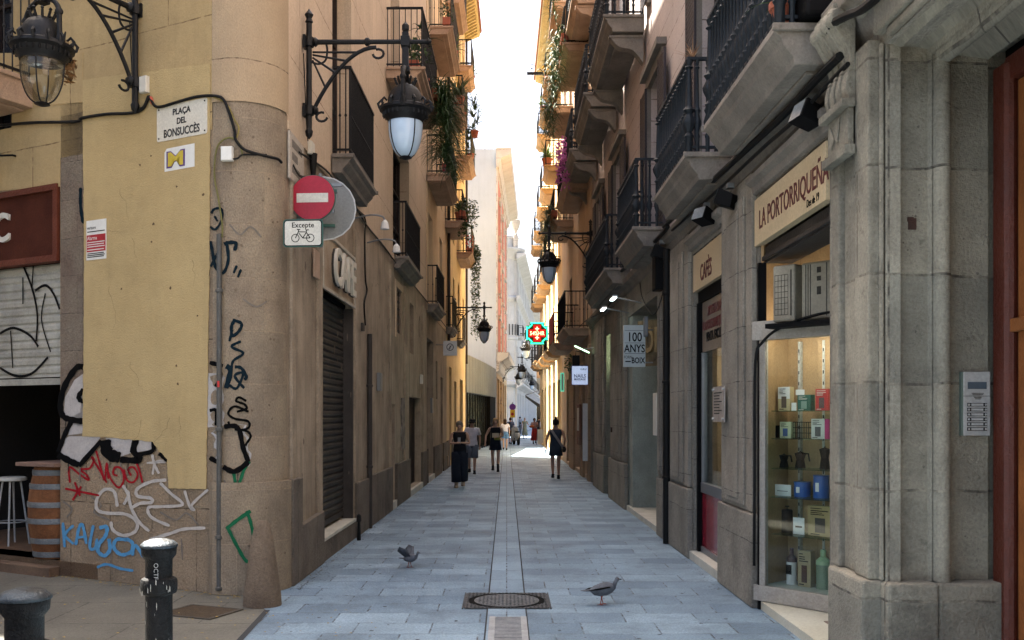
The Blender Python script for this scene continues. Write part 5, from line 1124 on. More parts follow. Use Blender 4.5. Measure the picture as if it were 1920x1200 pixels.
jbox('small beige electrical box above the street sign', FF.at(*FF.px(276, 161), d=-.01), .10, .17, m_offw); tag(MB().tube([FF.w(*FF.px(287, 184), -.03), FF.w(*FF.px(290, 196), -.03)], .018, 8).build('red_connector', flat('cap_red', (.45, .08, .04))), 'small red cable connector beside the street sign', 'connector')
q_ = surf(428, 290, .01); jbox('white junction box on the stone column', T(q_.x, q_.y, q_.z, math.atan2(q_.y - CC.y, q_.x - CC.x) + math.pi / 2), .115, .14, m_white)
jbox('grey junction box under the big lamp post', FL.at(*FL.px(577, 279), d=-.01), .16, .15, m_offw)
t = thing('cable_gland', 'black cable trunk running down behind the no entry sign', 'cable trunk', FL.at(*FL.px(577, 310), d=-.06)); MB().tube([(0, 0, .13), (0, 0, -.1)], [.05, .03], 8).build('funnel', m_rubber, t); MB().tube([(0, 0, -.1), (0.02, 0, -.45)], .03, 8).build('tail', m_rubber, t)
jbox('small grey meter box beside the tall doorway', FL.at(25.6, 2.0, -.02), .25, .4, m_grey)
# ------------------------------------------------------------ graffiti (thin paint on the masonry)
def graffiti(name, label, col, strokes, off, fills=()):
    m = mat(name + '_paint', col, tuple(v * .8 for v in col), 8, rough=.85, spec=.08, bump=.05, fine=.15); mb = MB()
    for f in fills: mb.add([surf(x, y, off - .0012) for x, y in f], [tuple(range(len(f)))])
    for i, (w_, pts) in enumerate(strokes):
        P = smooth_pts([(*p, 0) for p in pts], 6) if len(pts) > 2 else [Vector((*p, 0)) for p in pts]
        if len(P) == 2: P = [P[0].lerp(P[1], k / 4) for k in range(5)]
        vs = []; o_ = off + .0006 * (i % 6)
        for k, p in enumerate(P):
            t_ = (P[min(k + 1, len(P) - 1)] - P[max(k - 1, 0)]); t_ = t_.normalized() if t_.length else Vector((1, 0, 0)); nrm = Vector((-t_.y, t_.x, 0)); e = w_ / 2 * (1 + .12 * math.sin(k * 1.7)) * (.75 if k in (0, len(P) - 1) else 1)
            for s_ in (-1, 1): q = p + nrm * e * s_; vs.append(surf(q.x, q.y, o_))
        mb.add(vs, [(2 * k, 2 * k + 1, 2 * k + 3, 2 * k + 2) for k in range(len(P) - 1)])
    o = mb.build(name, m, root, Matrix.Identity(4)); o['label'] = label; return o
OF = .0085
graffiti('silver_lettering', 'silver white filled graffiti letters with black outlines', (.46, .43, .41), [(62, [(428, 800), (436, 840), (440, 878)]), (40, [(400, 700), (398, 760), (402, 800)])], OF, [[(157, 700), (140, 712), (122, 745), (120, 775), (130, 790), (150, 800), (157, 800)], [(118, 824), (130, 818), (190, 818), (150, 870), (112, 848)], [(198, 821), (254, 821), (250, 848), (226, 856), (204, 842)], [(258, 821), (284, 821), (285, 843), (256, 848)], [(157, 700), (157, 812), (128, 816), (136, 780), (150, 774)]])
graffiti('black_outline', 'thick black graffiti outlines', (.0035, .0035, .004), [(11, [(157, 688), (143, 690), (122, 722), (113, 758), (118, 780), (135, 787), (157, 790)]), (9, [(157, 730), (148, 742), (150, 750), (157, 752)]), (9, [(134, 790), (120, 818), (109, 848)]), (12, [(108, 852), (130, 864), (148, 872)]), (9, [(148, 874), (190, 826)]), (22, [(196, 825), (203, 850), (225, 858)]), (12, [(225, 862), (262, 862), (250, 845), (256, 822)]), (8, [(256, 853), (286, 845), (286, 822)]), (8, [(298, 850), (308, 858), (314, 864)]),
    (8, [(393, 680), (418, 686)]), (7, [(408, 686), (414, 705), (404, 725)]), (6, [(393, 770), (405, 770), (405, 798)]), (9, [(393, 858), (410, 868)]), (9, [(420, 800), (446, 802), (456, 840), (466, 866)]), (10, [(466, 866), (440, 884), (418, 875)])], OF + .0045)
graffiti('red_tag', 'red looping tag and star', (.32, .012, .02), [(3.6, [(131, 905), (130, 876), (150, 890), (166, 900), (162, 890), (150, 880), (168, 878), (176, 862), (172, 858), (186, 880), (200, 905)]), (3.6, [(180, 845), (190, 880), (196, 900), (200, 868), (203, 898)]), (3.6, [(200, 872), (206, 895), (222, 914), (232, 900), (228, 880), (216, 876), (212, 888), (220, 892)]), (3.6, [(232, 880), (238, 900), (250, 904), (258, 890), (250, 876), (240, 880), (246, 892)]), (3.8, [(256, 868), (262, 884), (267, 905)]), (4, [(122, 916), (150, 922), (186, 929)]), (4, [(140, 904), (146, 920), (150, 930)]), (4, [(136, 938), (146, 922), (152, 912)])], OF + .0006)
graffiti('white_tag', 'large loose white tag', (.50, .46, .42), [(6, [(220, 950), (214, 922), (196, 918), (182, 935), (182, 955), (200, 962), (235, 964), (256, 978), (254, 996), (232, 1004), (212, 994), (208, 978)]), (5.5, [(230, 910), (240, 928), (232, 946)]), (5.5, [(240, 920), (246, 952), (262, 980), (280, 996)]), (6, [(312, 900), (284, 903), (258, 916), (258, 930), (282, 934), (284, 942), (262, 944), (244, 954)]), (5.5, [(300, 905), (320, 925), (342, 946), (300, 950), (278, 952), (284, 970), (318, 986)]), (5, [(346, 920), (356, 950), (364, 956), (360, 946), (390, 918)]), (5, [(285, 852), (290, 872), (298, 888)]), (4, [(286, 890), (292, 866), (310, 866), (275, 868)]), (6, [(280, 1012), (320, 1000), (345, 992), (385, 990)])], OF + .0012)
graffiti('blue_tag', 'blue spray tag reading KALZON', (.10, .30, .52), [(5.5, [(118, 980), (121, 1026)]), (5, [(138, 985), (122, 1003), (138, 1020)]), (5.5, [(142, 1022), (148, 990), (155, 985), (162, 1020)]), (4.5, [(144, 1008), (160, 1006)]), (5.5, [(175, 985), (168, 1025), (178, 1028), (182, 1010)]), (7, [(186, 990), (200, 988), (198, 1004), (186, 1020), (184, 1034), (196, 1042), (206, 1030), (204, 1010)]), (6.5, [(238, 1012), (218, 1012), (214, 1028), (228, 1040), (246, 1034), (248, 1018), (236, 1010)]), (5.5, [(248, 1042), (254, 1022), (268, 1044)]), (5, [(182, 1064), (200, 1058), (225, 1066), (250, 1070)])], OF + .0018)
graffiti('dark_blue_tag', 'dark blue vertical tags on the column', (.006, .016, .024), [(4.5, [(396, 400), (402, 392), (415, 392), (416, 412), (404, 430), (394, 425)]), (4, [(402, 405), (408, 415)]), (6, [(394, 452), (398, 470), (404, 500), (418, 512), (428, 488), (425, 455)]), (7, [(420, 458), (428, 455), (442, 456), (440, 470)]), (5, [(395, 500), (405, 480), (415, 465)]), (5, [(444, 498), (438, 512)]), (5, [(452, 505), (446, 520)]), (6, [(436, 600), (452, 606), (450, 618), (436, 630), (434, 612), (440, 600)]), (5, [(430, 640), (436, 618)]), (5, [(452, 640), (434, 650), (456, 662), (438, 676), (434, 690)]), (10, [(424, 686), (432, 695), (424, 728)]), (6, [(440, 688), (452, 690), (462, 706), (458, 712)]), (5, [(430, 722), (444, 728), (456, 700), (440, 705), (458, 728)]), (6, [(151, 352), (151, 385), (155, 414), (158, 416)])], OF)
graffiti('black_tag', 'black looping tag low on the column', (.0035, .0035, .0035), [(4.5, [(462, 752), (448, 745), (443, 752), (458, 758), (462, 766), (444, 772)]), (4.5, [(466, 772), (440, 762), (428, 775), (440, 785), (465, 790), (466, 802), (448, 806), (440, 796), (432, 800), (428, 790)]), (4.5, [(440, 805), (462, 808), (470, 818), (462, 832), (460, 836)])], OF + .003)
graffiti('green_tag', 'green spray strokes at the foot of the column', (.015, .13, .06), [(6, [(438, 885), (443, 912), (448, 908), (458, 880), (468, 865)]), (10, [(464, 912), (468, 916)]), (6, [(454, 930), (444, 945), (434, 956)])], .0105)
graffiti('green_letter', 'big green spray letter at the foot of the column', (.015, .13, .06), [(7, [(424, 992), (445, 975), (470, 958)]), (6.5, [(428, 992), (445, 1025), (462, 1052), (475, 1046), (478, 1020), (470, 980), (462, 958)])], .052)
# graffiti on the bar shutter
m = m_black; mb = MB()
for w_, pts in ((.03, [(40, 490), (60, 540), (70, 590), (68, 640)]), (.03, [(66, 545), (85, 535), (100, 550), (112, 580)]), (.03, [(0, 625), (25, 615), (55, 628), (72, 650)]), (.02, [(63, 490), (60, 540)]), (.02, [(43, 520), (43, 570)]), (.02, [(20, 620), (24, 690)]), (.025, [(0, 505), (8, 492)]), (.02, [(85, 550), (78, 600), (95, 660)]), (.03, [(0, 690), (30, 705), (60, 700), (90, 670)])):
    P = smooth_pts([(*FF.px(x, y, .1), 0) for x, y in pts], 8) if len(pts) > 2 else [Vector((*FF.px(x, y, .1), 0)) for x, y in pts]
    for k in range(len(P) - 1):
        a, b = P[k], P[k + 1]; d_ = (b - a).normalized(); nn = Vector((-d_.y, d_.x, 0)) * w_ / 2; mb.quad((a.x + nn.x, .1 - .001, a.y + nn.y), (b.x + nn.x, .1 - .001, b.y + nn.y), (b.x - nn.x, .1 - .001, b.y - nn.y), (a.x - nn.x, .1 - .001, a.y - nn.y))
mb.build('shutter_graffiti', m, shp, FF.M)
# screw holes and chips in the yellow coat
mb = MB(); rnd = random.Random(4)
for x, y in ((287, 454), (230, 542), (322, 540), (372, 592), (333, 686), (336, 720), (202, 750), (285, 293), (265, 310), (333, 350), (383, 365), (290, 421)):
    s_, h_ = FF.px(x, y); n = 7; mb.add([(s_ + math.cos(k * .9) * rnd.uniform(.006, .022), -.0155, h_ + math.sin(k * .9) * rnd.uniform(.006, .022)) for k in range(n)], [tuple(range(n))])
mb.build('plaster_chips', mat('chip', (.13, .08, .04)), root, FF.M)
# floodlight at the left
P5 = FF.px(20, 295); t = thing('floodlight', 'black floodlight partly in view at the left edge above the bar sign', 'floodlight', FF.at(P5[0], P5[1]))
MB().box(-.33, -.05, -.42, -.36, -.12, .16).build('body', m_black, t, bevel=.01); MB().box(-.30, -.08, -.43, -.421, -.09, .13).build('lens', m_grey, t); MB().tube([(-.2, -.36, .02), (-.1, -.2, -.02), (.1, -.05, 0), (.1, 0, 0)], .012, 6).build('bracket', m_black, t)
# balcony of the first floor at the top left
balcony(root, FF, -4.9, FF.px(36, 250)[0] + .25, FF.px(20, 160)[1] - .0, .55, 1.0, 'bar', m_slabw, m_iron, t=.3)
# ------------------------------------------------------------ bar furniture, bollards, guard stone
Pb = FF.at(FF.px(88, 1040)[0] - .10, h_floor, .22); t = thing('wine_barrel', 'old oak barrel with grey hoops standing just inside the bar', 'barrel', Pb)
hb = 1.02; pr = [(.245 + .07 * math.sin(math.pi * z / 12), hb * z / 12) for z in range(13)]
MB().lathe(pr, (0, 0, 0), 28).build('staves', mat('oak_staves', (.20, .085, .035), (.11, .045, .02), 4, rough=.7, spec=.15, streak=.5, dirt=.3), t, smooth='edge')
for z in (.05, .2, .42, .60, .80, .95): r_ = .25 + .07 * math.sin(math.pi * z / hb); MB().lathe([(r_ + .002, z - .03), (r_ + .004, z + .0), (r_ + .002, z + .03)], (0, 0, 0), 28).build('hoop', mat('hoop_metal', (.20, .22, .23), (.12, .13, .14), 6, rough=.5, metal=.5, dirt=.3), t, smooth='edge')
MB().box(-.33, .33, -.3, .3, hb + .001, hb + .045).build('table_board', mat('board_wood', (.24, .15, .11), (.15, .09, .07), 5, dirt=.3), t, bevel=.006)
Pb = FF.at(FF.px(22, 900, .6)[0], h_floor, .6); t = thing('bar_stool', 'round topped bar stool with thin chrome legs', 'stool', Pb); MB().lathe([(.15, .78), (.17, .79), (.17, .82), (.15, .83)], (0, 0, 0), 20).build('seat', m_offw, t)
for a in (45, 135, 225, 315): MB().tube([(.1 * math.cos(R(a)), .1 * math.sin(R(a)), .78), (.2 * math.cos(R(a)), .2 * math.sin(R(a)), 0)], .012, 6).build('leg', m_steel, t)
MB().tube([(.165 * math.cos(R(a)), .165 * math.sin(R(a)), .28) for a in range(0, 361, 20)], .008, 5).build('foot_ring', m_steel, t)
for i, (sx, lb) in enumerate(((-1.55, 'dark cup on the bar counter'), (-1.25, 'dark jug beside the cup on the bar counter'))):
    t = thing('cup' if i == 0 else 'jug', lb, 'cup' if i == 0 else 'jug', FF.at(sx + s_end * 0 + FF.px(75, 830)[0] * 0 - .0, 1.07, 1.8)); MB().lathe([(.05, 0), (.07, .12), (.065, .12)], (0, 0, 0), 12).build('body', MATS['counter_dark'], t); MB().tube([(.06, 0, .1), (.11, 0, .08), (.1, 0, .03), (.06, 0, .02)], .008, 5).build('handle', MATS['counter_dark'], t)
m_bol = mat('bollard_paint', (.010, .0105, .0115), (.005, .005, .006), 6, rough=.6, spec=.15, dirt=.3, bump=.35, bscale=30, fine=.4); m_cap = mat('worn_cap', (.045, .065, .085), (.008, .01, .012), 9, rough=.45, metal=.2, bump=.3, contrast=1.2)
def bollard(px_, pyt, label):
    z = (CH - 0.97) * FPX / (pyt - VY); x = (px_ - VX) / FPX * z; t = thing('bollard', label, 'bollard', T(x, z, 0), 'iron bollards on the square')
    MB().lathe([(.115, 0), (.115, .04), (.085, .06), (.082, .62), (.105, .63), (.112, .65), (.112, .70), (.105, .72), (.082, .73), (.082, .84), (.105, .87), (.108, .915), (.10, .92)], (0, 0, 0), 28).build('post', m_bol, t, smooth='edge')
    MB().lathe([(.10, .915), (.116, .92), (.112, .935), (.09, .955), (.05, .968), (.0, .972)], (0, 0, 0), 28).build('cap', m_cap, t, smooth=True); return t, z
tb, zb = bollard(298, 1010, 'tall iron bollard with a scrawled tag in front of the yellow corner')
bollard(46, 1102, 'nearest iron bollard cut by the bottom left of the view')
text('OCTFG', mat('scrawl', (.45, .45, .44)), tb, tb.matrix_world @ T(-.0, -.088, .83) @ Matrix.Rotation(R(90), 4, 'Y'), .04, 1, .001, -.0005)
mb = MB(); rnd = random.Random(9)
for k in range(26):
    a = R(rnd.uniform(200, 340)); z = rnd.choice((rnd.uniform(.63, .72), rnd.uniform(.3, .6))); r_ = .115 if z > .62 else .0845; q = rnd.uniform(.006, .018)
    mb.add([(math.cos(a + j * q * 4 / 3) * r_ * (1 if k else 1), math.sin(a + j * q * 4 / 3) * r_, z + l * q) for j, l in ((-1, -.6), (1, -1), (1.3, .6), (-.6, 1.4))], [(0, 1, 2, 3)])
mb.build('paint_chips', mat('paint_chip', (.42, .41, .38)), tb)
xg, yg = gpx(490, 1128); t = thing('guard_stone', 'tapered stone guard post leaning against the rounded corner', 'guard stone', T(-2.25, 8.84, 0, R(-20)))
MB().lathe([(.18, 0), (.175, .1), (.14, .35), (.10, .62), (.07, .74), (.04, .775), (.0, .78)], (0, 0, 0), 20, 1, .9).build('stone', m_col2 if 'm_col2' in globals() else mat('guard_stone', (.20, .15, .105), (.13, .095, .066), 2.5, dirt=.5, bump=.5, fine=.3), t, smooth='edge')
mb = MB(); tag(mb.lathe([(.03, 0), (.02, .25), (.035, .27), (.03, .35), (.0, .37)], (XL(13.4) + .13, 13.4, 0), 8).build('door_stop', m_iron), 'small iron doorstop post at the far end of the CAFE sill', 'doorstop')
# ------------------------------------------------------------ signs and fittings on the right side
def bracket_arm(t, w_, zt): 
    mb = MB(); mb.tube([(0, 0, zt), (w_, 0, zt)], .015, 6); mb.build('arm', m_grey, t)
z_ = 14.8; P = at_depth(1189, 649, z_); t = thing('projecting_sign', 'white projecting bakery sign with a large black number 100', 'shop sign', T(P[0], P[1], P[2], R(2), 14.8 / 17.6)); z_ = 17.6
wa, ha = 20.5 / 1800 * z_, 39 / 1800 * z_; MB().box(-wa, wa, -.05, .05, -ha, ha).build('panel', mat('pale_sign_box', (.50, .56, .56), (.44, .50, .50), 2, rough=.3, bump=0, fine=.03), t, bevel=.006)
for s, z, sz, c_, x in (('100', .085, .235, .78, 0), ('ANYS', -.115, .205, .74, 0), ('BOIX', -.315, .15, .7, .065)): text(s, m_black, t, t.matrix_world @ T(x, -.052, z), sz, c_, .002, .003, align='CENTER')
text('FORN', m_black, t, t.matrix_world @ T(-.12, -.052, -.23), .075, .75, .002, .0, align='CENTER'); MB().box(-.17, -.07, -.052, -.0505, -.295, -.275).build('tiny_print', m_black, t)
mb = MB(); [mb.box(-wa + .02, wa - .02, -.052, -.0505, z - .003, z + .003) for z in (.28, .055, -.14)]; mb.build('rules', m_black, t)
mb = MB(); [mb.tube([(wa, 0, z), ((XR(14.8) - P[0]) * 1.19, 0, z)], .014, 6) for z in (.3, -.3)]; mb.build('arm', m_grey, t)
s_, h_ = FR.px(1209, 660); t = thing('wooden_letters', 'cut out wooden bakery lettering mounted inside the recess behind the white sign', 'shop sign', T(XR(15.8) + .06, 16.2, 2.62, R(-55)))
m_wl = mat('light_wood', (.46, .34, .17), (.36, .25, .12), 4, dirt=.2); text('FORN', m_wl, t, t.matrix_world @ T(-.15, -.03, .18), .58, .62, .04, .01); MB().box(-.15, 1.05, 0, .03, -.05, .72).build('backing', mat('wood_backing', (.30, .22, .12), (.1, .08, .05), 6, dirt=.3), t)
z_ = 24.6; P = at_depth(1087, 704, z_); t = thing('lit_sign', 'glowing blue white box sign reading NAILS MASSAGE', 'shop sign', T(*P, 0, .918)); wa, ha = 15.5 / 1800 * 26.8, 18 / 1800 * 26.8
MB().box(-wa, wa, -.06, .06, -ha, ha).build('case', flat('blue_case', (.05, .07, .3)), t, bevel=.006); MB().box(-wa + .012, wa - .012, -.064, -.0605, -ha + .012, ha - .012).build('lit_face', mat('lit_face', (.6, .65, .85), emit=(.6, .72, 1.0, .05), bump=0), t)
m_nv = flat('navy_letters', (.012, .018, .12)); 
for s, z, sz, c_, x in (('NAILS', -.06, .135, .95, 0), ('MASSAGE', -.135, .08, .95, 0), ('LULU', .15, .07, 1, .1)): text(s, m_nv, t, t.matrix_world @ T(x, -.066, z), sz, c_, .001, .002, align='CENTER')
MB().tube([(wa, 0, .1), (XR(z_) - P[0] - .0, 0, .1)], .015, 6).build('arm', m_grey, t)
# pharmacy cross
z_ = 36.5; P = at_depth(1007, 625, z_); t = thing('pharmacy_cross', 'lit green and red pharmacy cross hanging over the street', 'pharmacy sign', T(*P))
k_ = z_ / 1800
def cross(r, a, b): return [(-a, b), (-a, r), (a, r), (a, b), (b + 0, b + 0) if False else (b, a), (r, a), (r, -a), (b, -a), (a, -b), (a, -r), (-a, -r), (-a, -b), (-b, -a), (-r, -a), (-r, a), (-b, a)]
def crossp(r, a, i): return [(-a, r), (a, r), (a, r - i), (a - .0, a + .0), (r - i, a), (r, a), (r, -a), (r - i, -a), (a, -a), (a, -r + i), (a, -r), (-a, -r), (-a, -r + i), (-a, -a), (-r + i, -a), (-r, -a), (-r, a), (-r + i, a), (-a, a), (-a, r - i)]
R_ = 20.5 * k_; MB().prism(crossp(R_, R_ * .68, .02), -.05, .08).build('case', flat('dark_green_case', (.01, .07, .04)), t)
m_neo = mat('green_neon', (.02, .5, .25), emit=(.02, .6, .26, .55), bump=0); mb = MB()
for rr_, aa in ((R_ * .93, R_ * .60),):
    pts = [(-aa, rr_), (aa, rr_), (aa - .06, aa + .08), (aa + .08, aa - .06), (rr_, aa), (rr_, -aa), (aa + .08, -aa + .06), (aa - .06, -aa - .08), (aa, -rr_), (-aa, -rr_), (-aa + .06, -aa - .08), (-aa - .08, -aa + .06), (-rr_, -aa), (-rr_, aa), (-aa - .08, aa - .06), (-aa + .06, aa + .08), (-aa, rr_)]
    mb.tube([(x, -.075, z) for x, z in pts], .024, 6)
mb.build('neon_tube', m_neo, t)
mr = mat('red_led', (.5, .01, .01), emit=(.9, .015, .01, .075), bump=0, fine=.3, bscale=60); MB().prism(crossp(R_ * .78, R_ * .36, .02), -.06, -.052).build('led_panel', mr, t)
my = mat('orange_led', (.9, .5, .2), emit=(1, .62, .3, .35), bump=0); text('54%HR', my, t, t.matrix_world @ T(0, -.062, -.075), .215, .86, .001, .002, align='CENTER')
mb = MB(); 
for sz in (.17, -.17): mb.box(-.075, .075, -.064, -.061, sz - .018, sz + .018); mb.box(-.018, .018, -.0645, -.0612, sz - .075, sz + .075)
mb.build('led_marks', my, t); MB().tube([(R_, 0, 0), (XR(z_) - P[0], 0, 0)], .03, 6).build('arm', m_grey, t)
t = thing('wall_sign', 'small green and white lit sign on the wall beyond the massage sign', 'sign', FR.at(-33.0, 2.9, -.3)); MB().box(-.03, .03, -.02, .11, -.35, .3).build('panel', mat('green_lit', (.1, .5, .35), emit=(.2, .8, .5, .06)), t); MB().box(.031, .034, .02, .08, -.3, .25).build('white_stripe', m_white, t)
# iron sign arm against the sky
z_ = 45.5; x0_, _, zz = at_depth(988, 137, z_); t = thing('iron_sign_arm', 'ornamental iron hoisting arm sticking out into the sky from the tiled eave', 'iron arm', T(x0_, z_, zz)); L_ = XR(z_) - x0_
MB().box(0, L_, -.05, .05, -.08, .04).build('beam', m_iron, t); mb = MB()
mb.tube([(.25 + .16 * math.cos(a * .4) * (1 - a / 22), 0, .28 + .16 * math.sin(a * .4) * (1 - a / 22)) for a in range(18)], .018, 5); mb.tube([(.2, 0, .05), (.25, 0, .55)], .015, 5); mb.tube(smooth_pts([(.0, 0, .05), (-.05, 0, .2), (.05, 0, .25)]), .015, 5); mb.tube(smooth_pts([(.45, 0, .05), (.6, 0, .2), (.75, 0, .05)]), .015, 5); mb.tube([(.25, 0, -.08), (.25, 0, -.2)], .015, 5)
mb.build('scrolls', m_iron, t)
# awning, traffic signs far away
z_ = 66; t = thing('awning', 'dark blue sloping shop awning at the far end of the street', 'awning', T(2.2, 62, 3.3)); A_ = at_depth(985, 741, 70); B_ = at_depth(1026, 767, 60)
M0 = t.matrix_world.inverted()
def lo(p): return tuple(M0 @ Vector(p))
mb = MB(); a_, b_ = Vector(A_), Vector(B_); off_ = Vector((.5, 1.4, .15))
mb.add([lo(a_), lo(b_), lo(b_ + off_), lo(a_ + off_), lo(a_ - Vector((0, 0, .16))), lo(b_ - Vector((0, 0, .3))), lo(b_ + off_ - Vector((0, 0, .3))), lo(a_ + off_ - Vector((0, 0, .16)))], [(0, 1, 2, 3), (4, 5, 6, 7), (0, 4, 5, 1), (3, 7, 6, 2), (0, 4, 7, 3), (1, 5, 6, 2)])
mb.build('canopy', flat('awning_blue', (.05, .08, .10)), t); MB().tube([lo(a_), lo(a_ + Vector((1.2, 0, .4)))], .03, 5).build('arm', m_grey, t)
z_ = 62; P = at_depth(961, 763, z_); t = thing('round_purple_sign', 'round purple no parking sign beyond the brick red building', 'road sign', T(P[0], P[1], 0)); 
MB().tube([(0, .05, 0), (0, .05, P[2] + .3)], .03, 6).build('post', m_grey, t); MB().disc((0, 0, P[2]), .21, .02, 24).build('disc', flat('purple', (.13, .03, .30)), t)
t = thing('yellow_sign', 'yellow sign with a red disc under the round purple sign', 'road sign', T(P[0], P[1] - .03, 1.75 + .08)); MB().box(-.16, .16, -.01, .01, -.25, .25).build('plate', flat('sign_yellow', (.62, .42, .02)), t); MB().disc((0, -.015, -.03), .1, .01, 16).build('red_disc', flat('sign_red_flat', (.4, .02, .02)), t)
# floodlights on the cornice
def flood(label, z, h, yaw, d=-.42, sc=1.0):
    t = thing('floodlight', label, 'floodlight', FR.at(-z, h, 0) @ Matrix.Scale(sc, 4), 'floodlights over the shops')
    q = MB(); c = Vector((0, d, 0)); 
    q.xprism([(-.15, -.05), (.06, -.13), (.10, .03), (-.08, .13)], -.13, .13); o = q.build('body', m_black, t, bevel=.01); o.matrix_local = Matrix.Translation((0, d, 0)) @ Matrix.Rotation(yaw, 4, 'Z')
    q = MB(); q.add([(-.115, -.155, -.045), (.115, -.155, -.045), (.115, -.09, .118), (-.115, -.09, .118)], [(0, 1, 2, 3)]); o2 = q.build('lens', mat('lens_glass', (.35, .38, .40), rough=.1, bump=0), t); o2.matrix_local = Matrix.Translation((0, d - .003, 0)) @ Matrix.Rotation(yaw, 4, 'Z')
    MB().box(-.05, .05, d - .02, d + .06, .13, .19).build('driver_box', m_grey, t); MB().tube(smooth_pts([(0, 0, .0), (.02, -.15, .05), (.0, -.3, -.03), (0, d, -.06)]), .012, 6).build('bracket', m_rubber, t); return t
flood('floodlight over the right end of the long cream sign', 6.88, 3.90, R(10), -.17, .75); flood('floodlight on the pier between the two shop signs', 9.3, 3.84, R(-30), -.17, .8); flood('twin lens floodlight left of the cream sign end', 10.3, 3.88, R(30), -.2, .75); flood('caged floodlight over the dark downpipe', 13.2, 3.98, R(-10), -.16, .9)
for i, z in enumerate((16.0, 17.6)):
    t = thing('shop_light', ['bright white tube light nearer above the bakery entrance', 'bright white tube light farther above the bakery entrance'][i], 'shop light', FR.at(-z, 3.62, 0), 'tube lights of the bakery'); MB().tube([(0, 0, 0), (-.1, -.42, .1)], .012, 5).build('arm', m_grey, t)
    MB().box(-.35, .15, -.5, -.42, .08, .11).build('housing', m_white, t); MB().box(-.33, .13, -.49, -.43, .07, .079).build('tube', mat('lit_tube', (.9, .9, .9), emit=(.8, 1, .95, 1.2), bump=0), t)
t = thing('green_tube_light', 'slanted green lit tube above the green door', 'shop light', FR.at(-24.6, 3.35, 0)); MB().tube([(0, -.1, 0), (.6, -.5, .12)], .02, 6).build('tube', mat('green_tube', (.5, .8, .5), emit=(.45, .9, .5, .5), bump=0), t); MB().tube([(.3, 0, .1), (.3, -.3, .06)], .012, 5).build('arm', m_grey, t)
# cable runs under the right balconies
def rcable(label, pts, r, d=-.16, name='cable_bundle'): return cable(name, label, [FR.w(*FR.px(x, y, d), d) for x, y in pts], r)
rcable('thick black cable bundle rising under the nearest right balcony', ((1245, 425), (1330, 345), (1400, 280), (1470, 215), (1530, 150), (1575, 105)), .03); rcable('second black cable running below the first on the right wall', ((1260, 432), (1340, 362), (1430, 278), (1490, 225), (1560, 150), (1590, 120)), .016, -.14)
rcable('curl of black cable beside the scroll corbel', ((1553, 60), (1560, 45), (1590, 28), (1620, 15), (1660, -20)), .028, -.22); rcable('cables along the cornice above the bakery', ((1100, 560), (1150, 520), (1200, 480), (1240, 440), (1252, 425)), .03, -.16)
rcable('thin cable hanging from the cornice to the wooden letters', ((1248, 520), (1240, 560), (1225, 590), (1205, 560), (1200, 530)), .008, -.1, 'cable'); rcable('looped cable by the bay with the green transom', ((1080, 620), (1100, 600), (1130, 585), (1150, 560)), .012, -.12, 'cable')
p_ = FR.w(-13.05, 0, -.09); pipe('drain_pipe', 'black downpipe between the bakery and the CAFÈS bay', [Vector((p_.x, p_.y, 4.0)), Vector((p_.x, p_.y, 0))], .05, m_rubber, (.9, 2.2, 3.4))
jbox('black cable box where the cables meet above the downpipe', FR.at(-13.3, 3.75, -.1), .3, .55, m_black, dep=.12); jbox('small grey conduit box on the bakery pier', FR.at(-14.7, 3.1, -.1), .15, .3, m_grey)
s_, h_ = FR.px(1243, 760); t = thing('notice_plate', 'tall narrow white notice plate on the pier beside the bakery', 'plate', FR.at(-13.9, 1.45, -.08)); MB().box(-.28, .05, -.02, .0, -.0, .62).build('plate', m_offw, t, bevel=.003)
t = thing('menu_plate', 'acrylic notice plate screwed to the stone pilaster between the shops', 'plate', FR.at(-10.0, 1.68, -.12)); MB().box(0, .50, -.012, .0, 0, .36).build('plate', mat('acrylic', (.42, .38, .34), (.28, .25, .23), 6, rough=.15, bump=0), t); mb = MB(); [mb.disc((x, -.02, z), .014, .014, 10) for x in (.03, .47) for z in (.03, .33)]; mb.build('screws', m_steel, t); mb = MB(); [mb.box(.06, .3 + .1 * (k % 3 == 0), -.0145, -.0125, .29 - k * .03, .30 - k * .03) for k in range(8)]; mb.build('print', m_black, t)
t = thing('poster_board', 'brown framed notice board on the wall under the massage sign', 'notice board', FR.at(-27.9, .9, -.1)); MB().box(0, .9, -.05, 0, 0, 1.15).build('board', mat('notice_brown', (.30, .16, .11)), t); MB().box(.1, .8, -.056, -.051, .4, 1.05).build('sheet', m_offw, t)
t = thing('white_panel', 'tall white upright panel leaning by the brown pillars', 'panel', FR.at(-25.1, .55, -.2)); MB().box(0, .05, -.02, .11, 0, 1.5).build('panel', m_white, t)
t = thing('wall_lantern', 'small dark lantern on the corner below the red draped balcony', 'lantern', FR.at(-27.0, 3.3, -.25)); MB().box(-.1, .1, -.1, .1, -.2, .12).build('body', m_iron, t); MB().tube([(0, .25, .2), (0, 0, .25), (0, 0, .1)], .015, 5).build('arm', m_iron, t)
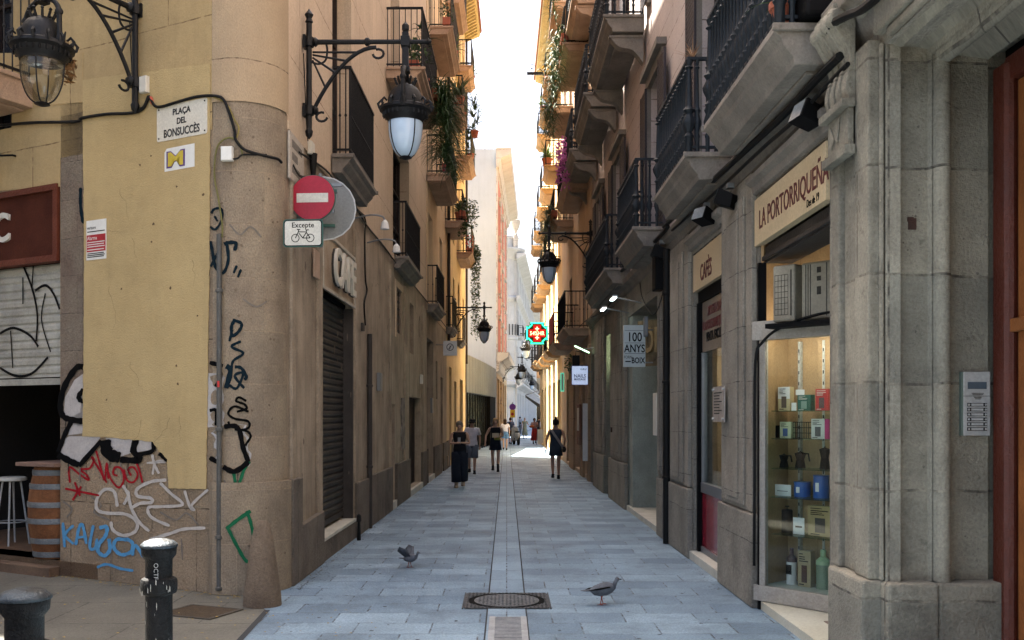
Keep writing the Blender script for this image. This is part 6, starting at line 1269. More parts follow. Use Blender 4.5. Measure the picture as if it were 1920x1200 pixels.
# intercom
Pi = FR.w(-(zj + .05), 0, 0); ix, iy = FR.w(-zj - .05, 0, .6)[:2]
fj = Frame((FR.w(-zj - .05, 0, .43).x, FR.w(-zj - .05, 0, .43).y), (FR.w(-zj - .05, 0, .72) - FR.w(-zj - .05, 0, .43))[:2])
s0_, h1_ = fj.px(1806, 697, -.03); s1_, h0_ = fj.px(1857, 817, -.03); t = thing('intercom', 'brushed steel entry intercom panel with two columns of call buttons', 'intercom', fj.at(s0_, h0_, -.002)); wi, hi = s1_ - s0_, h1_ - h0_
MB().box(0, wi, -.03, 0, 0, hi).build('plate', m_steel, t, bevel=.005); MB().box(-.012, .002, -.028, 0, 0.0, hi).build('side', flat('intercom_side', (.12, .16, .14)), t)
MB().box(wi * .16, wi * .85, -.033, -.0305, hi * .73, hi * .84).build('display', flat('lcd', (.06, .08, .10), .2), t)
mb = MB(); [mb.box(wi * (.3 + .03 * k), wi * (.75 - .03 * k), -.0325, -.0305, hi * (.66 - .022 * k), hi * (.668 - .022 * k)) for k in range(5)]; mb.build('speaker_grille', m_black, t)
for k in range(6):
    z = hi * (.485 - k * .076); o = MB().box(wi * .14, wi * .86, -.034, -.0305, z - .010, z + .010).build('call_button', m_black, t); MB().box(wi * .28, wi * .72, -.0355, -.0341, z - .007, z + .007).build('name_label', m_steel, o)
    mb = MB(); [mb.disc((x, -.036, z), .007, .004, 10) for x in (wi * .19, wi * .81)]; mb.build('button_knob', m_steel, o)
MB().box(0, wi, -.032, -.0305, hi * .62 - .001, hi * .62 + .001).build('seam', m_black, t)
mb = MB().box(-.006, .006, -.05, 0, -.02, .05).box(-.014, .014, -.055, -.02, .03, .055); tag(mb.build('iron_stub', mat('rust', (.07, .03, .02)), M=None) if False else mb.build('iron_stub', mat('rust', (.07, .03, .02), (.04, .02, .015), 9), None, Matrix.Translation(FR.w(-zj - .03, hR(1706, 400), .2)) @ Matrix.Rotation(FR.ang, 4, 'Z')), 'rusty iron stub fixed in the carved portal stone', 'stub')
tag(MB().box(-.02, .025, -.03, 0, -.05, .05).build('iron_hook', MATS['rust'], None, FR.at(-19.5, 1.45, -.09)), 'black L shaped iron hook on the pier before the green door', 'hook')
# ------------------------------------------------------------ air conditioners and display goods
m_ac = mat('ac_beige', (.33, .30, .23), (.22, .195, .15), 3, rough=.5, dirt=.35, streak=.15, bump=.04)
def ac(label, xa, xb, ya, yb, dep, vents):
    (sa, za), (sb, zb_) = Fw.px(xa, yb, -.1), Fw.px(xb, ya, -.1); t = thing('air_conditioner', label, 'air conditioner', Fw.at(sa, za)); w_, h_ = sb - sa, zb_ - za
    MB().box(0, w_, -dep, .05, 0, h_).build('case', m_ac, t, bevel=.018)
    mb = MB()
    if vents: [mb.box(w_ * q, w_ * (q + .10), -dep - .004, -dep - .0005, h_ * r0, h_ * r1) for q, r0, r1 in ((.42, .42, .56), (.42, .66, .74), (.42, .80, .90))]; [mb.box(w_ * q, w_ * q + .006, -dep - .004, -dep - .0005, h_ * .04, h_ * .96) for q in (.12, .18, .24, .66)]
    else: [mb.box(w_ * .1, w_ * .7, -dep - .003, -dep - .0005, h_ * (.12 + k * .1), h_ * (.12 + k * .1) + .004) for k in range(8)]; [mb.box(w_ * (.1 + k * .15), w_ * (.1 + k * .15) + .003, -dep - .003, -dep - .0005, h_ * .12, h_ * .82) for k in range(5)]; mb.box(w_ * .82, w_ * .87, -dep - .004, -dep - .0005, h_ * .1, h_ * .9)
    mb.build('vents', mat('ac_vent', (.05, .045, .038)), t); return t
t2 = ac('taller beige air conditioner with dark side vents in the top of the shop bay', 1502, 1575, 484, 600, .10, True)
t = ac('smaller beige air conditioner with a fine grille left of the taller one', 1456, 1497, 495, 606, .16, False)
mb = MB(); mb.box(-.05, .75, -.2, .0, -.05, -.01); mb.build('support', m_black, t)
cable('cable', 'black hose looping from the air conditioner down the window frame', [Fw.M @ Vector(p) for p in ((.95, -.08, 2.62), (.6, -.1, 2.60), (.25, -.1, 2.52), (.05, -.1, 2.40), (-.03, -.1, 2.2), (-.045, -.09, 1.2), (-.05, -.09, .4))], .013)
SH = (.62, 1.02, 1.27, 1.52, 1.83) if False else None
ys = [(1470 - 0, y) for y in ()]
def hw(px, py): return Fw.px(px, py, .2)
levels = [hw(1500, y)[1] for y in (770, 822, 878, 932, 1002, 1088)]
m_gs = glass('shelf_glass', (.7, .85, .8), .75, .05); m_rail = mat('slotted_rail', (.55, .55, .5), (.3, .3, .28), 30, rough=.4)
t = thing('display_shelves', 'glass shelves on slotted white rails inside the display window', 'shelves', Fw.at(0, 0))
for z in levels[:-1]: MB().box(0.03, W_ + .3, .06, .37, z - .008, z).build('shelf', m_gs, t)
for x in (hw(1478, 800)[0], hw(1524, 800)[0]):
    mb = MB(); mb.box(x - .012, x + .012, .375, .379 if x < .45 and x > .3 else .415, h_b, h_t); o = mb.build('rail', m_rail, t); mb = MB(); [mb.box(x - .004, x + .004, .37, .3745, h_b + .1 + k * .1, h_b + .13 + k * .1) for k in range(21)]; mb.build('slots', m_black, o)
t = thing('tube_lamp', 'vertical white fluorescent tube at the left edge of the display', 'tube lamp', Fw.at(hw(1446, 900)[0], 0)); MB().tube([(0, .15, .35), (0, .15, 2.05)], .014, 8).build('tube', mat('lit_display_tube', (.7, .74, .78), emit=(.9, .95, 1, 2.2), rough=.3, bump=0), t); MB().tube([(0, .15, 2.05), (0, .15, 2.3)], .006, 6).build('wire', m_black, t); MB().tube([(0, .15, .3), (0, .15, .35)], .017, 8).build('cap', m_black, t)
def good(name, label, cat, x0, x1, y0, y1, parts, dy=.2):
    """x0..x1, y0..y1: the pixels of the photograph; parts(t, width, height)"""
    sa, za = Fw.px(x0, y1, dy); sb, zb_ = Fw.px(x1, y0, dy); zz = min(levels, key=lambda q: abs(q - za)) if y1 < 1080 else h_b
    t = thing(name, label, cat, Fw.at(sa, zz, dy)); parts(t, sb - sa, zb_ - za); return t
def boxed(c, top=None, pic=None, lines=0, tilt=0):
    def f(t, w_, h_):
        MB().box(0, w_, 0, .07, 0, h_).build('carton', flat('carton_%d%d%d' % tuple(int(v * 99) for v in c), c, .5), t, bevel=.002)
        if top: MB().box(.0, w_, -.002, -.0004, h_ * .5, h_).build('upper_print', flat('print_%d%d%d' % tuple(int(v * 99) for v in top), top), t)
        if pic: MB().box(w_ * .3, w_ * .72, -.004, -.0022, h_ * .12, h_ * .6).build('picture', flat('pic_%d%d%d' % tuple(int(v * 99) for v in pic), pic), t)
        mb = MB(); rq = random.Random(int(w_ * 9999)); [mb.box(w_ * .12, w_ * rq.uniform(.4, .88), -.0052, -.0045, h_ * q, h_ * (q + .025)) for q in (.70, .76, .82, .90)]; mb.box(w_ * .12, w_ * .5, -.0052, -.0045, h_ * .05, h_ * .08); mb.build('printed_lines', m_black if sum(c) > .6 else m_offw, t)
        if lines: mb = MB(); [mb.box(w_ * .15, w_ * (.6 + .2 * (k % 2)), -.004, -.0022, h_ * (.9 - .07 * k), h_ * (.92 - .07 * k)) for k in range(lines)]; mb.build('print', m_black, t)
    return f
good('coffee_box', 'cream coffee carton with white top, upper left of the display', 'carton', 1459, 1481, 722, 767, boxed((.50, .40, .22), (.65, .64, .6), (.1, .07, .05)))
good('coffee_box', 'dark green carton with a glass pictured on it', 'carton', 1495, 1520, 737, 767, boxed((.015, .10, .07), None, (.2, .3, .25))); good('coffee_box', 'bright red carton at the upper right of the display', 'carton', 1529, 1552, 726, 767, boxed((.45, .03, .03), None, (.1, .06, .06)))
good('coffee_box', 'pale yellow carton with a blue cup pictured', 'carton', 1462, 1483, 790, 820, boxed((.52, .52, .34), None, (.05, .09, .22))); good('price_card', 'white price card above the pale yellow carton', 'price card', 1464, 1481, 779, 790, lambda t, w_, h_: MB().box(0, w_, 0, .003, h_ * .0 + .16, .16 + h_).build('card', m_white, t)); good('price_card', 'white price card in front of the wire basket', 'price card', 1492, 1508, 784, 794, lambda t, w_, h_: MB().box(0, w_, 0, .003, .14, .14 + h_).build('card', m_white, t))
def basket(t, w_, h_):
    mb = MB(); [mb.tube([(w_ * k / 7, 0, 0), (w_ * k / 7, 0, h_)], .003, 4) for k in range(8)]; [mb.tube([(0, 0, h_ * k / 3), (w_, 0, h_ * k / 3), (w_, .1, h_ * k / 3)], .003, 4) for k in range(4)]; mb.build('wires', m_black, t)
good('wire_basket', 'dark wire basket between the small cartons', 'basket', 1487, 1516, 790, 820, basket); good('coffee_box', 'white carton with magenta side and a coffee maker pictured', 'carton', 1521, 1546, 784, 821, lambda t, w_, h_: (boxed((.62, .61, .56), None, (.08, .08, .08))(t, w_, h_), MB().box(w_ + .001, w_ * 1.3, 0, .07, 0, h_).build('side', flat('magenta', (.45, .02, .14)), t)))
def moka(t, w_, h_):
    MB().lathe([(w_ * .34, 0), (w_ * .36, h_ * .02), (w_ * .28, h_ * .42), (w_ * .25, h_ * .48), (w_ * .38, h_ * .86), (w_ * .36, h_ * .88), (w_ * .05, h_ * .95), (.006, h_)], (w_ * .4, .04, 0), 8).build('pot', m_black, t); MB().tube([(w_ * .7, .04, h_ * .85), (w_ * 1.0, .04, h_ * .85), (w_ * 1.1, .04, h_ * .4)], .008, 6).build('handle', m_black, t)
good('moka_pot', 'small black moka pot, left of three on the glass shelf', 'moka pot', 1457, 1478, 850, 875, moka); good('moka_pot', 'middle sized black moka pot between two others', 'moka pot', 1486, 1511, 845, 876, moka); good('moka_pot', 'tallest black moka pot at the right of the shelf', 'moka pot', 1532, 1557, 836, 878, moka)
def can(t, w_, h_): MB().lathe([(w_ / 2, 0), (w_ / 2, h_), (w_ / 2 + .003, h_), (w_ / 2 + .003, h_ + .006), (0, h_ + .006)], (w_ / 2, .06, 0), 20).build('can', flat('blue_tin', (.02, .10, .36), .35), t, smooth='edge'); MB().box(w_ * .38, w_ * .62, -w_ / 2 + .058, -w_ / 2 + .062, h_ * .3, h_ * .7).build('mark', m_white, t)
good('coffee_tin', 'low blue coffee tin', 'tin', 1484, 1511, 905, 930, can); good('coffee_tin', 'tall blue coffee tin at the right', 'tin', 1520, 1546, 891, 931, can); good('info_card', 'wide white information card left of the blue tins', 'card', 1453, 1483, 908, 927, lambda t, w_, h_: (MB().box(0, w_, 0, .003, 0, h_).build('card', m_white, t), MB().box(w_ * .15, w_ * .8, -.002, -.0004, h_ * .4, h_ * .45).build('print', m_black, t)))
def press(t, w_, h_): MB().lathe([(w_ / 2, 0), (w_ / 2, h_ * .83), (w_ * .45, h_ * .86), (w_ * .1, h_ * .88), (.003, h_ * .9), (.003, h_ * .96), (w_ * .2, h_ * .97), (w_ * .2, h_)], (w_ / 2, .05, 0), 16).build('body', m_black, t, smooth='edge')
good('french_press', 'black cylindrical coffee press', 'coffee press', 1461, 1479, 951, 999, press); good('info_card', 'small tilted white card beside the black coffee press', 'card', 1487, 1508, 972, 1001, lambda t, w_, h_: (MB().box(0, w_, 0, .003, 0, h_).build('card', m_white, t), MB().box(w_ * .2, w_ * .8, -.002, -.0004, h_ * .4, h_ * .5).build('print', m_black, t)))
good('coffee_box', 'large kraft brown carton with black handle print', 'carton', 1515, 1560, 949, 1002, boxed((.36, .27, .12), None, (.04, .035, .03), 3))
def bottle(c1, c2, lab=None):
    def f(t, w_, h_):
        MB().lathe([(w_ / 2, 0), (w_ / 2, h_ * .62)], (w_ / 2, .05, 0), 16).build('body', flat('bottle_%d' % int(c1[0] * 99 + c1[1] * 7), c1, .25), t, smooth='edge'); MB().lathe([(w_ / 2 + .001, h_ * .62), (w_ * .5, h_ * .72), (w_ * .2, h_ * .82), (w_ * .2, h_)], (w_ / 2, .05, 0), 16).build('top', flat('bottletop_%d' % int(c2[0] * 99 + c2[1] * 7), c2, .3), t, smooth='edge')
        if lab: MB().box(w_ * .2, w_ * .8, .048 - w_ / 2, .052 - w_ / 2, h_ * .28, h_ * .55).build('label', m_black, t)
    return f
good('bottle', 'white bottle with dark brown top and a black label at the bottom of the display', 'bottle', 1470, 1487, 1023, 1088, bottle((.6, .6, .58), (.06, .02, .02), 1)); good('coffee_box', 'tall kraft carton with a brown bottle pictured on it', 'carton', 1496, 1520, 1028, 1092, boxed((.34, .27, .15), None, (.07, .03, .02))); good('price_card', 'white card between the upper cartons and the shelf rail', 'price card', 1484, 1493, 752, 767, lambda t, w_, h_: MB().box(0, w_, 0, .003, 0, h_).build('card', m_white, t))
good('coffee_tin', 'small black tin standing beside the blue cup carton', 'tin', 1443, 1457, 798, 820, lambda t, w_, h_: MB().lathe([(w_ / 2, 0), (w_ / 2, h_), (w_ * .4, h_ * 1.05)], (w_ / 2, .05, 0), 14).build('can', m_black, t))
good('bottle', 'pale green topped glass coffee bottle', 'bottle', 1526, 1550, 1024, 1094, bottle((.20, .26, .18), (.30, .42, .24)))
t = thing('menu_stand', 'folding sign stand far down the street at the right', 'sign stand', T(1.75 + .3, 56.0, 0)); MB().box(-.25, .25, -.03, .03, .05, .9).build('board', m_offw, t); mb = MB(); mb.tube([(-.25, 0, .9), (-.3, .25, 0)], .02, 4); mb.tube([(.25, 0, .9), (.3, .25, 0)], .02, 4); mb.build('legs', m_grey, t)
# pigeons
def pigeon(label, P, rz, sc=1.0, wing=0):
    t = thing('pigeon', label, 'pigeon', T(P[0], P[1], 0, rz, sc), 'pigeons on the paving'); mg_ = mat('pigeon_grey', (.13, .145, .17), (.08, .085, .10), 14, rough=.7, bump=.3, bscale=90)
    b = MB(); prof = [(.004, -.20), (.022, -.17), (.026, -.11), (.045, -.07), (.062, -.01), (.062, .05), (.045, .095), (.028, .115)]
    vs = []; n = 12
    for i, (r_, x) in enumerate(prof):
        zc = .135 + (.0 if x < -.05 else .02 * (x + .05) / .15) ; fl = .35 if x < -.1 else 1
        for k in range(n): a = 2 * math.pi * k / n; vs.append((x, math.cos(a) * r_, zc + math.sin(a) * r_ * fl))
    fs = [(i * n + k, i * n + (k + 1) % n, (i + 1) * n + (k + 1) % n, (i + 1) * n + k) for i in range(len(prof) - 1) for k in range(n)] + [tuple(range(n - 1, -1, -1))]
    base = (len(prof) - 1) * n; b.v = vs; b.f = fs
    nk = [(.115, .165, .028), (.13, .20, .022), (.14, .225, .022), (.155, .24, .021), (.168, .237, .010)]
    prev = base
    for x, z, r_ in nk:
        o_ = len(b.v); b.v += [(x + math.sin(2 * math.pi * k / n) * r_ * -.5, math.cos(2 * math.pi * k / n) * r_, z + math.sin(2 * math.pi * k / n) * r_ * .85) for k in range(n)]
        b.f += [(prev + k, prev + (k + 1) % n, o_ + (k + 1) % n, o_ + k) for k in range(n)]; prev = o_
    b.f.append(tuple(range(prev, prev + n))); b.build('body', mg_, t, smooth=True)
    MB().lathe([(.006, 0), (.001, .022)], (0, 0, 0), 6, axis='x').build('beak', m_black, t, WM[t.name] @ T(.172, 0, .232))
    for s_ in (-1, 1):
        w = MB(); 
        if wing: w.add([(.05, s_ * .05, .18), (-.06, s_ * .05, .17), (-.15, s_ * .11, .26), (-.10, s_ * .14, .33), (.0, s_ * .13, .30), (.05, s_ * .05, .172), (-.06, s_ * .05, .162), (-.15, s_ * .11, .252), (-.10, s_ * .14, .322), (.0, s_ * .13, .292)], [(0, 1, 2, 3, 4), (9, 8, 7, 6, 5), (0, 5, 6, 1), (1, 6, 7, 2), (2, 7, 8, 3), (3, 8, 9, 4), (4, 9, 5, 0)])
        else: w.loft([((-.14, s_ * .03, .135), .02, .005), ((-.06, s_ * .055, .15), .05, .012), ((.02, s_ * .055, .165), .05, .012), ((.05, s_ * .05, .175), .02, .008)], 8); 
        w.build('wing', m_black if not wing else mg_, t, smooth=True)
        l = MB(); l.tube([(.0, s_ * .02, .09), (.01 * s_, s_ * .022, .045), (.02 * s_ + .0, s_ * .022, .006)], [.009, .004, .004], 6)
        for a in (-.5, 0, .5, 3.14): l.tube([(.02 * s_, s_ * .022, .006), (.02 * s_ + .03 * math.cos(a), s_ * .022 + .03 * math.sin(a), .004)], [.004, .002], 4)
        l.build('leg', mat('pigeon_leg', (.30, .07, .05)), t)
        MB().lathe([(0, -.004), (.004, 0), (0, .004)], (.150, s_ * .020, .242), 8).build('eye', mat('pigeon_eye', (.4, .12, .02), rough=.2), t)
pigeon('grey pigeon walking right, near the manhole cover', gpx(1128, 1134), R(8), 1.0); pigeon('small pigeon with lifted wings on the left of the paving', gpx(768, 1064), R(-25), .75, 1)
# ------------------------------------------------------------ people
m_skin = mat('skin_tan', (.44, .25, .17), (.36, .20, .135), 5, rough=.6, bump=.02, fine=.04); m_skin2 = mat('skin_light', (.56, .35, .25), (.48, .29, .2), 5, rough=.6, bump=.02, fine=.04); m_skin3 = mat('skin_dark', (.22, .12, .08), (.17, .09, .06), 5, rough=.6, bump=.02, fine=.04)
def vlerp(a, b, t): return tuple(a[i] + (b[i] - a[i]) * t for i in range(3))
def person(label, px_, py_foot, H, face, cloth, skin=None, arms=None, legs=None, lean=0, head=(0, 0), hair=None, group='people walking in the street', z=None):
    """face: direction the person looks (degrees, 0 = away from the camera, 180 = towards it); local axes: x right, y forward, z up, for a height of 1.7"""
    x, y = gpx(px_, py_foot) if z is None else ((px_ - VX) / FPX * z, z); sc = H / 1.7; skin = skin or m_skin
    t = thing('person', label, 'person', T(x, y, 0, R(face), sc), group)
    J = dict(pel=(0, 0, .93), wai=(0, .01, 1.07), che=(0, .0 + lean * .5, 1.25), nb=(0, -.01 + lean, 1.42), nk=(0, .0 + lean, 1.48), hd=(0, .012 + lean + head[0] * .5, 1.555), top=(0, .02 + lean + head[0], 1.635 - abs(head[0]) * .2))
    A = dict(l=((-.175, lean * .8, 1.375), (-.225, -.02, 1.12), (-.235, .06, .88)), r=((.175, lean * .8, 1.375), (.225, -.02, 1.12), (.235, .06, .88))); A.update(arms or {})
    Lg = dict(l=((-.095, 0, .88), (-.10, .03, .49), (-.10, -.0, .09)), r=((.095, 0, .88), (.10, .03, .49), (.10, .0, .09))); Lg.update(legs or {})
    V = []; E = []; Rd = []
    def v(p, rx, ry=None): V.append(p); Rd.append((rx, ry or rx)); return len(V) - 1
    def e(a, b): E.append((a, b)); return b
    pel = v(J['pel'], .135, .095); w_ = e(pel, v(J['wai'], .118, .085)); c_ = e(w_, v(J['che'], .14, .095)); nb = e(c_, v(J['nb'], .085, .06)); nk = e(nb, v(J['nk'], .05)); hd = e(nk, v(J['hd'], .075, .083)); e(hd, v(J['top'], .07, .08))
    e(hd, v((0, J['hd'][1] + .095, 1.548 - abs(head[0]) * .6), .012))      # nose
    for s_ in 'lr':
        sh, el, wr = A[s_]; a = e(c_, v((sh[0] * .62, sh[1], sh[2] - .015), .062, .055)); a = e(a, v(sh, .05)); a = e(a, v(vlerp(sh, el, .5), .041)); a = e(a, v(el, .034)); a = e(a, v(vlerp(el, wr, .4), .032)); a = e(a, v(wr, .021))
        d_ = (Vector(wr) - Vector(el)).normalized(); u_ = d_.orthogonal().normalized(); w2 = d_.cross(u_)
        pm = Vector(wr) + d_ * .06; a = e(a, v(tuple(pm), .026, .018))
        for k in range(4): o_ = u_ * (-.022 + .0145 * k); f1 = pm + d_ * .045 + o_; f2 = pm + d_ * (.075 + .008 * (k in (1, 2))) + o_ + w2 * .012; e(e(a, v(tuple(f1), .0085)), v(tuple(f2), .007))
        th = Vector(wr) + d_ * .03 + u_ * .036; e(e(a, v(tuple(th), .0105)), v(tuple(th + d_ * .035 + u_ * .012), .0085))
        hp, kn, an = Lg[s_]; b = e(pel, v(hp, .086)); b = e(b, v(vlerp(hp, kn, .45), .073)); b = e(b, v(kn, .052)); b = e(b, v(vlerp(kn, an, .35), .053)); b = e(b, v(an, .033)); b = e(b, v((an[0], an[1] + .02, an[2] - .055), .036, .03)); e(b, v((an[0] * 1.06, an[1] + .14, an[2] - .062), .032, .02))
    me = bpy.data.meshes.new('body'); me.from_pydata(V, E, []); me.materials.append(skin); o = bpy.data.objects.new('body', me); COL.objects.link(o); place(o, t)
    sk = o.modifiers.new('skin', 'SKIN'); sk.use_smooth_shade = True; sv = me.skin_vertices[0].data
    for i, r_ in enumerate(Rd): sv[i].radius = r_
    sv[0].use_root = True; ss = o.modifiers.new('sub', 'SUBSURF'); ss.levels = 1; ss.render_levels = 1
    hy, hz = J['hd'][1], J['hd'][2]
    mb = MB(); [mb.lathe([(0, -.008), (.009, 0), (0, .008)], (sx * .03, hy + .078, hz + .02 - abs(head[0]) * .3), 6) for sx in (-1, 1)]; mb.build('eyes', m_black, t)
    MB().box(-.022, .022, hy + .074, hy + .083, hz - .045, hz - .037).build('mouth', mat('lips', (.20, .06, .05)), t)
    mb = MB(); [mb.loft([((sx * .082, hy - .01, hz - .02), .008, .016), ((sx * .088, hy - .012, hz + .005), .01, .022), ((sx * .084, hy - .012, hz + .03), .006, .014)], 8) for sx in (-1, 1)]; mb.build('ears', skin, t, smooth=True)
    if hair:
        hm, kind = hair; mb = MB(); cy = hy + head[0] * .35; tz = J['top'][2]
        rings = [((0, cy - .025, hz - .03), .075, .062), ((0, cy - .02, hz + .02), .089, .085), ((0, cy - .008, hz + .07), .092, .097), ((0, cy, tz + .03), .08, .088), ((0, cy, tz + .062), .045, .05), ((0, cy, tz + .07), .01, .01)]
        if kind == 'long': rings = [((0, cy - .06, 1.38), .08, .03), ((0, cy - .05, 1.46), .095, .045)] + rings
        mb.loft([((c[0], c[1] - .012, c[2]), rx, ry) for c, rx, ry in rings], 16)
        if kind == 'bun': mb.loft([((0, cy - .03, tz + .05), .02, .02), ((0, cy - .035, tz + .08), .045, .045), ((0, cy - .035, tz + .11), .042, .042), ((0, cy - .035, tz + .135), .015, .015)], 10)
        mb.build('hair', hm, t, smooth=True)
    def torso(z0, z1, m, name, flare=0.0, tight=1.0, sleeves=0, hem=None):
        prof = [(.90, .158, .115, .0), (.98, .158, .115, 0), (1.07, .138, .10, .01), (1.16, .142, .105, lean * .25), (1.26, .158, .115, lean * .5), (1.34, .172, .105, lean * .75), (1.395, .165, .085, lean), (1.43, .10, .07, lean)]
        rings = []; zs = sorted({z0, z1, *[p[0] for p in prof if z0 < p[0] < z1]})
        for z in zs:
            if z < .9: rx, ry, yy = .16 + flare * (.9 - z), .12 + flare * (.9 - z) * .8, 0
            else:
                for a, b in zip(prof, prof[1:]):
                    if a[0] <= z <= b[0]: q = (z - a[0]) / (b[0] - a[0]); rx, ry, yy = (a[i] + (b[i] - a[i]) * q for i in (1, 2, 3)); break
                else: rx, ry, yy = prof[-1][1:]
            wv = 1 + .02 * math.sin(z * 31); rings.append(((0, yy, z), rx * tight * wv, ry * tight * wv))
        mb = MB().loft(rings, 20)
        if sleeves:
            for s_ in 'lr':
                sh, el, wr = A[s_]; e_ = vlerp(sh, el, min(1, sleeves)); pts = [(sh[0] * .55, sh[1], sh[2] + .005), sh, vlerp(sh, e_, .5), e_]; rs = [.07, .066, .062, .064]
                if sleeves > 1: pts.append(vlerp(el, wr, sleeves - 1)); rs.append(.045)
                mb.tube(pts, rs, 12)
        mb.build(name, m, t, smooth=True)
    def trousers(frac, m, name, rtop=.098, rbot=.075, z1=1.0):
        mb = MB().loft([((0, 0, .80), .12, .09), ((0, 0, .86), .165, .118), ((0, 0, .93), .166, .12), ((0, 0, z1), .155, .112)], 20)
        for s_ in 'lr':
            hp, kn, an = Lg[s_]; f = frac * 2; pts = [hp, vlerp(hp, kn, .5)] + ([vlerp(hp, kn, f)] if f < .99 else [kn] + ([vlerp(kn, an, .5), vlerp(kn, an, min(1, f - 1))] if f > 1.05 else []))
            n = len(pts); mb.tube(pts, [rtop + (rbot - rtop) * k / (n - 1) for k in range(n)], 14)
        mb.build(name, m, t, smooth=True)
    def shoes(m, hgt=.0, wd=.045):
        for s_ in 'lr':
            hp, kn, an = Lg[s_]; x0, y0, z0 = an; mb = MB(); b_ = z0 - .09
            mb.loft([((x0 * 1.02, y0 + .055, b_ + .0), wd, .145), ((x0 * 1.02, y0 + .055, b_ + .03), wd + .003, .148), ((x0 * 1.02, y0 + .05, b_ + .055), wd - .004, .12), ((x0, y0 + .0, b_ + .085), wd - .004, .06), ((x0, y0, b_ + .11 + hgt), wd - .004, .05)], 14); mb.build('shoe', m, t, smooth=True)
    for c in cloth:
        k, a = c[0], c[1:]
        if k == 'torso': torso(*a)
        elif k == 'trousers': trousers(*a)
        elif k == 'shoes': shoes(*a)
        elif k == 'fn': a[0](t, J, A, Lg)
    return t
def C_(n, c, r=.85): return mat(n, c, tuple(v * .75 for v in c), 7, rough=r, bump=.2, bscale=60, fine=.15, spec=.2)
navy = C_('navy_cloth', (.016, .021, .034)); blk = C_('black_cloth', (.014, .014, .018)); whi = C_('white_cotton', (.72, .68, .72)); dnm = C_('denim', (.12, .24, .42)); gsh = C_('grey_cloth', (.15, .17, .20)); redc = C_('red_cloth', (.42, .04, .04)); bei = C_('beige_suede', (.36, .28, .2)); flo = mat('floral_cloth', (.14, .2, .14), (.36, .35, .28), 22, bump=.1); slate = C_('slate_cloth', (.045, .058, .078))
h_gr = C_('grey_cropped_hair', (.26, .21, .165)); h_bl = C_('blond_hair', (.52, .37, .2)); h_dk = C_('dark_hair', (.01, .007, .006)); h_br = C_('brown_hair', (.04, .02, .012)); h_wh = C_('pale_scarf', (.38, .35, .32))
W1 = ((-.13, -.03, .55), (-.10, -.14, .15)) 
def stride(f, b): # forward leg, back leg
    return {f: None, b: None}
sgn = {'l': -1, 'r': 1}
def walk(front, st=.16):
    d = {}
    for s_ in 'lr':
        x = sgn[s_] * .09
        d[s_] = ((x, .0, .88), (x, .09 if s_ == front else .03, .49), (x * .9, st if s_ == front else -st, .09 if s_ == front else .13))
    return d
ph_arms = dict(l=((-.185, .02, 1.37), (-.25, .03, 1.12), (-.05, .24, 1.14)), r=((.185, .02, 1.37), (.25, .03, 1.12), (.06, .24, 1.13)))
def phone(t, J, A, Lg): MB().box(-.035, .035, .28, .29, 1.13, 1.27).build('phone', C_('phone_case', (.35, .35, .36), .4), t)
def bag(t, J, A, Lg): mb = MB(); mb.loft([((.30, -.1, .55), .03, .14), ((.31, -.1, .80), .03, .13)], 10); mb.tube([(.3, -.1, .8), (.2, -.02, 1.36)], .008, 5); mb.build('tote_bag', bei, t)
person('woman in dark top and wide navy trousers looking down at her phone', 862, 914, 1.62, 180, [('torso', .92, 1.405, blk, 'top', 0, 1.05), ('trousers', .93, navy, 'trousers', .125, .125, 1.06), ('shoes', bei, .06, .05), ('fn', phone), ('fn', bag)], m_skin2, ph_arms, walk('r', .07), .03, (.07, 0), (h_gr, 'crop'))
def cap(t, J, A, Lg): hy, tz = J['hd'][1], J['top'][2]; mb = MB().loft([((0, hy, tz - .03), .096, .103), ((0, hy, tz + .04), .09, .095), ((0, hy, tz + .08), .05, .05)], 16); mb.loft([((0, hy + .10, tz - .03), .075, .07), ((0, hy + .10, tz - .02), .07, .065)], 12); mb.build('cap', blk, t); MB().box(-.075, .075, hy + .07, hy + .10, 1.565, 1.60).build('sunglasses', blk, t)
person('man in a white T-shirt, grey shorts, black cap and sunglasses', 885, 888, 1.63, 180, [('torso', .86, 1.43, whi, 't_shirt', 0, 1.12, .62), ('trousers', .50, gsh, 'shorts', .115, .105), ('shoes', blk, .0), ('fn', cap)], m_skin, dict(l=((-.185, 0, 1.37), (-.245, -.08, 1.12), (-.24, -.05, .87))), walk('l', .14), 0)
def book(t, J, A, Lg): MB().box(-.12, .10, .20, .23, 1.08, 1.22).build('booklet', C_('cream_booklet', (.62, .52, .36)), t); MB().loft([((-.05, .13, 1.0), .08, .035), ((-.05, .135, 1.06), .1, .05), ((-.05, .13, 1.14), .09, .035)], 12).build('waist_bag', C_('mustard_cloth', (.42, .38, .08)), t, smooth=True)
person('blonde woman in black top and short black skirt holding a booklet', 929, 884, 1.66, 180, [('torso', 1.08, 1.40, blk, 'top', 0, 1.02), ('torso', .68, 1.09, navy, 'skirt', .12, 1.07), ('shoes', blk, .14, .045), ('fn', book)], m_skin2, dict(l=((-.175, 0, 1.375), (-.24, .0, 1.13), (-.06, .20, 1.10)), r=((.175, 0, 1.375), (.30, .0, 1.14), (.32, .14, .92))), walk('l', .08), 0, (0, 0), (h_bl, 'crop'))
person('woman seen from behind in a white T-shirt and blue denim shorts', 947, 844, 1.55, 0, [('torso', 1.0, 1.43, whi, 't_shirt', 0, 1.08, .5), ('trousers', .30, dnm, 'shorts', .112, .108, 1.04), ('shoes', blk)], m_skin2, None, walk('r', .08), 0, (0, 0), (h_br, 'long'))
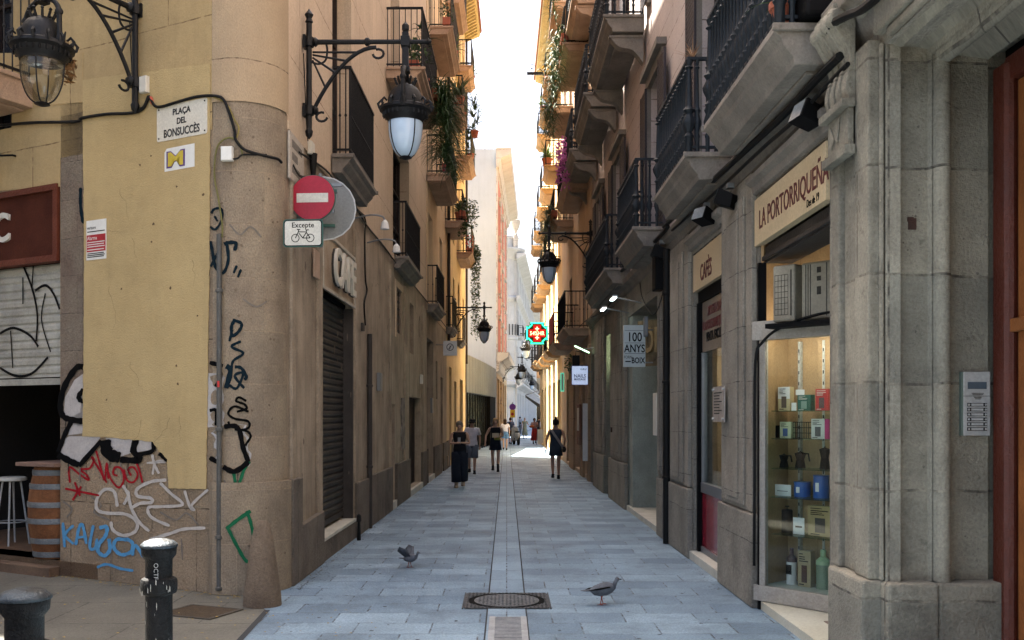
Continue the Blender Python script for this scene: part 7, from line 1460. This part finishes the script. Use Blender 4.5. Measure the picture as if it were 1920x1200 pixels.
person('man in a blue shirt beside the white scooter, far away', 957, 833, 1.60, 10, [('torso', .88, 1.43, C_('blue_shirt', (.10, .14, .26)), 'shirt', 0, 1.12, .6), ('trousers', .52, blk, 'shorts', .11, .1), ('shoes', blk)], m_skin, None, walk('r'), 0, (0, 0), (h_br, 'crop'))
person('far woman in a long patterned green dress with a pale headscarf', 984, 822, 1.55, 190, [('torso', .28, 1.40, flo, 'dress', .14, 1.06, .3), ('shoes', blk)], m_skin2, dict(l=((-.175, 0, 1.375), (-.26, .05, 1.14), (-.3, .28, 1.12))), None, 0, (0, 0), (h_wh, 'crop'))
person('woman in a long red skirt and pale pink top carrying an orange bundle', 1002, 832, 1.56, 185, [('torso', 1.0, 1.41, C_('pink_cloth', (.34, .22, .22)), 'top', 0, 1.06, .5), ('torso', .22, 1.02, redc, 'skirt', .12, 1.06), ('shoes', blk), ('fn', lambda t, J, A, Lg: MB().loft([((.18, .25, 1.06), .12, .06), ((.2, .25, 1.14), .2, .1), ((.18, .25, 1.22), .1, .05)], 10).build('orange_bundle', C_('orange_cloth', (.4, .1, .03)), t, smooth=True))], m_skin3, ph_arms, walk('r', .06), 0, (0, 0), (h_dk, 'crop'))
person('man in a white shirt and dark trousers leaning at the far right corner', 1019, 828, 1.60, 30, [('torso', .92, 1.43, whi, 'shirt', 0, 1.1, 1.3), ('trousers', .95, blk, 'trousers', .1, .075), ('shoes', blk)], m_skin, None, walk('l', .2), .06, (0, 0), (h_dk, 'crop'), z=57.5)
person('dark haired passer by in dark clothes behind the woman in red', 1011, 822, 1.6, 0, [('torso', .9, 1.43, blk, 'jacket', 0, 1.08, 1.8), ('trousers', .95, navy, 'trousers', .1, .075), ('shoes', blk)], m_skin, None, walk('r'), 0, (0, 0), (h_dk, 'crop'), z=72)
person('pale clad passer by far along the street, left of the headscarf', 975, 815, 1.6, 0, [('torso', .9, 1.43, C_('pale_blue_cloth', (.26, .3, .36)), 'shirt', 0, 1.08, .6), ('trousers', .95, gsh, 'trousers', .1, .075), ('shoes', blk)], m_skin, None, walk('r'), 0, (0, 0), (h_dk, 'crop'), z=88)
def strap(t, J, A, Lg):
    mb = MB(); pts = [(-.13, -.085, 1.40), (-.07, -.128, 1.30), (.03, -.135, 1.15), (.12, -.132, 1.02), (.2, -.09, .90)]; P = smooth_pts(pts, 4); vs = []
    for p in P: vs += [(p.x - .03, p.y, p.z - .018), (p.x + .03, p.y, p.z + .018)]
    mb.add(vs, [(2 * k, 2 * k + 1, 2 * k + 3, 2 * k + 2) for k in range(len(P) - 1)]); mb.build('bag_strap', C_('taupe_strap', (.30, .28, .26)), t)
    MB().loft([((.23, -.02, .76), .04, .10), ((.24, -.02, .84), .06, .13), ((.23, -.02, .92), .04, .10)], 12).build('shoulder_bag', C_('dark_bag', (.03, .028, .03)), t, smooth=True)
person('woman seen from behind in a short dark slate dress with a cross body bag', 1042, 898, 1.64, 0, [('torso', .66, 1.40, slate, 'dress', .10, 1.08), ('shoes', blk), ('fn', strap)], m_skin, dict(r=((.185, 0, 1.37), (.26, -.06, 1.13), (.25, .1, .95)), l=((-.185, 0, 1.37), (-.25, .02, 1.12), (-.27, .0, .85))), walk('r', .07), 0, (0, 0), (h_dk, 'bun'))
# scooter parked far away
x, y = gpx(968, 834); t = thing('scooter', 'white scooter parked beyond the brick red building', 'scooter', T(x, y, 0, R(12)))
ws = C_('scooter_white', (.5, .52, .52), .3)
for yy in (-.55, .62): o = MB().lathe([(.18, -.05), (.25, -.045), (.25, .045), (.18, .05)], (0, yy, .25), 18, axis='x').build('wheel', m_rubber, t, smooth='edge'); MB().lathe([(.02, -.04), (.17, -.03), (.17, .03), (.02, .04)], (0, yy, .25), 12, axis='x').build('rim', m_steel, o)
MB().loft([((0, -.35, .30), .12, .35), ((0, -.38, .50), .16, .40), ((0, -.36, .68), .13, .34), ((0, -.34, .72), .1, .3)], 14).build('body', ws, t, smooth=True); MB().loft([((0, -.3, .725), .12, .32), ((0, -.3, .80), .11, .30)], 14).build('seat', m_black, t, smooth=True)
MB().box(-.15, .15, -.05, .45, .25, .31).build('floorboard', m_grey, t, bevel=.02); mb = MB(); mb.xprism([(.42, .3), (.50, .3), (.42, 1.0), (.34, 1.0)], -.2, .2); mb.build('front_shield', ws, t, bevel=.03); mb = MB(); mb.tube([(0, .62, .25), (0, .40, 1.0)], .03, 6); mb.tube([(-.32, .32, 1.05), (0, .38, 1.03), (.32, .32, 1.05)], .018, 6); mb.build('handlebar', m_black, t)
MB().lathe([(.07, -.04), (.07, .04)], (0, .46, .98), 12, axis='y').build('headlight', m_white, t)
for sx in (-1, 1): mb = MB(); mb.tube([(sx * .25, .33, 1.05), (sx * .32, .36, 1.25)], .008, 4); mb.loft([((sx * .33, .37, 1.22), .06, .012), ((sx * .33, .37, 1.32), .06, .012)], 10); mb.build('mirror', m_black, t)
# ------------------------------------------------------------ wear: cracks, chips, gum, small wall fittings
rnd = random.Random(21)
def crack(mb, fr, s, h, L, ang, d, wd=.006):
    pts = [(s, h)]; a = ang
    for k in range(int(L / .06)):
        a = ang + rnd.uniform(-.7, .7); s += math.cos(a) * .06; h += math.sin(a) * .06; pts.append((s, h))
    for k in range(len(pts) - 1):
        (x0, z0), (x1, z1) = pts[k], pts[k + 1]; q = Vector((x1 - x0, z1 - z0)).normalized(); p = Vector((-q.y, q.x)) * wd * (1 - k / len(pts)) * .5
        mb.quad((x0 + p.x, d, z0 + p.y), (x1 + p.x, d, z1 + p.y), (x1 - p.x, d, z1 - p.y), (x0 - p.x, d, z0 - p.y))
m_crack = mat('crack_shadow', (.05, .038, .028))
mb = MB()
for k in range(26): crack(mb, FL, rnd.uniform(10.3, 24.5), rnd.uniform(1.2, 4.3), rnd.uniform(.4, 1.6), R(rnd.choice((-90, -80, -100, -70, 20))), -.003)
mb.build('cracks', m_crack, root, FL.M)['kind'] = 'stuff'
mb = MB()
for k in range(9): crack(mb, FF, rnd.uniform(*sorted((sF(165), sF(385)))), rnd.uniform(1.6, 4.2), rnd.uniform(.2, .7), R(rnd.choice((-90, -60, -120, 10))), -.0162, .003)
for k in range(7): crack(mb, FF, rnd.uniform(-5, -.8), rnd.uniform(4.7, 6.2), rnd.uniform(.3, 1.0), R(rnd.choice((-90, -60, -120, 10))), -.014, .004)
mb.build('plaster_cracks', m_crack, root, FF.M)['kind'] = 'stuff'
def blots(mb, n, fn, r0, r1):
    for _ in range(n):
        q = rnd.uniform(r0, r1); m_ = 9; mb.add([fn(math.cos(k * .698) * q * rnd.uniform(.6, 1.2), math.sin(k * .698) * q * rnd.uniform(.6, 1.2), _) for k in range(m_)], [tuple(range(m_))])
# chewing gum and small stains on the slabs
P_ = [(rnd.uniform(-1.9, 2.0), 6.5 + 22 * rnd.random() ** 1.6) for _ in range(260)]
mb = MB(); blots(mb, 200, lambda x, y, i: (P_[i][0] + x, P_[i][1] + y, .0045), .008, .022); o = mb.build('gum_spots', mat('gum_dark', (.10, .12, .14)), None); o['kind'] = 'stuff'; o['label'] = 'dark trodden chewing gum spots on the slabs'; o['category'] = 'stains'
# chipped stone spots
mb = MB(); Q_ = [(rnd.uniform(-zR(1300), -zR(1660)), rnd.uniform(.9, 3.9)) for _ in range(40)]
mb = MB(); S_ = [(rnd.uniform(10.4, 24), rnd.uniform(.9, 4.2)) for _ in range(60)]
blots(mb, 60, lambda x, z, i: (S_[i][0] + x, -.0025, S_[i][1] + z * 1.3), .012, .05); mb.build('plaster_loss', mat('bare_render', (.20, .16, .12), (.13, .10, .08), 9, dirt=.4), root, FL.M)['kind'] = 'stuff'
mb = MB(); S2_ = [(rnd.uniform(A0 + .1, A1 - .1), rnd.uniform(.3, 4.5)) for _ in range(46)]
def on_col(x, z, i, e=.003):
    a, h = S2_[i]; a += x / RC; r = RC + e + (.045 if h < 1.09 else 0); return (CC.x + math.cos(a) * r, CC.y + math.sin(a) * r, h + z)
blots(mb, 46, on_col, .005, .016); mb.build('stone_pits', mat('stone_pit', (.17, .125, .085)), root, Matrix.Identity(4))['kind'] = 'stuff'
mb = MB(); S3_ = [(rnd.uniform(.11, .26) if rnd.random() < .5 else rnd.uniform(.46, .63), rnd.uniform(.9, 3.8)) for _ in range(34)]
blots(mb, 34, lambda x, z, i: (-zj - (.0275 if S3_[i][0] < .3 else .0475) + 0, S3_[i][0] + x, S3_[i][1] + z), .003, .010); mb.build('stone_pits', mat('portal_pit', (.14, .128, .105)), r6, FR.M)['kind'] = 'stuff'
for i, (s, h, w_, hh_, lb) in enumerate(((16.0, 2.3, .22, .3, 'grey electricity meter box on the brown street wall'), (22.9, 2.6, .16, .22, 'small white vent box high on the street wall'), (14.2, 3.05, .12, .12, 'small round vent cover by the drain pipe'))):
    jbox(lb, FL.at(s, h, -.01), w_, hh_, (m_grey, m_offw, m_shut)[i], dep=.06)
# older, faded scribbles under the tags and paint runs
graffiti('faded_scribble', 'faded grey scribbles and runs around the tags', (.20, .175, .15), [(3, [(170, 930), (190, 948), (176, 960), (205, 975)]), (3, [(300, 960), (330, 975), (350, 962), (372, 985)]), (2.5, [(340, 1010), (342, 1050)]), (2.5, [(210, 1010), (208, 1055)]), (3, [(118, 940), (135, 955), (125, 970)]), (2, [(150, 872), (150, 905)]), (2, [(226, 862), (226, 890)]), (3, [(430, 420), (450, 440), (470, 425), (490, 445)]), (3, [(455, 560), (480, 575), (500, 565)]), (3, [(420, 900), (440, 930), (455, 915)])], .0075)
graffiti('paint_runs', 'thin black paint runs below the outlined letters', (.02, .02, .02), [(1.6, [(128, 862), (128, 884)]), (1.4, [(206, 855), (206, 878)]), (1.5, [(240, 862), (240, 892)]), (1.4, [(446, 884), (446, 910)]), (1.3, [(123, 790), (122, 812)])], .0135)
# grime and litter along the foot of the walls
mb = MB(); rr3 = random.Random(8)
for k in range(900):
    y = 9.6 + 24 * rr3.random() ** 1.5; left = rr3.random() < .6
    x = XL(y) + .07 + abs(rr3.gauss(0, .10)) if left else XR(y) - .12 - abs(rr3.gauss(0, .06)); s_ = rr3.uniform(.004, .014); a = rr3.uniform(0, 3)
    mb.add([(x - s_, y, .0042), (x, y - s_ * .7, .006 + s_ * .2), (x + s_, y + s_ * .3, .0042), (x, y + s_ * .8, .005)], [(0, 1, 2, 3)])
o = mb.build('grit', mat('grit_dirt', (.09, .08, .065), (.18, .15, .09), 30)); o['kind'] = 'stuff'; o['label'] = 'grit and crumbs of dirt along the foot of the walls'; o['category'] = 'dirt'
